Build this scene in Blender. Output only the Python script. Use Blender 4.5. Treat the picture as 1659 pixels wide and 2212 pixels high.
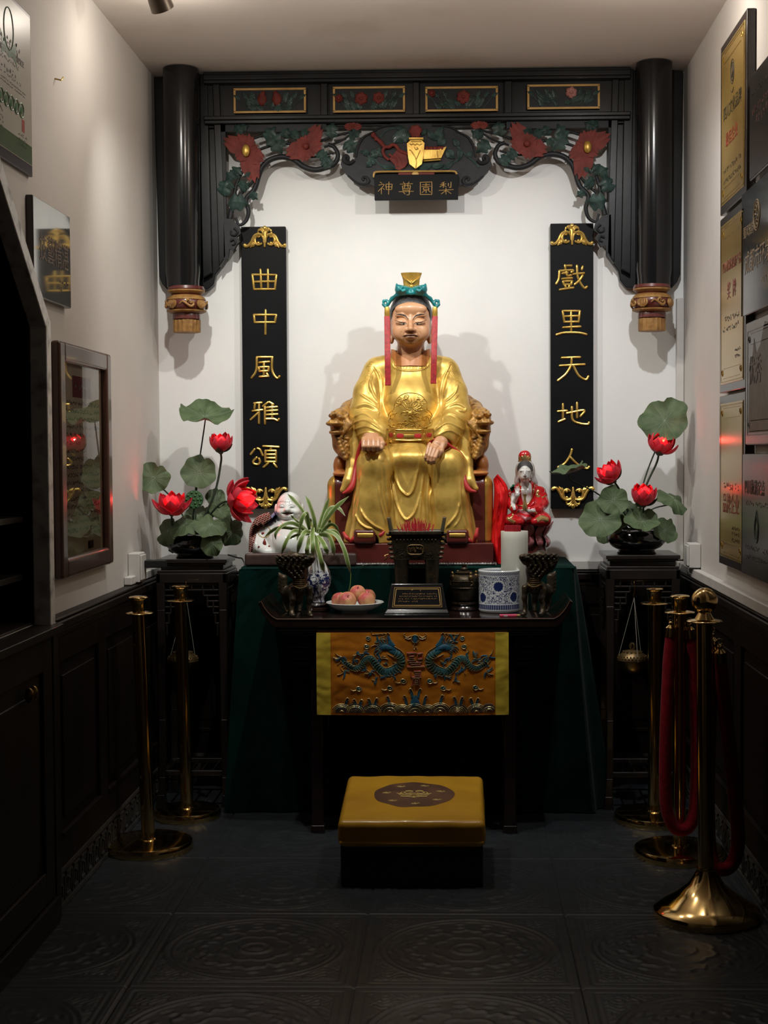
import bpy, bmesh, math, random
import numpy as np
from mathutils import Vector, Matrix
from mathutils.bvhtree import BVHTree
from mathutils.noise import noise as pnoise

for _o in list(bpy.data.objects):
    bpy.data.objects.remove(_o)
SC = bpy.context.scene
COL = SC.collection
PI = math.pi

# ------------------------------------------------------------------ camera
FPX, CX, CY, CAMZ = 3100.0, 902.0, 1106.0, 1.405
_yaw = math.atan((988 - CX) / FPX)
_pit = math.atan((CY - 977) / FPX)
CR = (Matrix.Rotation(_yaw, 3, 'Z') @ Matrix.Rotation(PI / 2 - _pit, 3, 'X') @ Matrix.Rotation(-0.005, 3, 'Z'))
cam = bpy.data.cameras.new('camera')
cam.sensor_width = 36.0
cam.lens = FPX / 2212 * 36.0
cam.shift_x = -(CX - 829.5) / 2212
cam.shift_y = (CY - 1106.0) / 2212
cam.clip_start = 0.05
camo = bpy.data.objects.new('camera', cam)
camo.matrix_world = Matrix.Translation((0, 0, CAMZ)) @ CR.to_4x4()
COL.objects.link(camo)
SC.camera = camo

# ------------------------------------------------------------------ light
SC.view_settings.view_transform = 'Standard'
SC.view_settings.look = 'None'
SC.view_settings.exposure = 0.0
SC.view_settings.gamma = 1.0
SC.view_settings.use_curve_mapping = False
W = bpy.data.worlds.new('dim_room'); SC.world = W; W.use_nodes = True
W.node_tree.nodes['Background'].inputs[0].default_value = (1.0, 0.86, 0.72, 1)
W.node_tree.nodes['Background'].inputs[1].default_value = 0.012
ZC = 2.975            # ceiling height
XL, XR, WY = -1.258, 0.946, 6.05
LAMPS = [((-0.975, 4.76, ZC - 0.075), (-0.50, 5.95, 1.32), 52.0, 106, (1.0, 0.985, 0.915)),
         ((-0.30, 4.55, ZC - 0.075), (-0.16, 5.80, 1.10), 55.0, 102, (1.0, 0.985, 0.925)),
         ((0.62, 4.62, ZC - 0.075), (0.28, 5.95, 1.32), 48.0, 106, (0.95, 0.975, 1.0))]
for _i, (_p, _t, _e, _a, _c) in enumerate(LAMPS):
    _d = (Vector(_t) - Vector(_p)).normalized()
    for _kind in ('SPOT', 'POINT'):          # the beam, and the weak spill round the lamp head
        _l = bpy.data.lights.new('lamp_light', _kind)
        _l.shadow_soft_size = 0.018; _l.color = _c
        if _kind == 'SPOT':
            _l.energy = _e; _l.spot_size = math.radians(_a); _l.spot_blend = 1.0
        else:
            _l.energy = (4.6, 8.0, 7.5)[_i]; _l.shadow_soft_size = 0.03; _l.color = (1.0, 0.90, 0.79)
        _lo = bpy.data.objects.new('lamp_light', _l)
        _lo.rotation_euler = _d.to_track_quat('-Z', 'Y').to_euler()
        _lo.location = Vector(_p) + _d * 0.055
        COL.objects.link(_lo)
# ------------------------------------------------------------------ helpers
def ray(px, py):
    return CR @ Vector(((px - CX) / FPX, -(py - CY) / FPX, -1.0))
def at(px, py, Y):
    d = ray(px, py); t = Y / d.y
    return np.array((d.x * t, Y, CAMZ + d.z * t))
def atx(px, py, X):
    d = ray(px, py); t = X / d.x
    return np.array((X, d.y * t, CAMZ + d.z * t))
def atz(px, py, Z):
    d = ray(px, py); t = (Z - CAMZ) / d.z
    return np.array((d.x * t, d.y * t, Z))
def sc(Y):
    return Y / FPX
_CRT = np.array(CR.transposed())
def topx(v):
    q = (v - np.array((0, 0, CAMZ))) @ _CRT.T
    return CX + FPX * q[:, 0] / -q[:, 2], CY - FPX * q[:, 1] / -q[:, 2]

def tag(o, label=None, cat=None, group=None, kind=None):
    if label: o['label'] = label
    if cat: o['category'] = cat
    if group: o['group'] = group
    if kind: o['kind'] = kind
    return o
def thing(name, loc, label, cat, group=None):
    o = bpy.data.objects.new(name, None); COL.objects.link(o)
    o.empty_display_size = 0.05
    o.location = Vector([float(a) for a in loc]); o['org'] = [float(a) for a in loc]
    return tag(o, label, cat, group)

def link_mesh(me, name, mat, parent=None, origin=None, smooth=True):
    o = bpy.data.objects.new(name, me)
    if mat is not None: me.materials.append(mat)
    if smooth:
        me.polygons.foreach_set('use_smooth', np.ones(len(me.polygons), dtype=bool))
    COL.objects.link(o)
    if parent is not None:
        o.parent = parent
        o['org'] = list(parent['org'])
    else:
        o['org'] = [float(a) for a in (origin if origin is not None else (0, 0, 0))]
        o.location = Vector(o['org'])
    return o
def raw_mesh(name, v, f):
    """v (n,3) array, f list of tuples or (m,k) array"""
    me = bpy.data.meshes.new(name)
    v = np.asarray(v, dtype=np.float32)
    if isinstance(f, np.ndarray):
        n, k = f.shape
        me.vertices.add(len(v)); me.vertices.foreach_set('co', v.ravel())
        me.loops.add(n * k); me.loops.foreach_set('vertex_index', f.astype(np.int32).ravel())
        me.polygons.add(n); me.polygons.foreach_set('loop_start', np.arange(0, n * k, k, dtype=np.int32))
        me.update(calc_edges=True); me.validate()
    else:
        me.from_pydata([tuple(map(float, p)) for p in v], [], [tuple(int(i) for i in q) for q in f]); me.update()
    return me
def arr_obj(name, v, f, mat, parent=None, origin=None, smooth=True):
    if parent is not None: o0 = np.array(list(parent['org']))
    else:
        if origin is None:
            lo, hi = v.min(0), v.max(0); origin = ((lo[0] + hi[0]) / 2, (lo[1] + hi[1]) / 2, lo[2])
        o0 = np.array(origin, dtype=float)
    return link_mesh(raw_mesh(name, v - o0, f), name, mat, parent, origin, smooth)

def frames(pts):
    pts = np.asarray(pts, float); n = len(pts)
    t = np.gradient(pts, axis=0); t /= np.linalg.norm(t, axis=1)[:, None] + 1e-12
    u = np.cross(t[0], (0, 0, 1.0))
    if np.linalg.norm(u) < 1e-3: u = np.cross(t[0], (0, 1.0, 0))
    u /= np.linalg.norm(u); U = [u]
    for i in range(1, n):
        u = U[-1] - t[i] * np.dot(U[-1], t[i]); u /= np.linalg.norm(u) + 1e-12; U.append(u)
    U = np.array(U); return t, U, np.cross(t, U)
def spline(pts, n=None, closed=False):
    p = np.asarray(pts, float)
    if len(p) < 3 and not closed:
        n = n or 2; return np.array([p[0] + (p[-1] - p[0]) * a for a in np.linspace(0, 1, n)])
    q = np.vstack([p[-1], p, p[0], p[1]]) if closed else np.vstack([2 * p[0] - p[1], p, 2 * p[-1] - p[-2]])
    m = len(q) - 3; n = n or m * 6
    out = []
    for a in np.linspace(0, m, n, endpoint=not closed):
        i = min(int(a), m - 1); t = a - i
        a0, a1, a2, a3 = q[i:i + 4]
        out.append(.5 * ((2 * a1) + (-a0 + a2) * t + (2 * a0 - 5 * a1 + 4 * a2 - a3) * t * t + (-a0 + 3 * a1 - 3 * a2 + a3) * t ** 3))
    return np.array(out)
def interp_r(r, n):
    r = np.atleast_1d(np.asarray(r, float))
    return np.interp(np.linspace(0, 1, n), np.linspace(0, 1, len(r)), r) if len(r) > 1 else np.full(n, r[0])

class MB:
    def __init__(s): s.v = []; s.f = []
    def add(s, vs, fs):
        b = len(s.v); s.v.extend([tuple(map(float, p)) for p in vs]); s.f.extend([tuple(b + i for i in q) for q in fs]); return s
    def box(s, x0, x1, y0, y1, z0, z1):
        v = [(x, y, z) for x in (x0, x1) for y in (y0, y1) for z in (z0, z1)]
        return s.add(v, [(0, 1, 3, 2), (4, 6, 7, 5), (0, 4, 5, 1), (2, 3, 7, 6), (0, 2, 6, 4), (1, 5, 7, 3)])
    def hexa(s, p):   # 8 points: bottom 4 loop, top 4 loop
        return s.add(p, [(3, 2, 1, 0), (4, 5, 6, 7), (0, 1, 5, 4), (1, 2, 6, 5), (2, 3, 7, 6), (3, 0, 4, 7)])
    def tube(s, pts, r, seg=8, flat=(1, 1), closed=False, cap=True):
        pts = np.asarray(pts, float); n = len(pts); r = interp_r(r, n)
        t, U, V = frames(pts); b = len(s.v)
        for i in range(n):
            for j in range(seg):
                a = 2 * PI * j / seg
                s.v.append(tuple(pts[i] + r[i] * (math.cos(a) * flat[0] * U[i] + math.sin(a) * flat[1] * V[i])))
        m = n if closed else n - 1
        for i in range(m):
            for j in range(seg):
                k = (i + 1) % n
                s.f.append((b + i * seg + j, b + i * seg + (j + 1) % seg, b + k * seg + (j + 1) % seg, b + k * seg + j))
        if cap and not closed:
            s.f.append(tuple(b + j for j in reversed(range(seg)))); s.f.append(tuple(b + (n - 1) * seg + j for j in range(seg)))
        return s
    def rod(s, pts, r, seg=8, flat=(1, 1)):      # tube with rounded ends
        pts = np.asarray(pts, float); n = len(pts); r = interp_r(r, n)
        d0 = pts[0] - pts[1]; d0 /= np.linalg.norm(d0) + 1e-12; d1 = pts[-1] - pts[-2]; d1 /= np.linalg.norm(d1) + 1e-12
        P = np.vstack([pts[0] + d0 * r[0] * .95, pts[0] + d0 * r[0] * .7, pts, pts[-1] + d1 * r[-1] * .7, pts[-1] + d1 * r[-1] * .95])
        R = np.concatenate([[r[0] * .3, r[0] * .72], r, [r[-1] * .72, r[-1] * .3]])
        return s.tube(P, R, seg, flat)
    def lathe(s, prof, c, seg=32, sx=1.0, sy=1.0, a0=0.0, flute=None):
        b = len(s.v); n = len(prof)
        for i, (r, z) in enumerate(prof):
            for j in range(seg):
                a = a0 + 2 * PI * j / seg
                rr = r * (flute(a, i) if flute else 1)
                s.v.append((c[0] + rr * math.cos(a) * sx, c[1] + rr * math.sin(a) * sy, c[2] + z))
        for i in range(n - 1):
            for j in range(seg):
                s.f.append((b + i * seg + j, b + i * seg + (j + 1) % seg, b + (i + 1) * seg + (j + 1) % seg, b + (i + 1) * seg + j))
        if prof[0][0] > 1e-5: s.f.append(tuple(b + j for j in reversed(range(seg))))
        if prof[-1][0] > 1e-5: s.f.append(tuple(b + (n - 1) * seg + j for j in range(seg)))
        return s
    def prism(s, poly, a0, a1, axis='y'):
        """extrude 2D polygon; axis 'y': poly (x,z); 'x': poly (y,z); 'z': poly (x,y)"""
        def mk(p, a): return {'y': (p[0], a, p[1]), 'x': (a, p[0], p[1]), 'z': (p[0], p[1], a)}[axis]
        n = len(poly); vs = [mk(p, a0) for p in poly] + [mk(p, a1) for p in poly]
        fs = [tuple(range(n)), tuple(range(2 * n - 1, n - 1, -1))] + [(i, n + i, n + (i + 1) % n, (i + 1) % n) for i in range(n)]
        return s.add(vs, fs)
    def sheet(s, P, th=0.0):
        """P (nu,nv,3) grid; th>0 gives it thickness along its normals"""
        P = np.asarray(P, float); nu, nv = P.shape[:2]
        if th <= 0:
            return s.add(P.reshape(-1, 3), [(i * nv + j, (i + 1) * nv + j, (i + 1) * nv + j + 1, i * nv + j + 1) for i in range(nu - 1) for j in range(nv - 1)])
        N = np.cross(np.gradient(P, axis=0), np.gradient(P, axis=1)); N /= np.linalg.norm(N, axis=2)[..., None] + 1e-12
        A = P + N * th / 2; B = P - N * th / 2; m = nu * nv
        fs = []
        for i in range(nu - 1):
            for j in range(nv - 1):
                q = (i * nv + j, (i + 1) * nv + j, (i + 1) * nv + j + 1, i * nv + j + 1)
                fs.append(q); fs.append(tuple(m + k for k in reversed(q)))
        ring = [i * nv for i in range(nu)] + [(nu - 1) * nv + j for j in range(1, nv)] + [i * nv + nv - 1 for i in range(nu - 2, -1, -1)] + [j for j in range(nv - 2, 0, -1)]
        for a, b2 in zip(ring, ring[1:] + ring[:1]): fs.append((a, m + a, m + b2, b2))
        return s.add(np.vstack([A.reshape(-1, 3), B.reshape(-1, 3)]), fs)
    def ball(s, c, r, seg=14, rings=9, rot=None):
        r = np.ones(3) * r; vs = []; fs = []
        R = np.array(rot) if rot is not None else np.eye(3)
        for i in range(rings + 1):
            th = PI * i / rings
            for j in range(seg):
                a = 2 * PI * j / seg
                vs.append(np.array(c) + R @ (r * (math.sin(th) * math.cos(a), math.sin(th) * math.sin(a), math.cos(th))))
        for i in range(rings):
            for j in range(seg):
                fs.append((i * seg + j, (i + 1) * seg + j, (i + 1) * seg + (j + 1) % seg, i * seg + (j + 1) % seg))
        return s.add(vs, fs)
    def build(s, name, mat, parent=None, origin=None, smooth=True, bevel=0, sub=0, seg=2):
        v = np.array(s.v)
        if parent is not None: o0 = np.array(list(parent['org']))
        else:
            if origin is None:
                lo, hi = v.min(0), v.max(0); origin = ((lo[0] + hi[0]) / 2, (lo[1] + hi[1]) / 2, lo[2])
            o0 = np.array(origin, float)
        me = raw_mesh(name, v - o0, s.f)
        bm = bmesh.new(); bm.from_mesh(me); bmesh.ops.recalc_face_normals(bm, faces=bm.faces[:]); bm.to_mesh(me); bm.free()
        o = link_mesh(me, name, mat, parent, origin, smooth)
        if bevel:
            md = o.modifiers.new('bevel', 'BEVEL'); md.width = bevel; md.segments = seg; md.limit_method = 'ANGLE'; md.angle_limit = math.radians(35); md.harden_normals = True
        elif smooth:
            try: me.set_sharp_from_angle(angle=math.radians(40))
            except Exception: pass
        if sub:
            md = o.modifiers.new('sub', 'SUBSURF'); md.levels = sub; md.render_levels = sub
        return o

def copy_tree(o, parent=None, dloc=None):
    c = o.copy(); COL.objects.link(c)
    if parent is not None: c.parent = parent
    elif dloc is not None:
        c.location = o.location + Vector(dloc)
        c['org'] = list(c.location)
    for ch in list(o.children): copy_tree(ch, c)
    return c

# signed distance field sculpting ------------------------------------------------
class SDF:
    def __init__(s, lo, hi, res):
        s.lo = np.array(lo, float); s.res = res
        s.n = np.ceil((np.array(hi) - s.lo) / res).astype(int) + 1
        s.d = np.full(s.n, 1.0, np.float32)
    def _op(s, lo, hi, fn, k, mode):
        a = np.clip(np.floor((np.array(lo) - k - 3 * s.res - s.lo) / s.res).astype(int), 0, s.n)
        b = np.clip(np.ceil((np.array(hi) + k + 3 * s.res - s.lo) / s.res).astype(int) + 1, 0, s.n)
        if mode == 'int': a, b = np.zeros(3, int), s.n.copy()
        if (b - a).min() <= 0: return s
        g = [(s.lo[i] + s.res * np.arange(a[i], b[i])).astype(np.float32) for i in range(3)]
        e = fn(g[0][:, None, None], g[1][None, :, None], g[2][None, None, :]).astype(np.float32)
        sl = tuple(slice(a[i], b[i]) for i in range(3)); d = s.d[sl]
        sg = 1
        if mode == 'sub': d, sg = -d, -1
        elif mode == 'int': d, e, sg = -d, -e, -1
        if k > 0:
            h = np.maximum(k - np.abs(d - e), 0) / k; r = np.minimum(d, e) - h * h * k * .25
        else: r = np.minimum(d, e)
        s.d[sl] = sg * r
        return s
    def cone(s, a, b, ra, rb, k=0.012, sq=1.0, mode='add'):
        a = np.array(a, float); b = np.array(b, float); m = max(ra, rb)
        ba = b - a; L = float(ba @ ba) + 1e-12
        def fn(x, y, z):
            px, py, pz = x - a[0], y - a[1], z - a[2]
            h = np.clip((px * ba[0] + py * ba[1] + pz * ba[2]) / L, 0, 1)
            return np.sqrt((px - h * ba[0]) ** 2 + ((py - h * ba[1]) / sq) ** 2 + (pz - h * ba[2]) ** 2) - (ra + (rb - ra) * h)
        return s._op(np.minimum(a, b) - m * max(1, sq), np.maximum(a, b) + m * max(1, sq), fn, k, mode)
    def chain(s, pts, k=0.012, sq=1.0, mode='add'):
        for p, q in zip(pts[:-1], pts[1:]): s.cone(p[0], q[0], p[1], q[1], k, sq, mode)
        return s
    def ell(s, c, r, k=0.012, rot=None, mode='add'):
        c = np.array(c, float); r = np.ones(3) * np.array(r, float); m = r.max()
        R = np.eye(3) if rot is None else np.array(rot).T
        def fn(x, y, z):
            p = (x - c[0], y - c[1], z - c[2])
            q = [R[i, 0] * p[0] + R[i, 1] * p[1] + R[i, 2] * p[2] for i in range(3)]
            k0 = np.sqrt(sum((q[i] / r[i]) ** 2 for i in range(3))); k1 = np.sqrt(sum((q[i] / r[i] ** 2) ** 2 for i in range(3))) + 1e-9
            return k0 * (k0 - 1) / k1
        bb = m if rot is not None else r
        return s._op(c - bb, c + bb, fn, k, mode)
    def box(s, c, h, rd=0.004, k=0.0, rot=None, mode='add'):
        c = np.array(c, float); h = np.array(h, float)
        R = np.eye(3) if rot is None else np.array(rot).T
        def fn(x, y, z):
            p = (x - c[0], y - c[1], z - c[2])
            q = [np.abs(R[i, 0] * p[0] + R[i, 1] * p[1] + R[i, 2] * p[2]) - h[i] + rd for i in range(3)]
            o = np.sqrt(sum(np.maximum(t, 0) ** 2 for t in q))
            return o + np.minimum(np.maximum(np.maximum(q[0], q[1]), q[2]), 0) - rd
        bb = np.ones(3) * np.linalg.norm(h) if rot is not None else h
        return s._op(c - bb, c + bb, fn, k, mode)
    def mesh(s):
        d = s.d; n = s.n
        ins = d < 0
        c = np.zeros(n - 1, np.int8)
        for i in (0, 1):
            for j in (0, 1):
                for k in (0, 1):
                    c += ins[i:n[0] - 1 + i, j:n[1] - 1 + j, k:n[2] - 1 + k]
        cells = np.argwhere((c > 0) & (c < 8))
        idx = np.full(n - 1, -1, np.int32); idx[tuple(cells.T)] = np.arange(len(cells))
        cor = np.array([(i, j, k) for i in (0, 1) for j in (0, 1) for k in (0, 1)])
        val = np.stack([d[tuple((cells + o).T)] for o in cor], 1)
        acc = np.zeros((len(cells), 3)); cnt = np.zeros(len(cells))
        for e0 in range(8):
            for e1 in range(e0 + 1, 8):
                if np.abs(cor[e0] - cor[e1]).sum() != 1: continue
                v0, v1 = val[:, e0], val[:, e1]; m = (v0 < 0) != (v1 < 0)
                t = np.where(m, v0 / np.where(m, v0 - v1, 1), 0)
                acc += m[:, None] * (cor[e0] + t[:, None] * (cor[e1] - cor[e0])); cnt += m
        V = s.lo + s.res * (cells + acc / cnt[:, None])
        F = []
        for ax in range(3):
            u, w = (ax + 1) % 3, (ax + 2) % 3
            a = [slice(None)] * 3; b = [slice(None)] * 3
            for q in (u, w): a[q] = slice(1, n[q] - 1); b[q] = slice(1, n[q] - 1)
            a[ax] = slice(0, n[ax] - 1); b[ax] = slice(1, n[ax])
            A, B = ins[tuple(a)], ins[tuple(b)]
            for sgn in (0, 1):
                e = np.argwhere(A & ~B if sgn == 0 else ~A & B)
                e[:, u] += 1; e[:, w] += 1
                q = []
                for du, dw in ((0, 0), (-1, 0), (-1, -1), (0, -1)):
                    o = e.copy(); o[:, u] += du; o[:, w] += dw; q.append(idx[tuple(o.T)])
                q = np.stack(q, 1)
                F.append(q if sgn == 0 else q[:, ::-1])
        F = np.concatenate(F); use = np.unique(F); mp = np.full(len(V), -1, np.int64); mp[use] = np.arange(len(use))
        return V[use], mp[F]
def smooth_v(V, F, it=2, lam=0.5):
    e = np.concatenate([F[:, [0, 1]], F[:, [1, 2]], F[:, [2, 3]], F[:, [3, 0]]])
    for _ in range(it):
        acc = np.zeros_like(V); c = np.zeros(len(V))
        for i, j in ((0, 1), (1, 0)):
            for a in range(3): acc[:, a] += np.bincount(e[:, i], V[e[:, j], a], len(V))
            c += np.bincount(e[:, i], minlength=len(V))
        V = V + lam * (acc / np.maximum(c, 1)[:, None] - V)
    return V
def vnormals(V, F):
    n = np.cross(V[F[:, 2]] - V[F[:, 0]], V[F[:, 3]] - V[F[:, 1]]); N = np.zeros_like(V)
    for j in range(4):
        for a in range(3): N[:, a] += np.bincount(F[:, j], n[:, a], len(V))
    return N / (np.linalg.norm(N, axis=1)[:, None] + 1e-12)
def emboss(V, F, lines, facing=0.25):
    """lines: (points in picture units, half width, height in metres); raises a rounded ridge (or sinks a groove) on the front"""
    N = vnormals(V, F); x, y = topx(V); D = np.zeros(len(V))
    fr = N[:, 1] < facing
    for pts, w, h in lines:
        p = spline(pts, max(8, len(pts) * 6)); best = np.full(len(V), 1e9)
        m = fr & (x > p[:, 0].min() - 3 * w) & (x < p[:, 0].max() + 3 * w) & (y > p[:, 1].min() - 3 * w) & (y < p[:, 1].max() + 3 * w)
        ii = np.nonzero(m)[0]
        if not len(ii): continue
        X, Yy = x[ii], y[ii]; bd = np.full(len(ii), 1e9); bt = np.zeros(len(ii))
        for q in range(len(p) - 1):
            d = p[q + 1] - p[q]; L = d @ d + 1e-9
            t = np.clip(((X - p[q, 0]) * d[0] + (Yy - p[q, 1]) * d[1]) / L, 0, 1)
            e = (X - p[q, 0] - t * d[0]) ** 2 + (Yy - p[q, 1] - t * d[1]) ** 2
            u = e < bd; bd[u] = e[u]; bt[u] = (q + t[u]) / (len(p) - 1)
        taper = np.clip(np.minimum(bt, 1 - bt) * 6 + .15, 0, 1)
        D[ii] += h * taper * np.exp(-bd / (w * w))
    return V + N * D[:, None]
def bvh_of(V, F):
    return BVHTree.FromPolygons([tuple(v) for v in V], [tuple(map(int, f)) for f in F])
CAMV = Vector((0, 0, CAMZ))
def hit(bvh, px, py, Y=None):
    r = ray(px, py).normalized(); h = bvh.ray_cast(CAMV, r)
    if h[0] is None:
        return (at(px, py, Y), np.array((0, -1.0, 0))) if Y is not None else (None, None)
    n_ = np.array(h[1]); return np.array(h[0]), (-n_ if n_ @ np.array(r) > 0 else n_)
def drape(mb, bvh, pts, w, off=0.001, n=None, Y=5.7, straight=False):
    """a thin raised painted stroke lying on a sculpted surface; w = half width(s) in picture units"""
    p = np.asarray(pts, float) if straight else spline(pts, n or max(10, 5 * len(pts)))
    if straight:
        p = np.vstack([np.linspace(a, b, 6, endpoint=False) for a, b in zip(p[:-1], p[1:])] + [p[-1:]])
    W_ = interp_r(w, len(p)); t = np.gradient(p, axis=0); t /= np.linalg.norm(t, axis=1)[:, None] + 1e-9
    q = np.stack([-t[:, 1], t[:, 0]], 1); rows = []
    for i in range(len(p)):
        row = []
        for a, o in ((-1, -.6), (-.55, .8), (0, 1), (.55, .8), (1, -.6)):
            s_ = p[i] + q[i] * a * W_[i]; h, nn = hit(bvh, s_[0], s_[1], Y); row.append(h + nn * off * o)
        rows.append(row)
    return mb.sheet(np.array(rows))
def rot_to(z, up=(0, 0, 1)):
    z = np.array(z, float); z /= np.linalg.norm(z); x = np.cross(up, z)
    if np.linalg.norm(x) < 1e-4: x = np.array((1.0, 0, 0))
    x /= np.linalg.norm(x); return np.stack([x, np.cross(z, x), z], 1)

# writing
def text(s_, size, depth, name, mat, parent, M, offset=0.0, sx=1.0, align='CENTER', line=1.0):
    c = bpy.data.curves.new('t', 'FONT'); c.body = s_; c.size = size; c.extrude = depth; c.offset = offset
    c.align_x = align; c.align_y = 'CENTER' if '\n' not in s_ else 'TOP'; c.resolution_u = 3; c.space_line = line
    o = bpy.data.objects.new('t', c); COL.objects.link(o)
    me = bpy.data.meshes.new_from_object(o.evaluated_get(bpy.context.evaluated_depsgraph_get()))
    bpy.data.objects.remove(o); bpy.data.curves.remove(c)
    me.materials.clear()
    o0 = Vector(list(parent['org']))
    me.transform(Matrix.Translation(-o0) @ M @ Matrix.Diagonal((sx, 1, 1, 1)))
    return link_mesh(me, name, mat, parent, smooth=False)
def basis(x, y, z, o):
    return Matrix(((x[0], y[0], z[0], o[0]), (x[1], y[1], z[1], o[1]), (x[2], y[2], z[2], o[2]), (0, 0, 0, 1)))
def on_left(Yc, Zc, X):  return basis((0, 1, 0), (0, 0, 1), (1, 0, 0), (X, Yc, Zc))
def on_right(Yc, Zc, X): return basis((0, -1, 0), (0, 0, 1), (-1, 0, 0), (X, Yc, Zc))
def on_back(Xc, Zc, Y):  return basis((1, 0, 0), (0, 0, 1), (0, -1, 0), (Xc, Y, Zc))
def glyph_row(mb, M, x0, x1, y, h, rnd, depth=0.0006, gap=0.35):
    """a line of print too small to read: a row of tiny unreadable dabs"""
    x = x0; w = h * .8
    while x < x1 - w:
        if rnd.random() > .08:
            for k in range(3):
                a = x + rnd.random() * w * .5; b = a + w * (.2 + .3 * rnd.random()); c0 = y + h * (rnd.random() * .7 - .5); d0 = c0 + h * (.12 + .2 * rnd.random())
                vs = [M @ Vector(p) for p in ((a, c0, 0), (b, c0, 0), (b, d0, 0), (a, d0, 0), (a, c0, depth), (b, c0, depth), (b, d0, depth), (a, d0, depth))]
                mb.hexa([tuple(v) for v in vs])
        x += w * (1 + gap)
    return mb
def strokes(mb, lines, f, Y, r, flat=0.55, fine=False):
    """brush strokes; f maps drawing units to picture units"""
    for L in lines:
        p = [f(a, b) for a, b in L]
        cl = len(L) > 3 and L[0] == L[-1]
        P = np.array([at(a, b, Y) for a, b in p])
        if cl or len(L) == 2: 
            Q = np.vstack([np.linspace(a, b, 4, endpoint=False) for a, b in zip(P[:-1], P[1:])] + [P[-1:]])
            for a, b in zip(P[:-1], P[1:]): mb.rod(np.linspace(a, b, 3), [r * .9, r, r * .95], 8)
        else:
            mb.rod(spline(P, len(P) * 4), r, 8)
    return mb
# ------------------------------------------------------------------ materials
MATS = {}
def mat(name, col, rough=0.5, metal=0.0, col2=None, ns=8.0, nd=4.0, amt=(0.35, 0.7), bump=0.0, bs=None, coat=0.0, spec=0.5, emis=None, es=0.0, sheen=0.0, trans=0.0, rv=0.0, stretch=(1, 1, 1), bd=0.002):
    if name in MATS: return MATS[name]
    m = bpy.data.materials.new(name); m.use_nodes = True; nt = m.node_tree; b = nt.nodes['Principled BSDF']
    def S(k, v):
        if k in b.inputs: b.inputs[k].default_value = v
    S('Base Color', (*col, 1)); S('Roughness', rough); S('Metallic', metal); S('Coat Weight', coat); S('Coat Roughness', .08)
    S('Specular IOR Level', spec); S('Sheen Weight', sheen)
    if emis: S('Emission Color', (*emis, 1)); S('Emission Strength', es)
    tc = nt.nodes.new('ShaderNodeTexCoord'); mp = nt.nodes.new('ShaderNodeMapping'); mp.inputs['Scale'].default_value = stretch
    nt.links.new(tc.outputs['Object'], mp.inputs[0])
    nz = nt.nodes.new('ShaderNodeTexNoise'); nz.inputs['Scale'].default_value = ns; nz.inputs['Detail'].default_value = nd
    nt.links.new(mp.outputs[0], nz.inputs['Vector'])
    rp = nt.nodes.new('ShaderNodeMapRange'); rp.inputs[1].default_value, rp.inputs[2].default_value = amt
    nt.links.new(nz.outputs['Fac'], rp.inputs[0])
    if col2 is None: col2 = tuple(c * .85 for c in col)
    mx = nt.nodes.new('ShaderNodeMix'); mx.data_type = 'RGBA'
    mx.inputs[6].default_value = (*col, 1); mx.inputs[7].default_value = (*col2, 1)
    nt.links.new(rp.outputs[0], mx.inputs[0]); nt.links.new(mx.outputs[2], b.inputs['Base Color'])
    if rv:
        r2 = nt.nodes.new('ShaderNodeMapRange'); r2.inputs[3].default_value = rough - rv; r2.inputs[4].default_value = rough + rv
        nt.links.new(nz.outputs['Fac'], r2.inputs[0]); nt.links.new(r2.outputs[0], b.inputs['Roughness'])
    if bump:
        n2 = nt.nodes.new('ShaderNodeTexNoise'); n2.inputs['Scale'].default_value = bs or ns * 6; n2.inputs['Detail'].default_value = 3
        nt.links.new(mp.outputs[0], n2.inputs['Vector'])
        bp = nt.nodes.new('ShaderNodeBump'); bp.inputs['Strength'].default_value = bump; bp.inputs['Distance'].default_value = bd
        nt.links.new(n2.outputs['Fac'], bp.inputs['Height']); nt.links.new(bp.outputs[0], b.inputs['Normal'])
    if trans:
        tr = nt.nodes.new('ShaderNodeBsdfTranslucent'); nt.links.new(mx.outputs[2], tr.inputs[0])
        ms = nt.nodes.new('ShaderNodeMixShader'); ms.inputs[0].default_value = trans
        out = nt.nodes['Material Output']
        nt.links.new(b.outputs[0], ms.inputs[1]); nt.links.new(tr.outputs[0], ms.inputs[2]); nt.links.new(ms.outputs[0], out.inputs[0])
    m['nodes'] = 1; MATS[name] = m; return m
def nodes_of(m): return m.node_tree.nodes, m.node_tree.links, m.node_tree.nodes['Principled BSDF']

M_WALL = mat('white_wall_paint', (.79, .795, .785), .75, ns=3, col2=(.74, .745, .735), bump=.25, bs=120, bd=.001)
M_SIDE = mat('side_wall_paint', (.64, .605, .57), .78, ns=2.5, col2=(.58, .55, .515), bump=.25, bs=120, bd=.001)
M_CEIL = mat('ceiling_paint', (.68, .63, .58), .8, ns=2.2, col2=(.56, .50, .44), amt=(.55, .8), bump=.2, bs=90, bd=.001)
M_TILE = mat('black_floor_tile', (.026, .029, .033), .38, ns=14, col2=(.015, .017, .019), bump=.25, bs=60, rv=.12, bd=.001)
M_WAIN = mat('dark_wainscot', (.009, .0045, .0032), .45, spec=.3, ns=6, col2=(.005, .0025, .002), stretch=(3, 3, .4), bump=.2)
M_BASE = mat('fretted_skirting', (.07, .065, .06), .45, ns=12, col2=(.035, .032, .03))
M_LACQ = mat('black_lacquer', (.0045, .005, .006), .36, ns=5, col2=(.008, .0085, .0095), coat=.04, spec=.28, rv=.08, bump=.12, bs=30)
M_COLM = mat('glossy_black_column', (.006, .006, .0065), .20, ns=4, col2=(.008, .008, .009), coat=.2, spec=.4)
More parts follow.
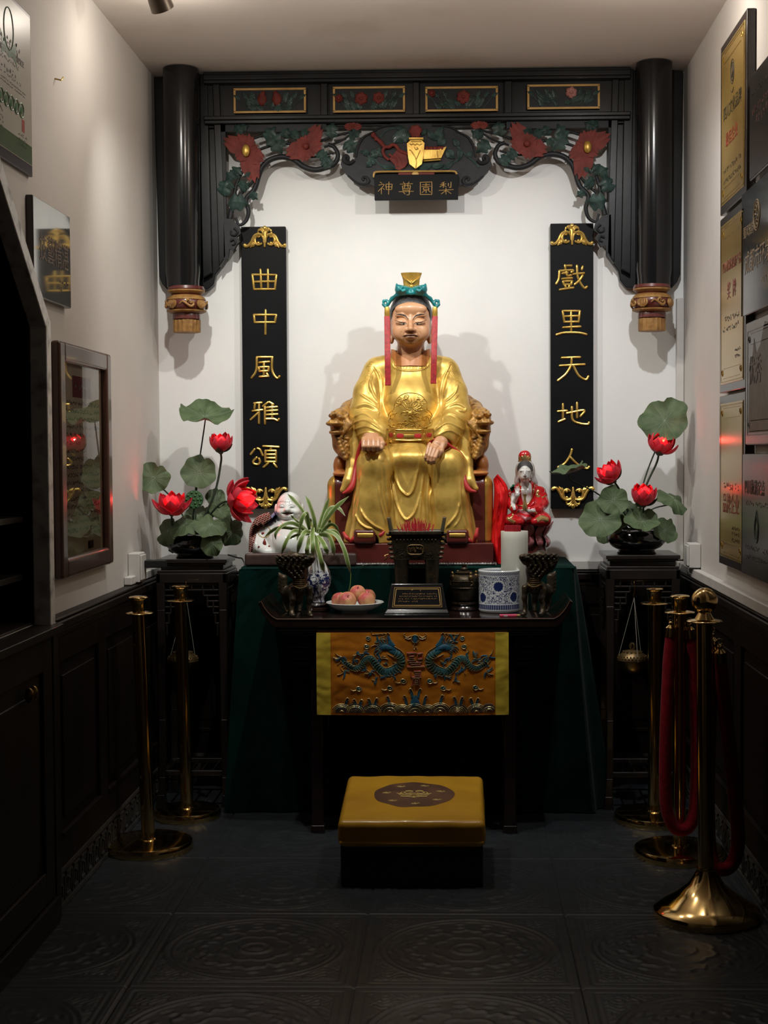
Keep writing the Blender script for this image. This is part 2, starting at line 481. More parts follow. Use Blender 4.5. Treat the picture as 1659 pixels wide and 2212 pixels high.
M_CARV = mat('carved_black_wood', (.011, .012, .0135), .5, spec=.25, ns=20, col2=(.020, .021, .024), bump=.3, bs=60)
M_LEAFC = mat('carved_green_leaf', (.045, .085, .075), .40, ns=30, col2=(.016, .032, .030), bump=.25, coat=.2)
M_REDC = mat('carved_red_paint', (.185, .030, .022), .6, spec=.25, ns=22, col2=(.11, .018, .013), bump=.25)
M_PINKC = mat('carved_faded_pink', (.42, .19, .16), .5, ns=22, col2=(.30, .09, .07))
M_GOLDP = mat('gold_paint', (.62, .40, .085), .34, .55, ns=26, col2=(.42, .24, .04), bump=.15)
M_GOLDL = mat('gold_leaf_lettering', (.80, .54, .15), .30, .75, ns=40, col2=(.58, .36, .07), bump=.15)
M_GOLDTRIM = mat('ochre_trim', (.50, .30, .09), .45, .2, ns=20, col2=(.38, .21, .05))
M_BOARD = mat('black_board', (.004, .0042, .005), .55, spec=.12, ns=6, col2=(.006, .0065, .008), rv=.1)
M_ROBE = mat('gilded_robe', (.73, .49, .115), .38, .45, ns=17, nd=8, col2=(.43, .255, .045), amt=(.44, .72), rv=.1, bump=.14, bs=45)
M_SKIN = mat('lacquered_skin', (.56, .30, .16), .38, ns=12, col2=(.48, .235, .115), coat=.08)
M_HAIR = mat('painted_black_hair', (.030, .030, .033), .42, ns=60, col2=(.06, .06, .065), stretch=(4, 4, .5), bump=.5, bs=160)
M_TEAL = mat('teal_paint', (.012, .23, .24), .36, ns=30, col2=(.008, .14, .16), coat=.15)
M_TASSEL = mat('red_tassel', (.42, .018, .022), .55, ns=80, col2=(.22, .008, .012), bump=.5, bs=260)
M_LINING = mat('red_lining', (.52, .035, .035), .45, ns=20, col2=(.34, .014, .016))
M_ORANGE = mat('orange_lacquer', (.52, .20, .05), .42, ns=14, col2=(.36, .12, .025))
M_THRED = mat('dark_red_lacquer', (.115, .022, .018), .30, ns=8, col2=(.075, .014, .012), coat=.35)
M_CARVG = mat('carved_gilt_wood', (.46, .245, .06), .45, .3, ns=34, nd=6, col2=(.10, .042, .012), amt=(.42, .7), bump=.7, bs=70, bd=.004)
M_INK = mat('dark_paint', (.012, .008, .007), .5)
M_LIP = mat('lip_paint', (.07, .018, .014), .4)
M_EYEW = mat('eye_white', (.55, .46, .36), .35)
M_VELVET = mat('green_velvet', (.0016, .020, .0155), .9, ns=10, col2=(.0008, .010, .008), sheen=.06, spec=.0, bump=.25, bs=220)
M_TABLE = mat('dark_altar_wood', (.018, .008, .006), .20, ns=7, col2=(.010, .005, .004), coat=.6, stretch=(.6, 4, 4), rv=.08)
M_TEDGE = mat('worn_table_edge', (.10, .048, .028), .32, ns=9, col2=(.06, .028, .016), coat=.3)
M_STAND = mat('black_stand_wood', (.012, .009, .008), .32, ns=9, col2=(.018, .013, .012), coat=.25)
M_BENCH = mat('brown_board', (.070, .040, .034), .5, ns=40, col2=(.050, .028, .024), bump=.2)
M_SATIN = mat('orange_satin', (.50, .175, .010), .30, ns=9, col2=(.36, .115, .006), sheen=.1, bump=.35, bs=12, bd=.01)
M_YSATIN = mat('yellow_satin', (.56, .42, .045), .42, ns=12, col2=(.44, .32, .03), bump=.2, bs=60)
M_EMBLUE = mat('blue_embroidery', (.012, .055, .12), .5, ns=80, col2=(.006, .10, .14), bump=.5, bs=300)
M_EMTEAL = mat('teal_embroidery', (.03, .15, .17), .5, ns=80, col2=(.01, .06, .09), bump=.5, bs=300)
M_EMDARK = mat('dark_embroidery', (.03, .022, .02), .5, ns=80, col2=(.06, .045, .03), bump=.5, bs=300)
M_THREAD = mat('gold_thread', (.62, .50, .24), .32, .6, ns=90, col2=(.30, .26, .14))
M_EMRED = mat('red_embroidery', (.36, .045, .022), .5, ns=80, col2=(.22, .02, .012))
M_CUSH = mat('ochre_vinyl', (.50, .27, .022), .27, ns=5, nd=6, col2=(.40, .20, .02), coat=.25, bump=.15, bs=16, bd=.004)
M_CUSHM = mat('worn_brown_print', (.085, .042, .026), .38, ns=9, nd=6, col2=(.15, .075, .04), amt=(.45, .7))
M_CUSHG = mat('print_gold', (.48, .33, .09), .4, ns=20)
M_DARKB = mat('dark_cloth_base', (.014, .010, .010), .6)
M_BRASS = mat('polished_brass', (.80, .58, .26), .12, 1.0, ns=6, col2=(.70, .48, .2), rv=.04)
M_BRASSD = mat('dull_brass', (.42, .28, .10), .28, 1.0, ns=14, col2=(.28, .17, .06), rv=.1)
M_BRONZE = mat('dark_bronze', (.085, .062, .036), .42, .7, ns=40, nd=6, col2=(.028, .027, .022), bump=.7, bs=140)
M_BRONZEG = mat('bronze_verdigris', (.06, .062, .045), .5, .5, ns=30, nd=6, col2=(.14, .10, .05), bump=.4, bs=120)
M_BRONZEL = mat('worn_bronze', (.20, .13, .05), .38, .7, ns=30, col2=(.10, .065, .03))
M_PORC = mat('white_porcelain', (.72, .75, .73), .12, ns=6, col2=(.66, .70, .68), coat=.6)
M_CREAM = mat('cream_ceramic', (.66, .66, .58), .35, ns=5, col2=(.60, .60, .52), coat=.1)
M_POT = mat('black_glazed_pot', (.008, .008, .009), .14, coat=.7)
M_LEAF = mat('lotus_leaf', (.105, .150, .070), .6, ns=22, nd=5, col2=(.055, .088, .040), spec=.3, trans=.08, bump=.3)
M_VEIN = mat('leaf_vein', (.15, .20, .12), .6)
M_SEPAL = mat('dark_sepal', (.028, .045, .022), .6)
M_STEM = mat('dark_stem', (.022, .036, .020), .6)
M_PETAL = mat('lotus_petal', (.76, .045, .075), .45, ns=25, col2=(.70, .075, .12), trans=.38)
M_GLOW = mat('lit_flower_core', (1, .1, .06), .5, emis=(1.0, .05, .03), es=3.0)
M_POD = mat('seed_pod', (.035, .10, .035), .55, ns=30, col2=(.02, .06, .02))
M_SPIDER = None
M_WHITEP = mat('white_plastic', (.62, .60, .57), .45)
M_RUBBER = mat('black_cord', (.008, .008, .008), .5)
M_FRAMEW = mat('brown_frame_wood', (.085, .036, .024), .30, ns=9, col2=(.05, .02, .014), coat=.4, stretch=(5, 5, .6))
M_STEEL = mat('brushed_steel_mirror', (.40, .40, .39), .05, .75, ns=5, col2=(.30, .30, .29))
M_STEELD = mat('grey_plaque_metal', (.22, .21, .20), .24, .6, ns=6, col2=(.13, .125, .12))
M_PGOLD = mat('gold_plaque_metal', (.56, .38, .12), .20, .55, ns=7, col2=(.46, .30, .09))
M_BACKW = mat('dark_backing_board', (.020, .012, .010), .3, coat=.3)
M_SILVER = mat('silver_leaf_trim', (.80, .80, .79), .5, .2, ns=24, nd=8, col2=(.22, .22, .22), amt=(.48, .8), bump=.6, bs=60)
M_CAB = mat('black_cabinet_wood', (.006, .004, .0035), .5, spec=.25, ns=7, col2=(.016, .010, .008), coat=.2)
M_ROPE = mat('red_velvet_rope', (.20, .004, .010), .9, ns=60, col2=(.12, .002, .006), sheen=.05, spec=.1, bump=.4, bs=200)
M_INCENSE = mat('red_incense', (.46, .015, .028), .6, ns=50, col2=(.34, .01, .02))
M_ASH = mat('incense_ash', (.42, .41, .39), .95, ns=60, bump=.8, bs=150)
M_REDCL = mat('red_cloth', (.66, .006, .008), .6, ns=16, col2=(.52, .004, .005), spec=.25, bump=.25, bs=40)
M_SILVL = mat('silvery_lace', (.45, .43, .42), .45, .3, ns=60, col2=(.16, .15, .14))
# ================================================================== THE ROOM
def struct(o): o['kind'] = 'structure'; return o
YB = -1.6
# floor of relief tiles, each 0.6 m
def floor_height(X, Y):
    T = 0.6
    u = ((X + 0.277) / T) % 1.0; v = ((Y - 4.307) / T) % 1.0
    iu = np.floor((X + 0.277) / T); 
    a = np.minimum(u, 1 - u) * T; b = np.minimum(v, 1 - v) * T; e = np.minimum(a, b)
    x = (u - .5) * T; y = (v - .5) * T; r = np.hypot(x, y); th = np.arctan2(y, x)
    G = lambda q, w: np.exp(-(q / w) ** 2)
    h = np.zeros_like(X)
    h += -.0035 * np.clip(1 - e / .004, 0, 1)                                  # joint
    h += .0016 * G(e - .0075, .003)
    h += .0012 * (G(e - .020, .005) + G(e - .040, .0045)) * (e < .06)          # double border
    h += .0022 * (G(r - .252, .007) + .8 * G(r - .232, .005))                  # big ring
    pet = .135 + .022 * np.abs(np.cos(4 * th)) ** .7 + .006 * np.cos(24 * th)
    h += .0018 * G(r - pet, .006)
    pet2 = .085 + .016 * np.abs(np.sin(4 * th)) ** .7
    h += .0016 * G(r - pet2, .005) + .0020 * G(r - .042, .006) + .0022 * G(r, .022)
    h += .0010 * np.sin(r * 210) * (r > .165) * (r < .222) * np.clip(np.sin(16 * th), 0, 1)
    c = (r > .262) & (e > .05)
    h += .0020 * c * np.abs(np.sin(x * 150 + 2.2 * np.sin(y * 80)) * np.sin(y * 150 + 2.2 * np.sin(x * 80))) ** .7
    return h * 1.7
xs = np.arange(XL - .02, XR + .021, .0052); ys = np.arange(2.2, WY + .02, .0056)
GX, GY = np.meshgrid(xs, ys, indexing='ij'); H = floor_height(GX, GY)
V = np.stack([GX, GY, H], 2).reshape(-1, 3); nx, ny = len(xs), len(ys)
I = np.arange(nx * ny).reshape(nx, ny)
Fq = np.stack([I[:-1, :-1], I[1:, :-1], I[1:, 1:], I[:-1, 1:]], 2).reshape(-1, 4)
xs2 = np.linspace(XL - .02, XR + .02, 60); ys2 = np.linspace(YB, 2.2, 120)
G2, H2 = np.meshgrid(xs2, ys2, indexing='ij'); I2 = np.arange(60 * 120).reshape(60, 120) + len(V)
V = np.vstack([V, np.stack([G2, H2, 0 * G2], 2).reshape(-1, 3)])
Fq = np.vstack([Fq, np.stack([I2[:-1, :-1], I2[1:, :-1], I2[1:, 1:], I2[:-1, 1:]], 2).reshape(-1, 4)])
struct(arr_obj('floor', V, Fq, M_TILE, origin=(0, 0, 0)))
struct(MB().box(XL - .15, XR + .15, YB, WY + .15, ZC, ZC + .1).build('ceiling', M_CEIL, smooth=False))
struct(MB().box(XL - .15, XR + .15, WY, WY + .12, -.05, ZC).build('wall_back', M_WALL, smooth=False))
NICHE = [(2.45, 1.80), (2.89, 2.17), (3.79, 2.17), (4.225, 1.79)]
_w = MB().box(XL - .12, XL, YB, 2.45, -.05, ZC).box(XL - .12, XL, 4.225, WY, -.05, ZC).box(XL - .12, XL, 2.45, 4.225, -.05, .90)
_w.prism(NICHE + [(4.225, ZC), (2.45, ZC)], XL - .12, XL, 'x')
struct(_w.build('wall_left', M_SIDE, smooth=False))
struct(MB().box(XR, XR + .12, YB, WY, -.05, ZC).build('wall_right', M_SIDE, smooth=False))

# dark wainscot with raised-and-fielded panels, rail and fretted skirting
ZR = 0.895
def wains(side, a0, a1, n):
    m = MB(); sk = MB(); rl = MB()
    def bx(mm, u0, u1, d0, d1, z0, z1):
        if side == 'left': mm.box(XL + (d0 + .018 if d0 else 0), XL + .018 + d1, u0, u1, z0, z1)
        elif side == 'right': mm.box(XR - d1, XR - d0, u0, u1, z0, z1)
        else: mm.box(u0, u1, WY - d1, WY - d0, z0, z1)
    bx(m, a0, a1, 0, .008, .13, ZR - .02)
    w = (a1 - a0) / n
    for i in range(n):
        u0 = a0 + i * w; u1 = u0 + w
        bx(m, u0, u0 + .055, .008, .020, .13, ZR - .02); bx(m, u1 - .055, u1, .008, .020, .13, ZR - .02)
        bx(m, u0 + .055, u1 - .055, .008, .020, .13, .23); bx(m, u0 + .055, u1 - .055, .008, .020, ZR - .13, ZR - .02)
        bx(m, u0 + .10, u1 - .10, .008, .016, .275, ZR - .175)
        bx(m, u0 + .055, u1 - .055, .008, .026, .225, .240)
    bx(rl, a0, a1, 0, .032, ZR - .03, ZR); bx(rl, a0, a1, 0, .022, ZR - .055, ZR - .03); bx(rl, a0, a1, 0, .026, ZR, ZR + .012)
    bx(sk, a0, a1, 0, .016, 0, .135); bx(sk, a0, a1, .016, .022, .118, .132); bx(sk, a0, a1, .016, .020, .004, .018)
    q = .088; k = int((a1 - a0) / q)
    for i in range(k):      # running fret
        u = a0 + (i + .06) * q; s_ = q * .88; t = .007; z0, z1 = .030, .106
        for (p0, p1, r0, r1) in ((0, s_, z1 - t, z1), (0, t, z0, z1), (0, s_ * .72, z0, z0 + t), (s_ * .72 - t, s_ * .72, z0, z1 - .024), (s_ * .28, s_ * .72, z1 - .024 - t, z1 - .024), (s_ * .28, s_ * .28 + t, z0 + .02, z1 - .024), (s_ - t, s_, z0 - .006, z1)):
            bx(sk, u + p0, u + p1, .016, .020, r0, r1)
    k = {'left': 1, 'back': 2, 'right': 3}[side]
    struct(m.build('trim_%d' % k, M_WAIN, bevel=.003)); struct(rl.build('trim_%d' % (k + 3), M_WAIN, bevel=.006))
    struct(sk.build('baseboard_' + side, M_BASE, smooth=False))
wains('left', 4.29, WY, 3); wains('back', XL + .001, XR - .001, 4); wains('right', 2.2, WY, 6)

# white cable trunking along the tops of the rails
def trunk(label, boxes, origin=None):
    m = MB()
    for b in boxes: m.box(*b)
    o = m.build('cable_trunking', M_WHITEP, bevel=.004); tag(o, label, 'trunking'); return o
trunk('white plastic cable trunking running along the rail of the right wall', [(XR - .030, XR - .001, 3.2, WY - .002, ZR + .014, ZR + .05)])
trunk('white plastic cable trunking along the back wall rail beside the right plant stand', [(.30, XR - .032, WY - .028, WY - .001, ZR + .014, ZR + .052)])
trunk('short white cable trunking on the left wall rail beside the left plant stand', [(XL + .001, XL + .030, 5.36, WY - .002, ZR + .014, ZR + .045)])
trunk('thin white vertical trunking in the right back corner of the room', [(XR - .032, XR - .001, WY - .034, WY - .001, ZR + .056, 2.04)])
def socket(label, x0, x1, y0, y1, z0, z1, plug):
    t = thing('socket_box', ((x0 + x1) / 2, (y0 + y1) / 2, z0), label, 'socket')
    MB().box(x0, x1, y0, y1, z0, z1).build('housing', M_WHITEP, t, bevel=.004)
    MB().box(*plug[:6]).build('cover_plate', M_WHITEP, t, bevel=.003); return t
p = atx(285, 1238, XL)
socket('white socket box on the left wall above the rail, with a black adapter plugged in', XL + .001, XL + .045, p[1] - .07, p[1] + .03, ZR + .018, ZR + .13, (XL + .045, XL + .052, p[1] - .062, p[1] + .022, ZR + .026, ZR + .122))
a = MB().box(XL + .053, XL + .135, p[1] - .02, p[1] + .015, ZR + .07, ZR + .10).build('power_adapter', M_RUBBER, bevel=.004)
tag(a, 'black power adapter sticking out of the left wall socket box', 'adapter')
p = atx(1510, 1232, XR)
socket('white socket box on the right wall above the rail, below the gold plaques', XR - .045, XR - .001, p[1] - .05, p[1] + .05, ZR + .055, ZR + .15, (XR - .052, XR - .045, p[1] - .042, p[1] + .042, ZR + .062, ZR + .142))
p = atx(118, 170, XL)
nl = MB().rod([(XL, p[1], p[2]), (XL + .02, p[1] + .004, p[2] - .004), (XL + .024, p[1] + .01, p[2] + .006)], .0025).build('wall_hook', M_BRASSD)
tag(nl, 'small bent nail sticking out of the upper left wall', 'hook')
# ceiling spotlights
for i, (pp, tt, e, an, c) in enumerate(LAMPS):
    lb = ['ceiling spotlight near the left wall, its tip seen at the top edge of the photo', 'ceiling spotlight in the middle of the row in front of the shrine', 'ceiling spotlight of the row nearest the right wall'][i]
    t = thing('ceiling_spotlight', (pp[0], pp[1], ZC), lb, 'spotlight', 'ceiling spotlights in front of the shrine')
    MB().lathe([(.034, 0), (.034, -.010), (.012, -.014), (.012, -.065)], (pp[0], pp[1], ZC), 24).build('mount', M_BRASSD, t)
    d = (np.array(tt) - np.array(pp)); d /= np.linalg.norm(d); R = rot_to(d)
    m = MB(); q = MB()
    q.lathe([(.014, -.030), (.032, -.024), (.037, .0), (.039, .036), (.035, .036), (.028, .015), (.0, .01)], (0, 0, 0), 28)
    m.v = [tuple(np.array(pp) + R @ np.array(v)) for v in q.v]; m.f = q.f
    m.build('lamp_head', mat('dark_lamp_metal', (.10, .075, .055), .4, .5), t)
# ================================================================== CABINET ON THE LEFT WALL
cab = thing('display_cabinet', (XL + .02, 3.4, 0), 'tall black display cabinet built on the left wall, octagonal opening edged in silver', 'cabinet')
CF = XL + .053; Y0, Y1 = 2.35, 4.275
m = MB()
m.box(XL, CF, 4.225, Y1, 0, .90)                       # narrow end stile below
m.box(XL - .46, XL - .44, 2.40, 4.27, .86, 2.25).box(XL - .44, XL - .121, 2.40, 2.44, .86, 2.25).box(XL - .44, XL - .121, 4.23, 4.27, .86, 2.25).box(XL - .44, XL - .121, 2.44, 4.23, 2.20, 2.25).box(XL - .44, XL - .121, 2.44, 4.23, .86, .895)   # deep recess
m.box(XL - .121, XL - .001, 2.452, 4.223, .9005, .908).box(XL - .121, XL - .001, 4.215, 4.2245, .908, 1.79)
m.prism([(4.2245, 1.79), (3.79, 2.1695), (3.784, 2.161), (4.2155, 1.785)], XL - .121, XL - .001, 'x'); m.prism([(3.79, 2.1695), (2.89, 2.1695), (2.89, 2.161), (3.785, 2.161)], XL - .121, XL - .001, 'x')
m.box(XL, CF + .03, Y0, Y1 - .04, .875, .90)           # counter edge
m.box(XL, CF + .01, Y0, 4.225, 0, .08)
m.build('carcass', M_CAB, cab, bevel=.003)
tr = [(2.45, 1.80), (2.89, 2.17), (3.79, 2.17), (4.225, 1.79), (4.225, .90)]
m = MB()
for ti, (a, b) in enumerate(zip(tr[:-1], tr[1:])):
    d = np.array((b[0] - a[0], b[1] - a[1])); d /= np.linalg.norm(d); n = np.array((-d[1], d[0])) * .024
    e = d * .010
    pts = []
    for x in (XL + .002, CF + .0012 * (ti % 2)):
        for (p_, s_, q_) in ((a, -1, -1), (b, -1, 1), (b, 1, 1), (a, 1, -1)):
            pts.append((x, p_[0] + s_ * n[0] + q_ * e[0], p_[1] + s_ * n[1] + q_ * e[1]))
    m.hexa(pts)
m.build('opening_trim', M_SILVER, cab, bevel=.004)
for z in (1.205, 1.035):
    MB().box(XL - .44, XL - .02, 2.46, 4.21, z, z + .018).build('shelf', M_CAB, cab, bevel=.002)
for (a, b, kn) in ((2.45, 3.30, 3.22), (3.33, 4.21, 3.93)):
    d = MB().box(XL + .004, CF - .012, a, b, .085, .872).build('door', M_CAB, cab, bevel=.003)
    m = MB().box(CF - .012, CF, a, a + .09, .085, .872).box(CF - .012, CF, b - .09, b, .085, .872).box(CF - .012, CF, a + .09, b - .09, .085, .18).box(CF - .012, CF, a + .09, b - .09, .77, .872).box(CF - .012, CF - .004, a + .14, b - .14, .23, .72)
    m.build('door_panel', M_CAB, d, bevel=.004)
    for q in (0, .04):
        MB().ball((CF + .014, kn + q, .735), (.014, .008, .022)).build('knob', M_BRASSD, d)
# ================================================================== CARVED CANOPY ON THE BACK WALL
FY = 5.955                      # front face of the frame
can = thing('carved_canopy', (-.17, WY, 1.9), 'large carved black wooden canopy with hanging columns and flower fretwork on the back wall', 'canopy')
Xm = at(899, 300, FY)[0]
def fx(px, py=400, Y=FY): return at(px, py, Y)[0]
def fz(py, px=899, Y=FY): return at(px, py, Y)[2]
zt = ZC - .004
# beam: board, rails, dividers
m = MB(); xl, xr = fx(440, 210), fx(1362, 210)
m.box(xl, xr, FY + .03, WY - .002, fz(268), zt)
m.box(xl, xr, FY - .012, FY + .03, fz(176), zt); m.box(xl, xr, FY - .022, FY + .02, fz(170), zt - .012)
m.box(xl, xr, FY - .004, FY + .03, fz(263), fz(248)); m.box(xl, xr, FY - .016, FY + .02, fz(256), fz(247))
for a, b in ((692, 707), (892, 906), (1090, 1106)):
    m.box(fx(a, 210), fx(b, 210), FY + .004, FY + .03, fz(250), fz(176))
m.build('beam', M_LACQ, can, bevel=.004)
# four inset relief panels with gold fillets
PAN = [(506, 191, 658, 240.5), (721, 187.6, 872.5, 239), (921, 187.6, 1073.6, 237), (1141.6, 183, 1294, 232)]
def leafy(mb, c, L, w, ang, Y, th=.006, lob=0, bend=.0):
    """a carved leaf lying on plane Y: lobed outline, raised mid rib"""
    ca, sa = math.cos(ang), math.sin(ang); P = []
    for i in range(15):
        t = i / 14; row = []
        wid = w * math.sin(PI * min(1, t * 1.02) ** .75) * (1 + (.75 * abs(math.sin(t * PI * lob)) - .42 if lob else 0))
        for j in range(-3, 4):
            s_ = j / 3; x = L * t; y = wid * s_ + bend * L * math.sin(PI * t)
            d = th * (1.0 - .55 * s_ * s_ + .35 * (abs(s_) < .1)) * (math.sin(PI * t) ** .5 + .1) + .0015 * math.sin(9 * t * PI) * abs(s_)
            row.append((c[0] + x * ca - y * sa, Y - d, c[1] + x * sa + y * ca))
        P.append(row)
    return mb.sheet(np.array(P), .002)
def petal(mb, c, L, w, ang, Y, th=.010, notch=.25):
    ca, sa = math.cos(ang), math.sin(ang); P = []
    for i in range(12):
        t = i / 11; row = []
        for j in range(-5, 6):
            s_ = j / 5; wid = w * (math.sin(PI * (.10 + .62 * t)) ** .8) * 1.1
            x = L * t * (1 + .09 * math.cos(3 * PI * s_) * t - .24 * s_ * s_ * t); y = wid * s_
            d = th * (.25 + .9 * t - .5 * t * t) * (1 - .25 * s_ * s_) + .0018 * math.cos(7 * s_) * t
            row.append((c[0] + x * ca - y * sa, Y - d, c[1] + x * sa + y * ca))
        P.append(row)
    return mb.sheet(np.array(P), .003)
rnd = random.Random(5)
for i, (x0, y0, x1, y1) in enumerate(PAN):
    a, b = fx(x0, 210), fx(x1, 210); zb, zz = at((x0 + x1) / 2, y1, FY)[2], at((x0 + x1) / 2, y0, FY)[2]
    pn = MB().box(a, b, FY + .012, FY + .031, zb, zz).build('inset_panel', M_CARV, can)
    t = .0045
    MB().box(a - t, b + t, FY + .008, FY + .018, zz - t, zz + t).box(a - t, b + t, FY + .008, FY + .018, zb - t, zb + t).box(a - t, a + t, FY + .008, FY + .018, zb, zz).box(b - t, b + t, FY + .008, FY + .018, zb, zz).build('gold_fillet', M_GOLDTRIM, pn, bevel=.001)
    cx, cz, hw, hh = (a + b) / 2, (zb + zz) / 2, (b - a) / 2, (zz - zb) / 2
    m = MB()
    for s_ in (-1, 1):
        for k in range(9):
            leafy(m, (cx + s_ * rnd.uniform(.02, .6) * hw, cz - hh * rnd.uniform(.2, .95)), hh * rnd.uniform(.7, 1.2), hh * .2, PI / 2 - s_ * rnd.uniform(.1, 1.3), FY + .012, .004, 0)
        for k in range(3):
            x = cx + s_ * hw * (.35 + .2 * k)
            m.tube(spline([(x - s_ * .02, FY + .010, cz - hh * .8), (x + s_ * .012, FY + .008, cz), (x + s_ * .028, FY + .010, cz + hh * .7)]), [.0022, .001], 6)
            leafy(m, (x + s_ * .012, cz + hh * .1), hh * .8, hh * .16, PI / 2 - s_ * (.4 + .3 * k), FY + .011, .004)
    m.build('relief_leaves', M_LEAFC, pn)
    FL = [[(-.22, .1, 1.2), (.2, .1, 1.2)], [(-.22, .05, 1.0), (.28, .1, .9), (-.86, .1, .6)], [(.05, .15, 1.1), (-.85, .5, .6)], [(.22, .35, .9)]][i]
    for (u, v_, s_) in FL:
        m = MB(); c = (cx + u * hw, cz + v_ * hh)
        if i == 0:
            m.ball((c[0], FY + .010, c[1]), (hh * .42, .010, hh * .56)); petal(m, (c[0], c[1] + hh * .2), hh * .5, hh * .18, 1.9 if u > 0 else 1.2, FY + .004, .004)
        else:
            for k in range(6): petal(m, c, hh * .55 * s_, hh * .24 * s_, .4 + k * PI / 3, FY + .010, .006)
            m.ball((c[0], FY + .002, c[1]), (hh * .14, .004, hh * .14))
        m.build('relief_flower', M_PINKC if i == 3 else M_REDC, pn)
# columns with side boards, and the drops beneath them
def zpx(px, py, Y=FY): return at(px, py, Y)[2]
for s_ in (-1, 1):
    CYc = 5.90; xc = fx(387, 300, CYc) if s_ < 0 else fx(1416, 300, CYc); zb = zpx(394, 620, CYc) if s_ < 0 else zpx(1412, 616, CYc)
    m = MB(); w0 = .0715
    prof = [(w0 * .93, zb), (w0 * .93, zb + .02), (w0, zb + .06), (w0 * 1.02, zt - .05), (w0 * 1.02, zt)]
    m.lathe([(r, z) for r, z in prof], (xc + (.010 if s_ < 0 else -.006), CYc, 0), 48)
    m.build('column', M_COLM, can)
    # side boards: an outer board and a stepped inner board with a slanted foot
    xo = fx(326, 300) if s_ < 0 else fx(1480, 300); xo2 = fx(338, 595) if s_ < 0 else fx(1474, 595)
    xo, xo2 = (max(xo, XL + .002), max(xo2, XL + .012)) if s_ < 0 else (min(xo, XR - .002), min(xo2, XR - .010))
    b = MB(); z6 = zpx(345, 605) if s_ < 0 else zpx(1470, 600)
    b.prism([(xo, zt), (xo2, z6 + .02), (xo2 - s_ * .012, z6 - .01), (xo2 - s_ * .035, zb), (xc, zb), (xc, zt)][::(1 if s_ < 0 else -1)], FY + .055, WY - .002)
    b.build('outer_board', M_LACQ, can, bevel=.003)
    def mx(px): return px if s_ < 0 else 1798 - px
    def zz(px, py): return at(mx(px), py - (0 if s_ < 0 else 8), FY)[2]
    def xx(px): return fx(mx(px), 400)
    b = MB()
    b.prism([(xc, zt), (xc, zb), (xx(443), zb + .002), (xx(456), zz(456, 610)), (xx(459), zz(459, 590)), (xx(485), zz(485, 556)), (xx(478), zt)][::(1 if s_ > 0 else -1)], FY + .05, WY - .004)
    b.prism([(xx(428), zt), (xx(434), zz(434, 600)), (xx(454), zz(454, 588)), (xx(448), zt)][::(1 if s_ > 0 else -1)], FY + .02, FY + .052)
    b.prism([(xx(459), zt), (xx(470), zz(470, 576)), (xx(486), zz(486, 553)), (xx(474), zt)][::(1 if s_ > 0 else -1)], FY + .012, FY + .06)
    b.build('inner_board', M_LACQ, can, bevel=.004)
    # drop
    pc = (xc + (.022 if s_ < 0 else -.014), CYc, 0); u = sc(CYc)
    d = MB().lathe([(r * u, zb - z * u) for r, z in ((30, 70), (30, 62), (29, 57), (33, 52), (40, 47), (42, 40), (42, 32), (38, 24), (31, 18), (30, 14), (38, 10), (40, 6), (38, 0))][::1], pc, 48).build('column_drop', M_THRED, can)
    g = MB()
    g.lathe([(28 * u, zb - 98 * u), (28.5 * u, zb - 96 * u), (28.5 * u, zb - 72 * u), (25 * u, zb - 70 * u)], pc, 72, flute=lambda a, i: 1 + .03 * math.sin(18 * a) + .03 * math.cos(5 * a))
    g.lathe([(31 * u, zb - 28 * u), (42 * u, zb - 29 * u), (39.5 * u, zb - 24 * u), (33 * u, zb - 19 * u), (31 * u, zb - 19 * u)], pc, 72, flute=lambda a, i: 1 + .012 * math.sin(24 * a))
    g.lathe([(33 * u, zb - 57 * u), (41 * u, zb - 54 * u), (42 * u, zb - 51 * u), (36 * u, zb - 52 * u)], pc, 72, flute=lambda a, i: 1 + .02 * math.sin(20 * a))
    g.lathe([(32 * u, zb - 16 * u), (40 * u, zb - 11 * u), (40 * u, zb - 8 * u), (33 * u, zb - 12 * u)], pc, 60)
    for k in range(8):      # scrolls and blossoms round the bulb
        a0 = -PI / 2 + k * PI / 4 + .2
        def B(a, z, r=43): return (pc[0] + r * u * math.cos(a), pc[1] + r * u * math.sin(a), zb - z * u)
        if k % 2:
            for j in range(-2, 3):
                g.tube(spline([B(a0 + j * .02, 48), B(a0 + j * .11, 42, 45), B(a0 + j * .10, 34, 44), B(a0 + j * .05, 31, 43)]), [2 * u, 2.6 * u, 1 * u], 6)
        else:
            g.tube(spline([B(a0 - .36, 40), B(a0 - .2, 35, 44), B(a0, 40, 44), B(a0 + .2, 45, 44), B(a0 + .34, 41), B(a0 + .28, 36), B(a0 + .18, 39)]), [1.5 * u, 3 * u, 2 * u], 6)
            g.tube(spline([B(a0 - .05, 40), B(a0 + .02, 32, 44), B(a0 + .12, 33, 44), B(a0 + .10, 38)]), [2 * u, 2.4 * u, 1.2 * u], 6)
    g.build('drop_carving', mat('dull_gilt_carving', (.36, .19, .055), .5, .15, ns=40, col2=(.20, .095, .025), bump=.5, bs=120), d)
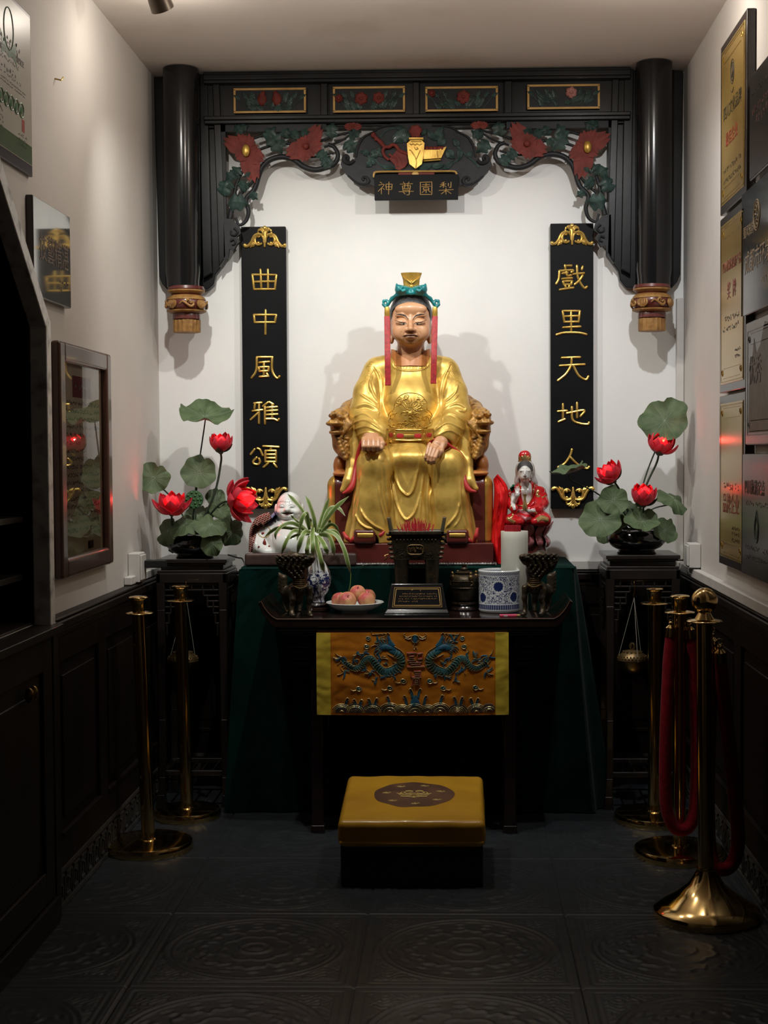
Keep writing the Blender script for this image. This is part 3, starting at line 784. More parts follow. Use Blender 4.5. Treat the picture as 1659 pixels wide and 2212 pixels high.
# spandrel fretwork; drawn for the left half and mirrored about the middle
SY = FY + .02
def SP(px, py, Y=SY): return at(px, py, Y)
def both(p, s_): return p if s_ < 0 else np.array((2 * Xm - p[0], p[1], p[2]))
VINES = [([(509, 470), (517, 486), (531.5, 477), (537, 456), (531.5, 431), (549.5, 409), (558.6, 380), (566, 362), (582, 346), (607, 339), (633, 344), (656, 360), (680, 367), (701, 363), (721, 355), (730, 337), (723, 319), (709, 312)], [2.5, 4, 5.5, 6, 6, 6, 6, 5, 4]),
         ([(545, 330), (575, 318), (610, 310), (650, 312), (690, 305), (730, 292), (770, 283)], [3, 3.5, 2.5]),
         ([(530, 360), (512, 395), (505, 430), (497, 472)], [3, 4, 6]),
         ([(545, 300), (590, 286), (640, 284)], [3, 3]), ([(700, 318), (735, 305), (757, 290), (761, 280)], [2.5, 2]),
         ([(560, 372), (540, 400), (514, 425)], [3, 3]), ([(566, 331), (548, 352), (530, 372)], [3, 2.5]), ([(660, 340), (690, 338), (720, 330)], [2.4, 2])]
RED_F = [((533, 328), [(2.62, 52, 17), (1.35, 34, 15), (-.55, 42, 17), (-1.3, 66, 19), (-2.4, 26, 13), (2.0, 38, 14), (.4, 26, 12)], 'big'), ((662, 318), [(.95, 52, 17), (.15, 34, 17), (-2.72, 44, 18), (-.9, 26, 15), (2.5, 22, 14), (-1.8, 32, 15), (1.6, 22, 13)], 'mid'), ((763, 277), [(.1, 18, 7), (1.3, 10, 8), (3.0, 18, 7), (2.2, 10, 7)], 'bud')]
LEAVES = [((524, 290), 26, 9, 2.2), ((515, 284), 26, 9, .4), ((577, 306), 36, 12, 1.0), ((583, 296), 46, 17, -.95), ((615, 300), 24, 10, 1.2), ((627, 297), 26, 9, .3), ((717, 300), 36, 13, 1.45), ((686, 330), 28, 11, -.7), ((715, 362), 28, 12, 2.2), ((701, 358), 24, 11, 1.0), ((510, 388), 26, 12, 2.5), ((505, 384), 28, 12, .9), ((502, 395), 20, 10, -2.4), ((484, 425), 42, 14, 1.25), ((494, 440), 46, 17, -.1), ((521, 413), 26, 10, .7), ((527, 404), 16, 8, 2.0), ((745, 308), 36, 14, -.8), ((755, 300), 30, 10, .5), ((540, 420), 22, 8, -.6), ((650, 292), 24, 8, .2), ((600, 318), 26, 8, .4), ((545, 372), 22, 8, -2.6)]
for s_ in (-1, 1):
    m = MB()
    for p, w in VINES:
        m.tube([both(q, s_) for q in spline([SP(*a) for a in p])], [a * sc(SY) for a in w], 10)
    # top and side rails of the fretwork, and the scrolled foot
    a, b = SP(474, 268), SP(705, 282)
    x0, x1 = sorted((both(a, s_)[0], both(b, s_)[0])); m.box(x0, x1, SY - .006, SY + .014, SP(600, 284)[2], fz(262))
    a, b = SP(476, 268), SP(490, 545); x0, x1 = sorted((both(a, s_)[0], both(b, s_)[0])); m.box(x0, x1, SY - .006, SY + .014, b[2], a[2])
    ft = [(484, 472), (502, 474), (517, 489), (521, 505), (512, 512), (519, 522), (512, 530), (506, 541), (496, 538), (494, 556), (484, 562)]
    m.prism([(both(SP(*q), s_)[0], SP(*q)[2]) for q in ft], SY - .008, SY + .012)
    sp = spline([SP(506, 492, SY - .012) + 0, SP(513, 500, SY - .012), SP(508, 508, SY - .012), SP(499, 506, SY - .012), SP(499, 498, SY - .012)])
    m.tube([both(q, s_) for q in sp], [3 * sc(SY), 1.5 * sc(SY)], 8)
    sp = spline([SP(497, 520, SY - .012), SP(506, 517, SY - .012), SP(508, 526, SY - .012), SP(501, 529, SY - .012)])
    m.tube([both(q, s_) for q in sp], [3 * sc(SY), 1.5 * sc(SY)], 8)
    m.build('fretwork_vine', M_CARV, can)
    for c, pts, kind in RED_F:
        m = MB(); q = both(SP(*c), s_)
        for an, L, w in pts:
            an2 = an if s_ < 0 else PI - an
            petal(m, (q[0], q[2]), L * sc(SY), w * sc(SY), an2, SY - .006, .020)
        fl = m.build('carved_flower', M_REDC, can)
        if kind == 'big':
            r = 10 * sc(SY); g = MB().ball((q[0], SY - .024, q[2]), (r * .85, .010, r * 1.3), 20, 12); g.build('flower_centre', M_GOLDP, fl); fl['label'] = 'big faded red carved flower with a gold centre'
        elif kind == 'mid': MB().ball((q[0], SY - .022, q[2]), (.013, .008, .013)).build('flower_centre', M_REDC, fl)
    for c, L, w, an in LEAVES:
        m = MB(); q = both(SP(*c), s_); leafy(m, (q[0], q[2]), L * sc(SY), w * sc(SY), an if s_ < 0 else PI - an, SY - .006, .014, 2.5, .08)
        m.build('carved_leaf', M_LEAFC, can)
# cloud-shaped centre board with a vase, a red gourd vessel and a gold basket
def K(a, b): return (740 + a / 5.184, 260 + b / 5.184)
half = [(820, 40), (560, 45), (440, 70), (345, 120), (330, 150), (230, 190), (185, 250), (155, 330), (150, 400), (130, 445), (85, 470), (75, 430), (60, 400), (20, 395), (-5, 430), (-20, 500), (10, 570), (60, 620), (110, 650), (125, 700), (190, 740), (260, 735), (310, 720), (345, 735), (420, 735), (480, 730), (640, 740), (820, 745)]
ctr = 820
pts = [K(a, b) for a, b in half]; mir = [K(2 * ctr - a, b) for a, b in half[::-1]]
poly = [(SP(*p)[0], SP(*p)[2]) for p in pts[:-1] + mir[:-1]]
cl = MB().prism(poly, SY - .012, SY + .03)
for s_ in (0, 1):
    for sp, w in (([(130, 445), (85, 480), (35, 465), (15, 425), (40, 398), (65, 420), (55, 445)], [4, 5, 3]), ([(60, 620), (160, 700), (250, 720), (290, 680), (265, 640), (225, 645), (235, 675)], [2, 4, 2.5]), ([(345, 130), (230, 195), (170, 300), (150, 410)], [2, 3, 2]), ([(340, 140), (400, 90), (500, 62), (640, 60)], [2, 2.5, 2])):
        cl.tube(spline([SP(*K(a if not s_ else 2 * ctr - a, b), SY - .014) for a, b in sp]), [q * sc(SY) for q in w], 8)
cl = cl.build('cloud_board', M_CARV, can, bevel=.003)
KY = SY - .014
def KP(a, b, Y=KY): return SP(*K(a, b), Y)
v = MB()
u = sc(KY)
vc = [(745, 205), (905, 205), (905, 225), (885, 235), (920, 265), (905, 420), (890, 500), (820, 555), (750, 500), (735, 420), (722, 270), (765, 235), (745, 225)]
v.prism([(KP(a, b)[0], KP(a, b)[2]) for a, b in vc], KY - .022, KY + .004)
v.tube([KP(742, 215, KY - .020), KP(908, 215, KY - .020)], 2.2 * u, 8); v.tube([KP(765, 238, KY - .020), KP(885, 238, KY - .020)], 1.6 * u, 8)
for sp in ([(755, 262), (770, 274), (790, 264), (812, 276), (835, 264), (860, 276), (890, 262)], [(820, 540), (825, 440), (770, 345), (745, 330)], [(825, 440), (870, 335)], [(805, 300), (820, 325), (845, 318), (830, 300)]):
    v.tube(spline([KP(a, b, KY - .0225) for a, b in sp]), 1.1 * u, 6)
v.build('carved_vase', M_GOLDP, can, bevel=.002)
k = MB()
k.prism([(KP(a, b)[0], KP(a, b)[2]) for a, b in ((905, 335), (1060, 335), (1165, 300), (1105, 430), (905, 445))], KY - .014, KY + .004)
k.tube([KP(905, 455, KY - .010), KP(1100, 440, KY - .010)], 2 * u, 8); k.tube([KP(1060, 340, KY - .015), KP(1070, 430, KY - .015)], 1.2 * u, 6)
k.build('carved_basket', M_GOLDP, can, bevel=.002)
b = MB()
for a in (945, 990, 1035, 1080, 1115): b.ball(KP(a, 318, KY - .006), (5.5 * u, 5 * u, 5.5 * u))
b.build('carved_fruit', M_REDC, can)
r = MB()
r.prism([(KP(a, b)[0], KP(a, b)[2]) for a, b in ((520, 440), (560, 400), (600, 345), (650, 330), (720, 370), (735, 480), (700, 530), (640, 565), (600, 555), (580, 500))], KY - .012, KY + .004)
for sp, w in (([(520, 445), (470, 400), (450, 340), (480, 300), (520, 300), (560, 275), (600, 290), (640, 340), (730, 380)], [3, 3.6, 4, 4, 4]), ([(345, 165), (385, 205), (430, 250), (470, 300)], [4.5, 3.5, 5, 4]), ([(520, 375), (545, 400), (600, 430), (620, 520)], [2.5, 3, 2]), ([(590, 370), (640, 420), (680, 520)], [2, 2, 1.5])):
    r.tube(spline([KP(a, b, KY - .010) for a, b in sp]), [q * u for q in w], 8)
r.ball(KP(345, 165, KY - .008), 6 * u).ball(KP(380, 208, KY - .008), 5 * u)
r.build('carved_gourd_vessel', M_REDC, can, bevel=.003)
for c in ((820, 130), ):
    m = MB(); q = KP(*c)
    for an in (.3, 1.2, 2.2, 3.2, 4.1, 5.2): petal(m, (q[0], q[2]), 14 * u, 6 * u, an, KY - .004, .010)
    m.build('carved_flower', M_REDC, can)
for (c, L, w, an, lob) in (((650, 180), 22, 15, .2, 0), ((580, 150), 25, 16, -.7, 0), ((690, 90), 22, 5, 3.0, 0), ((960, 120), 24, 6, -1.0, 0), ((1050, 170), 26, 6, .9, 0), ((1010, 180), 26, 10, .1, 0), ((1000, 215), 30, 7, .5, 0), ((1150, 200), 24, 9, -2.4, 0), ((700, 520), 30, 8, 3.2, 0), ((850, 545), 32, 8, .25, 0), ((1000, 520), 30, 6, .1, 0), ((1160, 340), 26, 9, -.75, 0), ((1320, 320), 26, 6, -1.7, 0), ((1130, 550), 30, 6, .7, 0), ((380, 420), 22, 8, 2.0, 2), ((350, 430), 24, 8, -2.3, 2), ((390, 395), 20, 9, .9, 2), ((450, 520), 28, 6, -.2, 0), ((300, 380), 20, 6, 2.8, 0), ((1400, 420), 18, 6, 1.0, 0), ((1300, 290), 20, 6, 2.2, 0), ((880, 165), 18, 5, .8, 0), ((760, 185), 16, 5, 2.3, 0)):
    m = MB(); q = KP(*c); leafy(m, (q[0], q[2]), L * u, w * u, an, KY, .008, lob); m.build('carved_leaf', M_LEAFC, can)
for sp in ([(190, 350), (260, 370), (310, 420), (365, 440), (420, 500), (500, 530)], [(420, 190), (470, 130), (560, 90), (620, 95)], [(1530, 530), (1470, 460), (1400, 400), (1320, 330), (1260, 250)], [(1320, 320), (1300, 430), (1200, 500), (1110, 545)], [(580, 160), (600, 230), (660, 245), (700, 220), (720, 160)]):
    m = MB(); m.tube(spline([KP(a, b, KY) for a, b in sp]), [2.4 * u, 1.6 * u], 6); m.build('carved_twig', M_LEAFC, can)
# name board hanging in front of the cloud board
NY = SY - .045
nb = thing('name_board', SP(899, 432, NY), 'small black board with four gold characters hanging under the cloud board', 'sign')
a, b = SP(809, 432, NY), SP(989.5, 376, NY)
MB().box(a[0], b[0], NY, NY + .022, a[2], b[2]).build('board', M_BOARD, nb, bevel=.002)
g = MB(); pth = [(350, 640), (352, 600), (385, 578), (600, 573), (820, 571), (1050, 571), (1240, 571), (1275, 595), (1283, 620)]
g.tube(spline([SP(*K(a, b), NY + .016) for a, b in pth]), 2.2 * sc(NY), 8); q = SP(*K(815, 600), NY + .014); g.ball(q, (8 * u, .004, 5 * u))
g.build('gold_cap_moulding', M_GOLDTRIM, nb)
MB().box(SP(860, 370, NY)[0], SP(938, 370, NY)[0], NY + .018, NY + .032, SP(900, 377, NY)[2], SP(900, 371, NY)[2]).build('hanging_bar', M_REDC, nb)
SIGN = [[(420, 690), (440, 705)], [(405, 725), (465, 720), (400, 795)], [(435, 755), (435, 825)], [(450, 760), (470, 775)], [(485, 715), (555, 715), (550, 775), (490, 775), (485, 715)], [(485, 745), (552, 745)], [(520, 690), (515, 828)],
        [(680, 690), (695, 710)], [(745, 690), (730, 710)], [(645, 715), (785, 710)], [(670, 735), (760, 730), (755, 780), (675, 785), (670, 735)], [(700, 715), (690, 760)], [(730, 715), (735, 755)], [(680, 765), (755, 762)], [(630, 800), (795, 795)], [(745, 785), (745, 830), (720, 835)], [(680, 805), (700, 825)],
        [(870, 695), (1000, 690), (1000, 830), (870, 830), (870, 695)], [(895, 720), (975, 718)], [(935, 705), (935, 740)], [(885, 740), (985, 738)], [(905, 755), (965, 755), (965, 778), (905, 778), (905, 755)], [(920, 785), (890, 810)], [(935, 780), (935, 812)], [(960, 785), (985, 805)],
        [(1140, 690), (1110, 705)], [(1095, 720), (1160, 712)], [(1130, 700), (1130, 755)], [(1125, 725), (1090, 745)], [(1140, 730), (1160, 745)], [(1185, 705), (1185, 735)], [(1215, 690), (1212, 750), (1195, 750)], [(1080, 785), (1240, 775)], [(1158, 760), (1158, 828)], [(1150, 790), (1105, 825)], [(1170, 790), (1215, 820)]]
m = MB(); strokes(m, SIGN, lambda a, b: K(a, b), NY, .75 * sc(NY)); m.build('lettering', M_GOLDTRIM, nb)
# ================================================================== COUPLET BOARDS
BY = WY - .035
def ornament(parent, cx, cy, flip, Yp, name):
    m = MB(); u = sc(Yp)
    def O(dx, dy, s_): return at(cx + s_ * dx / 7.136, cy + (-dy if flip else dy) / 7.136, Yp - .004)
    for s_ in (-1, 1):
        for p, w in (([(30, -45), (110, -55), (165, -20), (205, 60), (250, 118), (290, 128), (312, 112)], [3, 3.6, 3.2, 3.6, 4]), ([(12, 70), (20, 0), (60, -48), (115, -40), (150, 10), (145, 70), (105, 105), (60, 95), (45, 75)], [2, 3, 3, 3, 2]),
                     ([(150, 50), (160, 95), (172, 135)], [2, 3, 1]), ([(180, 70), (195, 110), (220, 150)], [2, 3, 1]), ([(165, 60), (185, 105), (195, 140)], [2, 3, 1]), ([(15, -60), (45, -110), (85, -125), (100, -100)], [2, 3, 2]), ([(8, -70), (25, -120), (55, -145), (70, -125)], [2, 3, 2]), ([(5, -40), (15, -90), (20, -130)], [2.5, 3, 1.5]), ([(60, -48), (95, -70), (110, -95)], [2, 2.5, 1]), ([(110, -10), (85, -18), (80, -35)], [1.5, 2, 1])):
            m.tube(spline([O(a, b, s_) for a, b in p]), [q * u for q in w], 8, (1, 1))
        m.ball(O(98, 78, s_), 3.6 * u); m.ball(O(308, 112, s_), 4.2 * u)
    m.ball(O(0, -150, 1), (5 * u, 4 * u, 5 * u)); m.ball(O(0, -168, 1), 3 * u)
    m.rod([O(0, -90, 1), O(0, 20, 1), O(0, 130, 1)], [4 * u, 3 * u, 2.4 * u])
    m.build(name, M_GOLDL, parent)
C2 = lambda a, b: (500 + a / 7.136, 470 + b / 7.136)
C4 = lambda a, b: (500 + a / 6.143, 760 + b / 6.143)
C3 = lambda a, b: (1170 + a / 7.136, 470 + b / 7.136)
C6 = lambda a, b: (1040 + a / 3.607, 840 + b / 3.607)
CH_L = [(C2, [[(320, 880), (350, 1105), (670, 1105), (690, 885), (320, 880)], [(445, 800), (462, 1090)], [(560, 800), (565, 1090)], [(355, 990), (680, 985)]]),
        (C2, [[(345, 1500), (360, 1615), (670, 1615), (690, 1500), (345, 1500)], [(525, 1425), (525, 1795)]]),
        (C4, [[(335, 75), (335, 200), (318, 275), (268, 345)], [(335, 70), (545, 70)], [(540, 72), (538, 220), (562, 300), (608, 350), (638, 325)], [(370, 142), (500, 132)], [(360, 205), (495, 200), (490, 252), (372, 258), (360, 205)], [(430, 135), (430, 320)], [(372, 330), (490, 325)], [(468, 285), (490, 325)]]),
        (C4, [[(300, 682), (400, 675)], [(312, 690), (305, 750)], [(280, 785), (410, 770)], [(366, 685), (366, 948)], [(360, 805), (255, 900)], [(490, 668), (420, 720)], [(442, 725), (446, 955)], [(500, 665), (555, 695)], [(460, 740), (605, 730)], [(460, 785), (610, 775)], [(460, 835), (612, 828)], [(450, 890), (560, 890), (610, 912), (630, 892)], [(540, 695), (540, 888)]]),
        (C4, [[(308, 1292), (255, 1360)], [(345, 1280), (380, 1300), (415, 1375)], [(335, 1402), (290, 1450), (302, 1485), (350, 1493), (380, 1462), (365, 1415)], [(420, 1252), (628, 1262)], [(530, 1262), (518, 1302)], [(450, 1312), (590, 1312), (590, 1458), (450, 1458), (450, 1312)], [(460, 1362), (585, 1362)], [(460, 1408), (585, 1408)], [(495, 1470), (425, 1530)], [(560, 1480), (600, 1530)]])]
CH_R = [(C3, [[(360, 732), (366, 790)], [(375, 745), (460, 740)], [(275, 822), (480, 812), (460, 842)], [(275, 825), (262, 950), (225, 1020)], [(320, 862), (400, 852)], [(385, 835), (395, 895), (455, 888)], [(315, 945), (470, 932)], [(330, 985), (470, 978), (455, 1030), (345, 1035), (330, 985)], [(365, 1042), (375, 1085)], [(430, 1040), (420, 1085)], [(280, 1112), (490, 1080)], [(490, 872), (655, 856)], [(545, 742), (555, 900), (600, 1010), (660, 1088), (700, 1065)], [(635, 892), (580, 970), (510, 1030)], [(635, 752), (620, 800)]]),
        (C3, [[(325, 1440), (350, 1610), (570, 1605), (590, 1440), (325, 1440)], [(335, 1525), (580, 1515)], [(455, 1445), (455, 1748)], [(330, 1695), (600, 1680)], [(230, 1805), (350, 1775), (560, 1775), (690, 1800)]]),
        (lambda a, b: (a, b), [[(1213.4, 773), (1253, 771.5)], [(1209, 790), (1263, 787)], [(1235, 773), (1233, 790), (1222, 808), (1205, 822)], [(1238, 789), (1250, 811), (1265, 820), (1271, 813)]]),
        (C6, [[(595, 175), (665, 170)], [(635, 118), (635, 235)], [(600, 257), (650, 235)], [(665, 190), (800, 167), (772, 213)], [(705, 142), (710, 240), (770, 270), (828, 275), (838, 262)], [(745, 108), (745, 222)]]),
        (C6, [[(705, 472), (690, 520), (650, 580), (597, 610)], [(690, 530), (750, 588), (818, 620), (838, 607)]])]
for nm, x0, x1, y0, y1, CH, (oc, o1, o2), lb in (('l', 526.5, 616.5, 489, 1099, CH_L, (573, 512, 1075), 'long black vertical board with five gold characters on the left of the statue'.split('@')[0]), ('r', 1190, 1282, 482, 1099, CH_R, (1237, 507, 1074), '')):
    L = 'tall black couplet board, five gold characters, ' + ('behind the laughing porcelain figure' if nm == 'l' else 'right of the red and white seated figurine')
    a, b = at(x0, y1, BY), at(x1, y0, BY)
    t = thing('couplet_board', ((a[0] + b[0]) / 2, WY, a[2]), L, 'couplet board', 'couplet boards on the back wall')
    MB().box(a[0], b[0], BY, WY - .008, a[2], b[2]).build('board', M_BOARD, t, bevel=.002)
    MB().box(a[0] + .02, b[0] - .02, WY - .008, WY - .0005, a[2] + .05, b[2] - .05).build('back_batten', M_BACKW, t)
    for f, ls in CH:
        m = MB(); strokes(m, ls, f, BY - .001, 2.7 * sc(BY)); m.build('gilt_character', M_GOLDL, t)
    ornament(t, oc - 1.2, o1 + 2, False, BY, 'gilt_ornament'); ornament(t, oc + 1, o2 - 2, True, BY, 'gilt_ornament')
# ================================================================== THRONE AND GILDED STATUE
def rr(px, Y): return px * sc(Y)
O_ = at(888, 1174, 5.75)
PLZ = 1.05
thr = thing('carved_throne', (O_[0], 5.82, .972), 'dark red throne with two gilded dragon heads, its plinth standing on the green cloth', 'throne')
x0, x1 = at(716, 1190, 5.58)[0], at(1066, 1190, 5.58)[0]
pl = MB().box(x0, x1, 5.58, 6.03, .972, PLZ).build('plinth', M_THRED, thr, bevel=.004)
MB().box(x0 - .012, x1 + .012, 5.566, 6.035, .9655, .9715).build('lace_edge', M_SILVL, thr)
m = MB(); rnd = random.Random(3)
for k in range(60):
    x = x0 + (x1 - x0) * k / 59
    m.ball((x, 5.566 + rnd.uniform(-.003, .003), .9705), (rnd.uniform(.004, .010), .006, rnd.uniform(.003, .006)), 7, 5)
m.build('lace_fringe', M_SILVL, thr)
for s_ in (-1, 1):           # rounded side blocks with a gilt edge band
    xa, xb = (at(706, 1100, 5.63)[0], at(775, 1100, 5.63)[0]) if s_ < 0 else (at(1006, 1100, 5.63)[0], at(1064, 1100, 5.63)[0])
    zt_ = at(732, 1027, 5.66)[2]
    S = SDF((xa - .02, 5.58, PLZ - .02), (xb + .02, 6.05, zt_ + .03), .0045)
    c = ((xa + xb) / 2, 5.85, (PLZ + zt_) / 2 - .02); h = ((xb - xa) / 2, .182, (zt_ - PLZ) / 2 + .02)
    S.box(c, h, .045, 0)
    S.box((c[0], c[1], PLZ - .05), (1, 1, .05), 0, 0, mode='sub')
    v, f = S.mesh(); blk = arr_obj('side_block', v, f, M_THRED, thr)
    G = SDF((xa - .03, 5.57, PLZ - .02), (xb + .03, 6.06, zt_ + .04), .004)
    G.box(c, (h[0] + .005, h[1] + .005, h[2] + .005), .048, 0); w = rr(14, 5.63)
    xc = xa + w / 2 if s_ < 0 else xb - w / 2
    G.box((xc, c[1], c[2]), (w / 2 + .004, 1, 1), 0, 0, mode='int'); G.box((c[0], c[1], PLZ - .05), (1, 1, .05), 0, 0, mode='sub')
    v, f = G.mesh(); arr_obj('gilt_band', v, f, M_GOLDP, blk)
# back rest
arc = [(742, 1030), (744, 985), (735, 960), (742, 900), (757, 868), (775, 848), (800, 835), (888, 826), (976, 835), (1003, 846), (1022, 866), (1038, 905), (1044, 960), (1048, 1000), (1040, 1030)]
MB().prism([(at(a, b, 5.97)[0], at(a, b, 5.97)[2]) for a, b in arc], 5.95, 6.01).build('back_rest', M_ORANGE, thr, bevel=.012, seg=3)
for s_ in (-1, 1):
    def D(px, py, Y): p = at(px, py, Y); return p if s_ > 0 else np.array((2 * O_[0] - p[0] + .003, p[1], p[2]))
    lo = np.minimum(D(1000, 850, 5.6), D(1075, 1035, 5.6)) - .05; hi = np.maximum(D(1000, 850, 5.6), D(1075, 1035, 5.6)) + .05; lo[1] = 5.54; hi[1] = 6.0
    S = SDF(lo, hi, .0026); u = sc(5.7)
    S.chain([(D(1008, 868, 5.92), 16 * u), (D(1022, 885, 5.86), 20 * u), (D(1038, 902, 5.74), 20 * u), (D(1044, 912, 5.67), 17 * u)], .02)
    S.chain([(D(1040, 930, 5.70), 20 * u), (D(1034, 960, 5.70), 19 * u), (D(1026, 985, 5.74), 15 * u), (D(1022, 1020, 5.78), 13 * u)], .02)
    S.ell(D(1048, 913, 5.625), (19 * u, .045, 7 * u), .010); S.ell(D(1046, 932, 5.635), (15 * u, .038, 6 * u), .008)
    S.ell(D(1047, 923, 5.60), (16 * u, .04, 3.6 * u), .004, mode='sub')
    S.ell(D(1056, 908, 5.60), (4 * u, .012, 4 * u), .006); S.ell(D(1042, 908, 5.598), (4 * u, .012, 4 * u), .006)
    for (a, b, r) in ((1036, 900, 7), (1056, 896, 6), (1050, 893, 5)): S.ell(D(a, b, 5.645), (r * u, .02, r * .8 * u), .006)
    S.chain([(D(1052, 897, 5.66), 5 * u), (D(1054, 890, 5.67), 3 * u), (D(1050, 886, 5.69), 2.2 * u)], .006)
    S.chain([(D(1028, 900, 5.66), 5 * u), (D(1021, 894, 5.67), 3.5 * u), (D(1024, 888, 5.68), 2 * u)], .006)
    for k in range(7):
        a = 1022 + 4 * k; S.chain([(D(a, 905 + 3 * k, 5.66), 4.5 * u), (D(a - 8, 915 + 4 * k, 5.65), 4 * u), (D(a - 12, 908 + 4 * k, 5.67), 2 * u)], .006)
    for k in range(6):
        y = 940 + 8 * k; S.chain([(D(1052 - k * 3, y, 5.655), 5 * u), (D(1042 - k * 3, y + 7, 5.635), 5 * u), (D(1034 - k * 2, y + 2, 5.645), 3 * u)], .005)
        S.ell(D(1024 + 2 * (k % 2), y + 6, 5.665), (7 * u, .02, 5 * u), .006)
    for k in range(8):
        S.chain([(D(1008 + k * 4, 872 + 3.4 * k, 5.90 - k * .03), 3 * u), (D(1016 + k * 4, 866 + 4.2 * k, 5.86 - k * .03), 4 * u)], .006)
    v, f = S.mesh(); arr_obj('dragon_head', smooth_v(v, f, 1), f if s_ else f, M_CARVG, thr)
    B = SDF(D(1040, 1010, 5.74) - .13, D(1040, 1010, 5.74) + .13, .004)
    B.ell(D(1042, 1005, 5.74), (14 * u, .05, 24 * u), 0); B.ell(D(1030, 1022, 5.70), (26 * u, .05, 7 * u), .012)
    v, f = B.mesh(); arr_obj('arm_base', v, f, M_ORANGE, thr)

deity = thing('gilded_statue', (O_[0], 5.76, PLZ), 'large gilded seated emperor figure in a gold robe, hands on its knees', 'statue')
def A(px, py, Y, r): return (at(px, py, Y), r * sc(Y))
lo = at(728, 1176, 5.62); hi = at(1046, 752, 5.62); lo[1], hi[1] = 5.50, 5.97; lo[2] = PLZ - .01
S = SDF(lo, hi, .0029)
S.chain([A(887, 800, 5.82, 50), A(887, 862, 5.80, 63), A(887, 935, 5.79, 64)], .02, .78)
S.ell(at(887, 880, 5.76), (rr(58, 5.76), .085, rr(56, 5.76)), .03)
S.chain([A(816, 800, 5.83, 25), A(887, 793, 5.83, 30), A(960, 800, 5.83, 25)], .02)
S.chain([A(862, 778, 5.83, 16), A(815, 793, 5.83, 21)], .02); S.chain([A(914, 778, 5.83, 16), A(961, 793, 5.83, 21)], .02)
S.chain([A(812, 806, 5.83, 29), A(800, 850, 5.80, 36), A(794, 903, 5.76, 41)], .012)
S.chain([A(965, 806, 5.83, 29), A(974, 850, 5.80, 35), A(982, 903, 5.76, 38)], .012)
S.chain([A(794, 903, 5.76, 41), A(811, 938, 5.66, 34)], .02); S.chain([A(982, 903, 5.76, 38), A(956, 940, 5.66, 36)], .02)
S.chain([A(768, 935, 5.72, 20), A(762, 1005, 5.68, 14), A(753, 1040, 5.645, 12), A(740, 1058, 5.635, 6)], .012)
S.chain([A(1000, 935, 5.72, 21), A(1008, 1000, 5.68, 13), A(1014, 1040, 5.645, 12), A(1028, 1055, 5.635, 6)], .012)
S.chain([A(845, 975, 5.82, 46), A(808, 1004, 5.635, 36)], .02); S.chain([A(928, 975, 5.82, 46), A(966, 1004, 5.635, 37)], .02)
S.ell(at(887, 990, 5.76), (rr(62, 5.76), .13, rr(34, 5.76)), .03)
S.chain([A(808, 1004, 5.635, 36), A(803, 1080, 5.64, 39), A(797, 1172, 5.645, 47)], .018, .92)
S.chain([A(966, 1004, 5.635, 37), A(972, 1080, 5.64, 40), A(980, 1172, 5.645, 46)], .018, .92)
S.chain([A(887, 1005, 5.74, 52), A(887, 1172, 5.72, 66)], .03, .85)
S.chain([A(790, 1060, 5.70, 28), A(766, 1172, 5.69, 26)], .02); S.chain([A(986, 1060, 5.70, 28), A(1008, 1172, 5.69, 26)], .02)
S.cone(at(887, 735, 5.815), at(887, 781, 5.815), rr(37, 5.8), rr(38, 5.8), .004, .9, mode='sub')
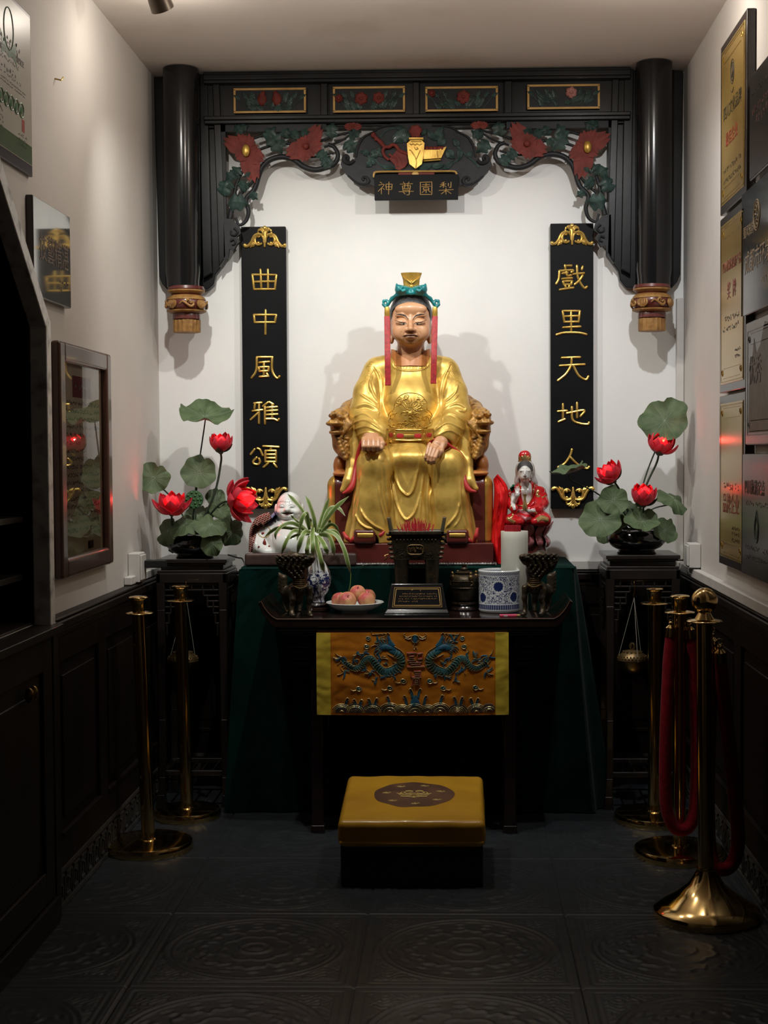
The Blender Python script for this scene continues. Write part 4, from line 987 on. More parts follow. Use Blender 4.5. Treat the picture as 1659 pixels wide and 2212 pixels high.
# hems, openings of the sleeves, recess below the belt, arches over the shoes
S.ell(at(803, 964, 5.60), (rr(30, 5.6), .055, rr(18, 5.6)), .006, mode='sub'); S.ell(at(948, 962, 5.60), (rr(30, 5.6), .05, rr(17, 5.6)), .006, mode='sub')
S.chain([A(842, 956, 5.685, 5), A(887, 959, 5.66, 6), A(930, 956, 5.685, 5)], .006, mode='sub')
S.ell(at(789, 1172, 5.57), (rr(29, 5.6), .09, rr(24, 5.6)), .008, mode='sub'); S.ell(at(988, 1172, 5.57), (rr(29, 5.6), .09, rr(24, 5.6)), .008, mode='sub')
S.box((O_[0], 5.8, PLZ - .05), (1, 1, .0505), 0, 0, mode='sub')
v, f = S.mesh(); v = smooth_v(v, f, 1)
RG, GR = .0052, -.0042
v = emboss(v, f, [
 ([(766, 881), (789, 874), (812, 884), (821, 897)], 2.4, .007), ([(766, 885), (790, 880), (812, 890)], 1.8, -.004), ([(763, 902), (786, 894), (818, 913)], 2.2, .005), ([(762, 915), (789, 908), (822, 927)], 2.2, .005), ([(762, 929), (794, 922), (829, 938)], 2.2, .004), ([(768, 942), (790, 934), (812, 938)], 2, .003),
 ([(804, 810), (799, 828), (806, 851), (818, 871)], 2.2, .005), ([(801, 812), (794, 832), (799, 852)], 2, -.003), ([(777, 851), (794, 862), (814, 877)], 2.4, .005), ([(806, 792), (819, 818), (822, 864), (819, 914)], 1.8, -.006), ([(810, 792), (823, 818), (826, 864)], 1.6, .003),
 ([(975, 788), (959, 826), (953, 876), (956, 919)], 1.8, -.006), ([(971, 790), (955, 826), (949, 870)], 1.6, .003), ([(956, 887), (984, 873), (1004, 881), (1002, 889), (985, 884)], 2.2, .006), ([(946, 912), (971, 894), (1003, 910)], 2.2, .005), ([(938, 932), (966, 914), (1003, 930)], 2.2, .005), ([(940, 944), (970, 930), (1000, 946)], 2.2, .004), ([(989, 828), (982, 850), (960, 871)], 2.4, .005), ([(969, 812), (964, 838), (957, 860)], 2.2, .004), ([(990, 852), (975, 868), (958, 878)], 2.2, .004),
 ([(838, 968), (848, 1010), (861, 1050), (873, 1066), (883, 1070), (893, 1056), (901, 1022), (907, 992)], 2.3, .007), ([(848, 1050), (858, 1092), (872, 1119), (883, 1121), (897, 1104), (908, 1065)], 2.3, .007),
 ([(843, 986), (850, 1003), (856, 1040)], 2, .004), ([(836, 966), (846, 1030), (853, 1100), (858, 1140)], 2.6, .005), ([(828, 1010), (834, 1075), (846, 1135)], 2.6, -.006), ([(817, 1046), (823, 1090), (836, 1135)], 2.4, .0045), ([(822, 1046), (828, 1090), (841, 1135)], 2, -.004),
 ([(933, 1003), (933, 1065), (937, 1130)], 2.4, -.006), ([(928, 1010), (924, 1075), (926, 1130)], 2.2, .004), ([(915, 1020), (908, 1090), (905, 1140)], 2.4, .004), ([(938, 1003), (938, 1060), (943, 1120)], 2, .003),
 ([(778, 1096), (788, 1117), (807, 1135), (830, 1147)], 2.2, .008), ([(768, 1107), (776, 1127), (790, 1139), (806, 1143)], 2.0, .007), ([(992, 1086), (985, 1113), (962, 1142)], 2.2, .008), ([(996, 1100), (992, 1122), (980, 1140)], 2.0, .004),
 ([(775, 1030), (770, 1075), (752, 1150)], 2.4, -.006), ([(780, 1030), (776, 1080), (764, 1150)], 2.2, .004), ([(998, 1040), (1002, 1104), (1016, 1152)], 2.4, -.006), ([(993, 1040), (997, 1104), (1008, 1150)], 2.2, .004), ([(758, 1090), (750, 1130), (742, 1165)], 2, .004), ([(1016, 1090), (1024, 1130), (1030, 1165)], 2, .004),
 ([(846, 785), (857, 797), (887, 801), (915, 797), (929, 785)], 1.4, .0035), ([(848, 778), (862, 783), (887, 786), (912, 783), (927, 778)], 1.2, .002)], .3)
robe = arr_obj('robe', v, f, M_ROBE, deity); rb = bvh_of(v, f)
def reg(px, py, Y0=5.7): return hit(rb, px, py, Y0)
# collar band key pattern, shoulder roundels, chest medallion: gold relief lines
m = MB(); rnd = random.Random(11)
for k in range(11):
    a = 850 + k * 7; b = lambda x: 786 - .0105 * (abs(x - 887.5) ** 1.75) * .5
    for (dx0, dy0, dx1, dy1) in ((0, 2, 4, 12), (4, 2, 8, 12), (3, 2, -1, 12)):
        drape(m, rb, [(a + dx0, b(a) + dy0), (a + dx1, b(a) + dy1)], .5, .0012, straight=True)
for s_ in (-1, 1):
    for k in range(9):
        cx, cy = 887 + s_ * (85 + k * 1.2 + rnd.uniform(-5, 4)), 786 + k * 4.2; p = []
        for t in range(8): p.append((cx + s_ * (2 + .6 * t) * math.cos(t * .9 + k), cy + (2 + .4 * t) * math.sin(t * .9 + k)))
        drape(m, rb, p, .5, .0008, 16)
    drape(m, rb, [(887 + s_ * 80, 800), (887 + s_ * 88, 812), (887 + s_ * 96, 818), (887 + s_ * 108, 828)], .7, .0016)
m.build('relief_trim', M_GOLDP, robe)
m = MB()
dome = [(838, 918), (837, 905), (841, 892), (850, 885), (853, 870), (862, 857), (875, 850), (888, 849), (902, 851), (914, 858), (922, 870), (923, 884), (931, 892), (934, 906), (933, 918), (920, 923), (886, 927), (852, 923), (838, 918)]
drape(m, rb, dome, .9, .0022, 90)
def inside(x, y):
    c = False; n = len(dome)
    for i in range(n - 1):
        (xa, ya), (xb, yb) = dome[i], dome[i + 1]
        if (ya > y) != (yb > y) and x < (xb - xa) * (y - ya) / (yb - ya) + xa: c = not c
    return c
for k in range(80):
    cx, cy = rnd.uniform(838, 933), rnd.uniform(853, 924)
    if not inside(cx, cy): continue
    sg = 1 if cx > 886 else -1; p = []; a0 = rnd.uniform(0, 6)
    for t in range(7):
        r_ = 1.2 + 1.15 * t; q = (cx + r_ * math.cos(a0 + sg * .75 * t), cy + .8 * r_ * math.sin(a0 + sg * .75 * t))
        if inside(*q): p.append(q)
    if len(p) > 3: drape(m, rb, p, [.5, .8, .5], .002, 14)
for k in range(9):       # radiating mane above the centre
    a = -2.6 + k * .27 + .03
    drape(m, rb, [(886 + 9 * math.cos(a), 888 + 8 * math.sin(a)), (886 + 20 * math.cos(a + .12), 886 + 18 * math.sin(a + .12)), (886 + 29 * math.cos(a - .05), 886 + 27 * math.sin(a - .05))], [1.1, .9, .4], .0026, 12)
for c, r_ in (((886, 893), 5), ((879, 889), 2.5), ((893, 889), 2.5), ((886, 901), 3)):
    h, n = reg(*c); m.ball(h, r_ * sc(5.7) * np.array((1, .6, 1)))
m.build('chest_medallion', M_GOLDP, robe)
# belt
P = []
for i in range(41):
    px = 837 + i * (99 / 40); dip = 5 * (1 - ((px - 886) / 52) ** 2); row = []
    for j in range(5):
        py = 926 + dip * .6 + j * 5.6; h, n = reg(px, py, 5.68); row.append((h[0], min(h[1], 5.70 + .0) - .006, h[2]))
    ys_ = [q[1] for q in row]; yy = min(sorted(ys_)[:3]); P.append([(q[0], yy, q[2]) for q in row])
P = np.array(P)
for _ in range(6): P[1:-1, :, 1] = (P[:-2, :, 1] + P[2:, :, 1] + P[1:-1, :, 1]) / 3
belt = MB().sheet(P, .008).build('belt', M_GOLDP, deity); V_ = np.array(P.reshape(-1, 3)); nb_ = P.shape[1]
bb = bvh_of(P.reshape(-1, 3), np.array([(i * 5 + j, (i + 1) * 5 + j, (i + 1) * 5 + j + 1, i * 5 + j + 1) for i in range(40) for j in range(4)]))
for (a, b) in ((838, 846), (857, 872), (895, 911), (924, 934)):
    y = 939 + 3 * (1 - (((a + b) / 2 - 886) / 52) ** 2)
    m = MB(); drape(m, bb, [(a, y), (b, y)], [5, 8, 8, 8, 5], .0065, 8, 5.67, True); m.build('red_belt_panel', M_LINING, belt)
m = MB()
m.tube(P[:, 0] - (0, .005, 0), .0022, 8).tube(P[:, -1] - (0, .005, 0), .0026, 8)
drape(m, bb, [(873, 942), (894, 942)], [5.5, 6, 5.5], .009, 8, 5.67, True)
for a in (851.5, 917.5): h, n = hit(bb, a, 940, 5.67); m.ball(h - (0, .004, 0), (.006, .005, .010))
m.build('belt_plaque', M_GOLDL, belt)
# red linings of the sleeves and hems
def ribbon3(pts, wpx, name='sleeve_lining'):
    m = MB(); Q = spline([at(a, b, Y) for a, b, Y in pts], 28); w = interp_r(wpx, 28) * sc(5.65)
    m.tube(Q, w, 10, (1, 1)); return m.build(name, M_LINING, deity)
ribbon3([(834, 961, 5.625), (822, 947, 5.60), (804, 941, 5.60), (786, 948, 5.61), (776, 970, 5.63), (769, 1005, 5.640), (764, 1038, 5.615), (756, 1057, 5.605), (740, 1066, 5.60)], [2, 2, 2.5, 3.5, 4, 5, 5.5, 7, 2])
ribbon3([(922, 965, 5.62), (935, 950, 5.60), (955, 950, 5.595), (975, 965, 5.61), (996, 985, 5.64), (1000, 1010, 5.640), (1003, 1036, 5.615), (1013, 1058, 5.605), (1029, 1062, 5.60)], [1.5, 2, 2, 3, 6, 5, 5, 6.5, 2])
for (cx, cy, r_) in ((803, 958, 27), (950, 958, 27)):
    m = MB(); m.ball(at(cx, cy, 5.645), (rr(r_, 5.6), .028, rr(16, 5.6)), 20, 12); m.build('sleeve_lining', M_LINING, deity)
for (a, b, c, d) in ((742, 1150, 757, 1172), (757, 1172, 769, 1156), (812, 1160, 830, 1150), (1006, 1158, 1020, 1173), (1024, 1172, 1032, 1142), (946, 1150, 964, 1158)):
    ribbon3([(a, b, 5.60), ((a + c) / 2, (b + d) / 2 + 1, 5.585), (c, d - 2, 5.59)], [3, 5, 3], 'hem_lining')
for cx in (789, 988):
    t = SDF(at(cx, 1160, 5.6) - .07, at(cx, 1160, 5.6) + .07, .003)
    t.box(at(cx, 1158, 5.615), (rr(24, 5.6), .05, rr(16, 5.6)), .014); t.box((0, 0, PLZ - .5), (9, 9, .5), 0, 0, mode='sub')
    v2, f2 = t.mesh(); sh = arr_obj('shoe', v2, f2, M_THRED, deity); bs_ = bvh_of(v2, f2)
    m = MB(); drape(m, bs_, [(cx - 17, 1156.5), (cx + 17, 1156.5)], [5.5, 6, 5.5], .003, 8, 5.57, True); m.build('gilt_toe_patch', M_GOLDP, sh)
# hands
lo, hi = at(770, 985, 5.6), at(838, 935, 5.6); lo[1], hi[1] = 5.50, 5.66
S = SDF(lo, hi, .0016); u = sc(5.57)
S.ell(at(803, 954, 5.592), (23 * u, .034, 12.5 * u), 0); S.cone(at(803, 952, 5.60), at(803, 946, 5.65), 20 * u, 22 * u, .01, .8)
for k, (x, r_) in enumerate(((785.5, 6.2), (796, 6.7), (806.5, 6.7), (816.5, 6.2))):
    S.chain([(at(x, 948, 5.580), r_ * .85 * u), (at(x, 953.5, 5.556), r_ * .85 * u), (at(x + .3, 964, 5.546), r_ * .84 * u), (at(x + .6, 970, 5.556), r_ * .8 * u), (at(x + .8, 968, 5.575), r_ * .8 * u)], .0012)
S.chain([(at(822, 949, 5.58), 6.5 * u), (at(826.5, 958, 5.56), 5.6 * u), (at(823, 968, 5.552), 5 * u), (at(818, 972, 5.556), 4.4 * u)], .005)
v2, f2 = S.mesh(); arr_obj('hand', smooth_v(v2, f2, 1), f2, M_SKIN, deity)
lo, hi = at(905, 1010, 5.6), at(975, 940, 5.6); lo[1], hi[1] = 5.49, 5.67
S = SDF(lo, hi, .0016)
S.chain([(at(957, 950, 5.63), 15 * u), (at(952, 956, 5.60), 14 * u), (at(945, 962, 5.58), 13 * u)], .01, .62)
S.ell(at(938, 966, 5.572), (12 * u, .016, 7 * u), .006)
for (xk, yk, xm, ym, xt, yt, r_) in ((925.5, 964, 921.5, 979, 920, 991, 4.4), (932, 967, 926.5, 983, 925.5, 996.5, 4.8), (939, 970, 933, 985, 931.5, 998.5, 4.9), (945.5, 973, 940, 986, 938, 997, 4.7)):
    S.chain([(at(xk + 3, yk - 5, 5.572), r_ * .9 * u), (at(xk, yk + 1, 5.552), r_ * .92 * u), (at(xm, ym + 2, 5.535), r_ * .88 * u), (at(xt - .5, yt - 3, 5.536), r_ * .85 * u), (at(xt, yt + 3, 5.545), r_ * .72 * u)], .0012)
S.chain([(at(957, 960, 5.58), 6 * u), (at(953, 975, 5.562), 5.4 * u), (at(946, 985, 5.556), 4.4 * u)], .006)
v2, f2 = S.mesh(); arr_obj('hand', smooth_v(v2, f2, 1), f2, M_SKIN, deity)
# inner orange collar
m = MB(); c = at(887.5, 780, 5.82); P = []
for i in range(64):
    a = -PI / 2 + 2 * PI * i / 63; row = []
    fr = abs(((a + PI / 2 + PI) % (2 * PI)) - PI); top = 753 + max(0, (1.15 - fr) / 1.15) ** 1.0 * 29
    for j in range(5):
        t = j / 4; y = 791 + (top - 791) * t; r_ = (45 - 5 * t) * sc(5.82); z = at(887.5, y, 5.76)[2]
        row.append((c[0] + r_ * math.cos(a), c[1] + .86 * r_ * math.sin(a), z))
    P.append(row)
m.sheet(np.array(P), .010); m.build('inner_collar', M_ORANGE, deity)
# head
HY = 5.79
def Hd(px, py, Y): return at(px, py, Y)
lo, hi = at(836, 800, HY), at(940, 630, HY); lo[1], hi[1] = 5.64, 5.92
S = SDF(lo, hi, .0017); u = sc(HY)
S.ell(Hd(887.5, 684, 5.80), (43 * u, .098, 47 * u), 0)
S.ell(Hd(887.5, 706, 5.765), (41.5 * u, .080, 40 * u), .02)
S.box(Hd(887.5, 712, 5.77), (40 * u, .062, 27 * u), .05, .02)
S.ell(Hd(887.5, 735, 5.725), (17 * u, .026, 12 * u), .02)
S.ell(Hd(866, 718, 5.716), (17 * u, .026, 17 * u), .02); S.ell(Hd(909, 718, 5.716), (17 * u, .026, 17 * u), .02)
S.cone(Hd(887.5, 732, 5.80), Hd(887.5, 790, 5.82), 28 * u, 32 * u, .015)
S.ell(Hd(887.5, 668, 5.706), (34 * u, .022, 14 * u), .02)
for s_ in (-1, 1):
    X = lambda d: 886.8 + s_ * d
    S.chain([(Hd(X(8), 689, 5.692), 2.2 * u), (Hd(X(18), 681, 5.694), 2.6 * u), (Hd(X(32), 681, 5.705), 2 * u)], .010)
    S.ell(Hd(X(19), 693, 5.676), (14 * u, .014, 7 * u), .012, mode='sub')
    S.ell(Hd(X(19.5), 696, 5.700), (12.5 * u, .016, 7.5 * u), .006)
    S.ell(Hd(X(6.5), 713, 5.684), (5 * u, .012, 4 * u), .006)
    S.ell(Hd(X(41.5), 714, 5.80), (4.5 * u, .02, 27 * u), .006); S.ell(Hd(X(41), 733, 5.79), (5.5 * u, .016, 10 * u), .006); S.ell(Hd(X(43), 708, 5.785), (2 * u, .012, 16 * u), .004, mode='sub')
S.chain([(Hd(886.8, 684, 5.694), 3.6 * u), (Hd(887, 700, 5.684), 4.4 * u), (Hd(887.2, 710.5, 5.672), 5.6 * u)], .008)
S.ell(Hd(887, 716.5, 5.676), (9 * u, .010, 1.6 * u), .003, mode='sub')
S.ell(Hd(887, 723.8, 5.690), (13 * u, .010, 3 * u), .006); S.ell(Hd(887, 729.6, 5.690), (11 * u, .011, 3 * u), .005)
S.ell(Hd(887, 737, 5.680), (9 * u, .008, 2 * u), .006, mode='sub')
v, f = S.mesh(); v = smooth_v(v, f, 1)
v = emboss(v, f, [([(868, 716), (866, 723), (868, 732)], 1.8, -.0016), ([(905, 716), (908, 723), (906, 732)], 1.8, -.0016)], .3)
head = arr_obj('head', v, f, M_SKIN, deity); hb = bvh_of(v, f)
m = MB()
for s_ in (-1, 1):
    X = lambda d: 886.8 + s_ * d
    drape(m, hb, [(X(5.5), 691), (X(7), 687), (X(12), 682), (X(20), 679.5), (X(33), 678.8)], [.5, 1.0, 1.9, 2.3, .6], .0008, 26)
    drape(m, hb, [(X(8), 699.5), (X(11), 697.6), (X(17), 697), (X(24), 695.5), (X(34), 691)], [.6, .9, 1.1, 1.0, .4], .0009, 22)
    drape(m, hb, [(X(9), 700.5), (X(14), 702), (X(20), 701.5), (X(26), 699)], [.3, .5, .5, .3], .0007, 16)
    h, n = hit(hb, X(15), 699.4, 5.69); m.ball(h, (2.2 * u, .0012, 1.9 * u), 12, 8)
    drape(m, hb, [(X(3.5), 715.2), (X(6), 714.6), (X(8.5), 715.6)], .7, .0006, 8)
drape(m, hb, [(870, 725.4), (880, 726.2), (887, 726.8), (894, 726.2), (903.5, 725.4)], [.3, .6, .7, .6, .3], .0011, 24); drape(m, hb, [(880, 741.5), (887, 743), (894, 741.5)], [.15, .3, .15], .0006, 14)
m.build('painted_features', M_INK, head)
m = MB()
for s_ in (-1, 1):
    X = lambda d: 886.8 + s_ * d
    drape(m, hb, [(X(9.5), 699.6), (X(15), 699.6), (X(22), 698.4)], [.6, 1.5, .6], .0005, 12)
m.build('eye_white', M_EYEW, head)
m = MB(); drape(m, hb, [(871.5, 725.2), (880, 723.3), (887, 724.2), (894, 723.3), (902, 725.2)], [.3, 2.2, 2.4, 2.2, .3], .0007, 24); drape(m, hb, [(875, 728), (887, 729.6), (898.5, 728)], [.3, 2.3, .3], .0007, 16); m.build('painted_lips', M_LIP, head)
# hair
S = SDF(at(834, 740, HY) + (0, -.14, 0), at(942, 615, HY) + (0, .14, 0), .0022)
S.ell(Hd(887.5, 680, 5.805), (46.5 * u, .106, 47 * u), 0); S.ell(Hd(887.5, 645, 5.79), (36 * u, .080, 22 * u), .02)
S.box(Hd(887, 707, 5.70), (40.5 * u, .085, 46.5 * u), .03, 0, mode='sub'); S.box(Hd(887, 760, 5.80), (1, 1, 44 * u), 0, 0, mode='sub')
v, f = S.mesh()
ln = []
for k in range(-13, 14):
    x = 887.5 + k * 3.1; ln.append(([(x, 664), (887.5 + k * 2.7, 652), (887.5 + k * 2.0, 636)], .8, -.0016))
v = emboss(v, f, ln, .6)
arr_obj('hair', v, f, M_HAIR, head)
# teal diadem, gold fan crown, hanging red ribbons
S = SDF(at(820, 675, 5.76) + (0, -.14, 0), at(958, 605, 5.76) + (0, .14, 0), .002)
for s_ in (-1, 1):
    X = lambda d: 888 + s_ * d
    S.chain([(Hd(X(0), 633, 5.70), 4 * u), (Hd(X(16), 633, 5.705), 4.4 * u), (Hd(X(30), 637, 5.72), 4.2 * u), (Hd(X(41), 645, 5.735), 4 * u), (Hd(X(50), 657, 5.74), 3.4 * u), (Hd(X(55), 663, 5.74), 3 * u)], .006)
    S.chain([(Hd(X(55), 663, 5.74), 3 * u), (Hd(X(60), 658, 5.74), 2.8 * u), (Hd(X(59), 650, 5.74), 2.8 * u), (Hd(X(53), 649, 5.74), 2.6 * u), (Hd(X(50), 654, 5.738), 2.4 * u)], .004)
    S.ell(Hd(X(19), 626, 5.71), (16 * u, .03, 9.5 * u), .008); S.ell(Hd(X(27), 621, 5.705), (7 * u, .02, 6 * u), .005); S.ell(Hd(X(31), 617, 5.71), (2.6 * u, .014, 5 * u), .004)
    S.chain([(Hd(X(13), 622, 5.685), 2.4 * u), (Hd(X(19), 620, 5.68), 2.4 * u), (Hd(X(23), 625, 5.68), 2.2 * u), (Hd(X(18), 629, 5.68), 2.2 * u), (Hd(X(13), 627, 5.68), 2 * u)], .003)
S.ell(Hd(888, 630, 5.76), (34 * u, .06, 10 * u), .01)
v2, f2 = S.mesh(); arr_obj('diadem', smooth_v(v2, f2, 1), f2, M_TEAL, head)
c = Hd(888.5, 590, 5.745); z0 = Hd(888.5, 622, 5.745)[2] - c[2]; hh = -z0
m = MB()
m.lathe([(15 * u, z0), (16 * u, z0 * .8), (17 * u, z0 * .45), (20 * u, z0 * .15), (21.5 * u, 0), (20 * u, 0), (15 * u, z0 * .5), (.0, z0 * .55)], c, 64, 1, .62, flute=lambda a, i: 1 + (.07 * abs(math.sin(7 * a)) if i < 6 else 0))
m.ball(Hd(889, 619, 5.715), (5.4 * u, .010, 5 * u)); m.ball(Hd(889, 609, 5.72), (3.6 * u, .008, 4 * u))
for s_ in (-1, 1):
    m.tube(spline([Hd(889, 612, 5.716), Hd(889 + s_ * 8, 606, 5.717), Hd(889 + s_ * 14, 602, 5.722), Hd(889 + s_ * 19, 596, 5.73)]), [1.2 * u, 2 * u, 1 * u], 8)
m.build('fan_crown', M_GOLDP, head)
for s_, xt, yt, xb, yb in ((-1, 836.2, 674, 838.2, 833), (1, 939.5, 674, 936.2, 829)):
    m = MB()
    m.lathe([(5.6 * u, -12 * u), (5.9 * u, -4 * u), (5.4 * u, 6 * u), (4 * u, 9 * u)], Hd(xt, 672, 5.735), 20, 1, .7); cl = m.build('tassel_clasp', M_GOLDP, head)
    Q = np.array([Hd(xt + (xb - xt) * t, 683 + (yb - 683) * t, 5.735 - .045 * min(1, t * 1.6)) for t in np.linspace(0, 1, 14)])
    m = MB(); w = 5.8 * u; P = [[q + (-w, 0, 0), q + (-w * .3, -.002, 0), q + (w * .3, -.002, 0), q + (w, 0, 0)] for q in Q]
    m.sheet(np.array(P), .010); m.build('tassel_ribbon', M_TASSEL, head, bevel=.002)
# ================================================================== ALTARS
GZ = .965
# tall rear altar under green velvet: one cloth that hangs to the floor in folds
xa, xb = at(527, 1230, 5.57)[0], at(1236, 1230, 5.57)[0]
def velvet():
    nu, nv = 240, 46; P = np.zeros((nu, nv, 3)); yf = 5.545
    for i in range(nu):
        t = i / (nu - 1)
        # plan: left side from the wall, front, right side
        L = .45, xb - xa, .45; tot = sum(L); d = t * tot
        if d < L[0]: b = np.array((xa, WY - .004 - (WY - .004 - yf) * d / L[0])); n = np.array((-1.0, 0))
        elif d < L[0] + L[1]: b = np.array((xa + d - L[0], yf)); n = np.array((0, -1.0))
        else: b = np.array((xb, yf + (WY - .004 - yf) * (d - L[0] - L[1]) / L[2])); n = np.array((1.0, 0))
        cr = min(abs(d - L[0]), abs(d - L[0] - L[1]))
        if cr < .06:
            sg = -1 if abs(d - L[0]) < abs(d - L[0] - L[1]) else 1
            w = .5 + .5 * (1 - cr / .06) * 0; n = n * .75 + np.array((sg * .45, -.45)) * (1 - cr / .06); n /= np.linalg.norm(n)
        for j in range(nv):
            s_ = j / (nv - 1); z = GZ - .012 - (GZ - .018) * s_ ** 1.0
            side = n[0] * .5
            fl = .008 + .038 * s_ ** 1.1 * abs(n[0]) + .008 * s_
            if n[0] > .2: fl += .055 * s_
            wob = (math.sin(d * 46) + .6 * math.sin(d * 83 + 1.3) + .5 * math.sin(d * 21 + .6)) * (.003 + .013 * s_ ** .8)
            q = b + n * (fl + wob * 1.9) if abs(n[1]) < .9 else b + n * max(.004, .007 + wob * .45)
            P[i, j] = (q[0], min(q[1], WY - .006), z)
    return P
P = velvet()
m = MB(); m.sheet(P, .004)
top = []
for i in range(24):
    row = []
    for j in range(40):
        x = xa - .008 + (xb - xa + .016) * j / 39; y = 5.537 + (WY - .008 - 5.537) * i / 23
        e = min(abs(x - xa), abs(x - xb), abs(y - 5.537)); z = GZ - (.008 * max(0, 1 - e / .02) ** 2) - .004
        row.append((x, y, z))
    top.append(row)
m.sheet(np.array(top), .006)
vt = m.build('velvet_tablecloth', M_VELVET); tag(vt, 'dark green velvet cloth covering the tall rear altar down to the floor', 'tablecloth')
ra = thing('rear_altar', ((xa + xb) / 2, 5.8, 0), 'tall rear altar table hidden under the green velvet cloth', 'altar table')
MB().box(xa + .03, xb - .03, 5.62, WY - .05, GZ - .06, GZ - .012).build('table_top', M_TABLE, ra)
for x in (xa + .05, xb - .05):
    for y in (5.65, WY - .08): MB().box(x - .03, x + .03, y - .03, y + .03, 0, GZ - .06).build('leg', M_TABLE, ra)
# red lump of velvet hanging at the right end is the gathered corner
# ----- front altar table
TZ = .80; yf, yb = 5.19, 5.532
X = lambda px, Y=yf: at(px, 1340, Y)[0]
xl, xr = X(598), X(1197); xc = (xl + xr) / 2
alt = thing('altar_table', (xc, 5.37, 0), 'low black wooden altar table with upturned ends, set with offerings', 'altar table')
m = MB()
pr = [(xl, TZ), (xl - .020, TZ + .012), (xl - .042, TZ + .037), (xl - .058, TZ + .066), (xl - .068, TZ + .062), (xl - .055, TZ + .024), (xl - .03, TZ - .012), (xl - .012, TZ - .030)]
pr2 = [(2 * xc - x, z) for x, z in pr]
m.prism(pr + pr2[::-1], yf, yb)
m.build('table_top', M_TABLE, alt, bevel=.003)
e = MB()
e.tube(spline([(x, yf - .0005, z) for x, z in pr[:4][::-1]] ) , .0022, 6); e.tube([(xl, yf, TZ), (xc, yf, TZ), (2 * xc - xl, yf, TZ)], .0026, 6); e.tube(spline([(x, yf - .0005, z) for x, z in pr2[:4]]), .0022, 6)
e.build('worn_edge', M_TEDGE, alt)
m = MB(); m.box(xl + .012, 2 * xc - xl - .012, yf + .012, yb - .012, TZ - .052, TZ - .030); m.box(xl + .004, 2 * xc - xl - .004, yf + .004, yb - .004, TZ - .044, TZ - .038)
m.box(xl + .03, 2 * xc - xl - .03, yf + .022, yb - .022, TZ - .062, TZ - .052)
m.build('waist_moulding', M_TABLE, alt, bevel=.002)
lx = (at(685, 1500, 5.25)[0], at(1101, 1500, 5.25)[0])
m = MB(); m.box(xl + .06, 2 * xc - xl - .06, yf + .045, yf + .065, TZ - .11, TZ - .062)
m.build('apron', M_TABLE, alt, bevel=.002)
for s_ in (0, 1):         # fretted spandrel outside each leg
    m = MB(); a0, a1 = (xl + .02, lx[0] - .02) if not s_ else (lx[1] + .02, 2 * xc - xl - .02)
    t = .010; zA, zB = TZ - .065, TZ - .175
    def bb(u0, u1, z0, z1):
        if not s_: m.box(a0 + u0 * (a1 - a0), a0 + u1 * (a1 - a0), yf + .048, yf + .062, z0, z1)
        else: m.box(a1 - u1 * (a1 - a0), a1 - u0 * (a1 - a0), yf + .048, yf + .062, z0, z1)
    bb(0, 1, zA - .022, zA - .022 + t); bb(.12, 1, zA - .044, zA - .044 + t); bb(.22, .80, zA - .066, zA - .066 + t); bb(.22, .34, zB, zA - .056); bb(.22, 1, zB, zB + t); bb(.3, 1, zB + .022, zB + .022 + t)
    bb(.80, .86, zB + .022, zA - .056); bb(.94, 1, zB, zA)
    m.build('fretted_spandrel', M_TABLE, alt, bevel=.0015)
for x in lx:
    for y in (5.235, yb - .045):
        m = MB(); m.box(x - .022, x + .022, y, y + .042, .03, TZ - .062); m.box(x - .026, x + .026, y - .003, y + .045, 0, .03)
        m.build('leg', M_TABLE, alt, bevel=.004)
for y in (5.25, yb - .035): MB().box(lx[0] + .022, lx[1] - .022, y, y + .02, TZ - .20, TZ - .17).build('stretcher', M_TABLE, alt, bevel=.002) if y > 5.4 else None
for x in lx: MB().box(x - .012, x + .012, 5.277, yb - .045, .12, .15).build('stretcher', M_TABLE, alt, bevel=.002)
# ----- embroidered altar cloth
CYf = yf - .006
cz0, cz1 = at(890, 1543, CYf)[2], at(890, 1366, CYf)[2]
cx0, cx1 = at(686, 1450, CYf)[0], at(1097, 1450, CYf)[0]
ac = thing('altar_cloth', ((cx0 + cx1) / 2, CYf, cz0), 'orange satin altar frontal embroidered with two blue dragons, yellow side bands', 'altar cloth')
def csurf(u, v):       # u,v in 0..1 ; v from the top
    x = cx0 + (cx1 - cx0) * u; z = cz1 + (cz0 - cz1) * v - .004 * math.sin(PI * u) * v
    y = CYf - .002 - (.003 + .007 * math.sin(PI * min(1, v * 1.1))) * (.5 + .5 * math.sin(u * 31 + 5 * v)) * (.3 + .7 * pnoise(Vector((u * 7, v * 4, 3))) ) - .004 * math.sin(v * 2.6) - .003 * abs(pnoise(Vector((u * 12, v * 9, 1))))
    return (x, y, z)
def patch(u0, u1, name, mt, dy=0.0, nu=90, nv=50):
    P = np.array([[csurf(u0 + (u1 - u0) * i / (nu - 1), j / (nv - 1)) for j in range(nv)] for i in range(nu)]); P[:, :, 1] -= dy
    return MB().sheet(P, .0025).build(name, mt, ac), P
field, FP = patch(.0, 1.0, 'satin_field', M_SATIN)
patch(-.004, .07, 'yellow_band', M_YSATIN, .003, 16); patch(.935, 1.004, 'yellow_band', M_YSATIN, .003, 16)
MB().box(cx0, cx1, yf - .006, yf + .018, cz1 - .002, cz1 + .006).build('hanging_rod', M_TABLE, ac)
nu, nv = FP.shape[:2]
cb = bvh_of(FP.reshape(-1, 3), np.array([(i * nv + j, (i + 1) * nv + j, (i + 1) * nv + j + 1, i * nv + j + 1) for i in range(nu - 1) for j in range(nv - 1)]))
Q = lambda a, b: (680 + a / 3.95, 1350 + b / 3.95)
CQ = 856          # mirror line in crop units
def thread(mb, pts, w, off=.0022, n=None): return drape(mb, cb, [Q(*p) for p in pts], w, off, n, CYf - .008)
rnd = random.Random(8)
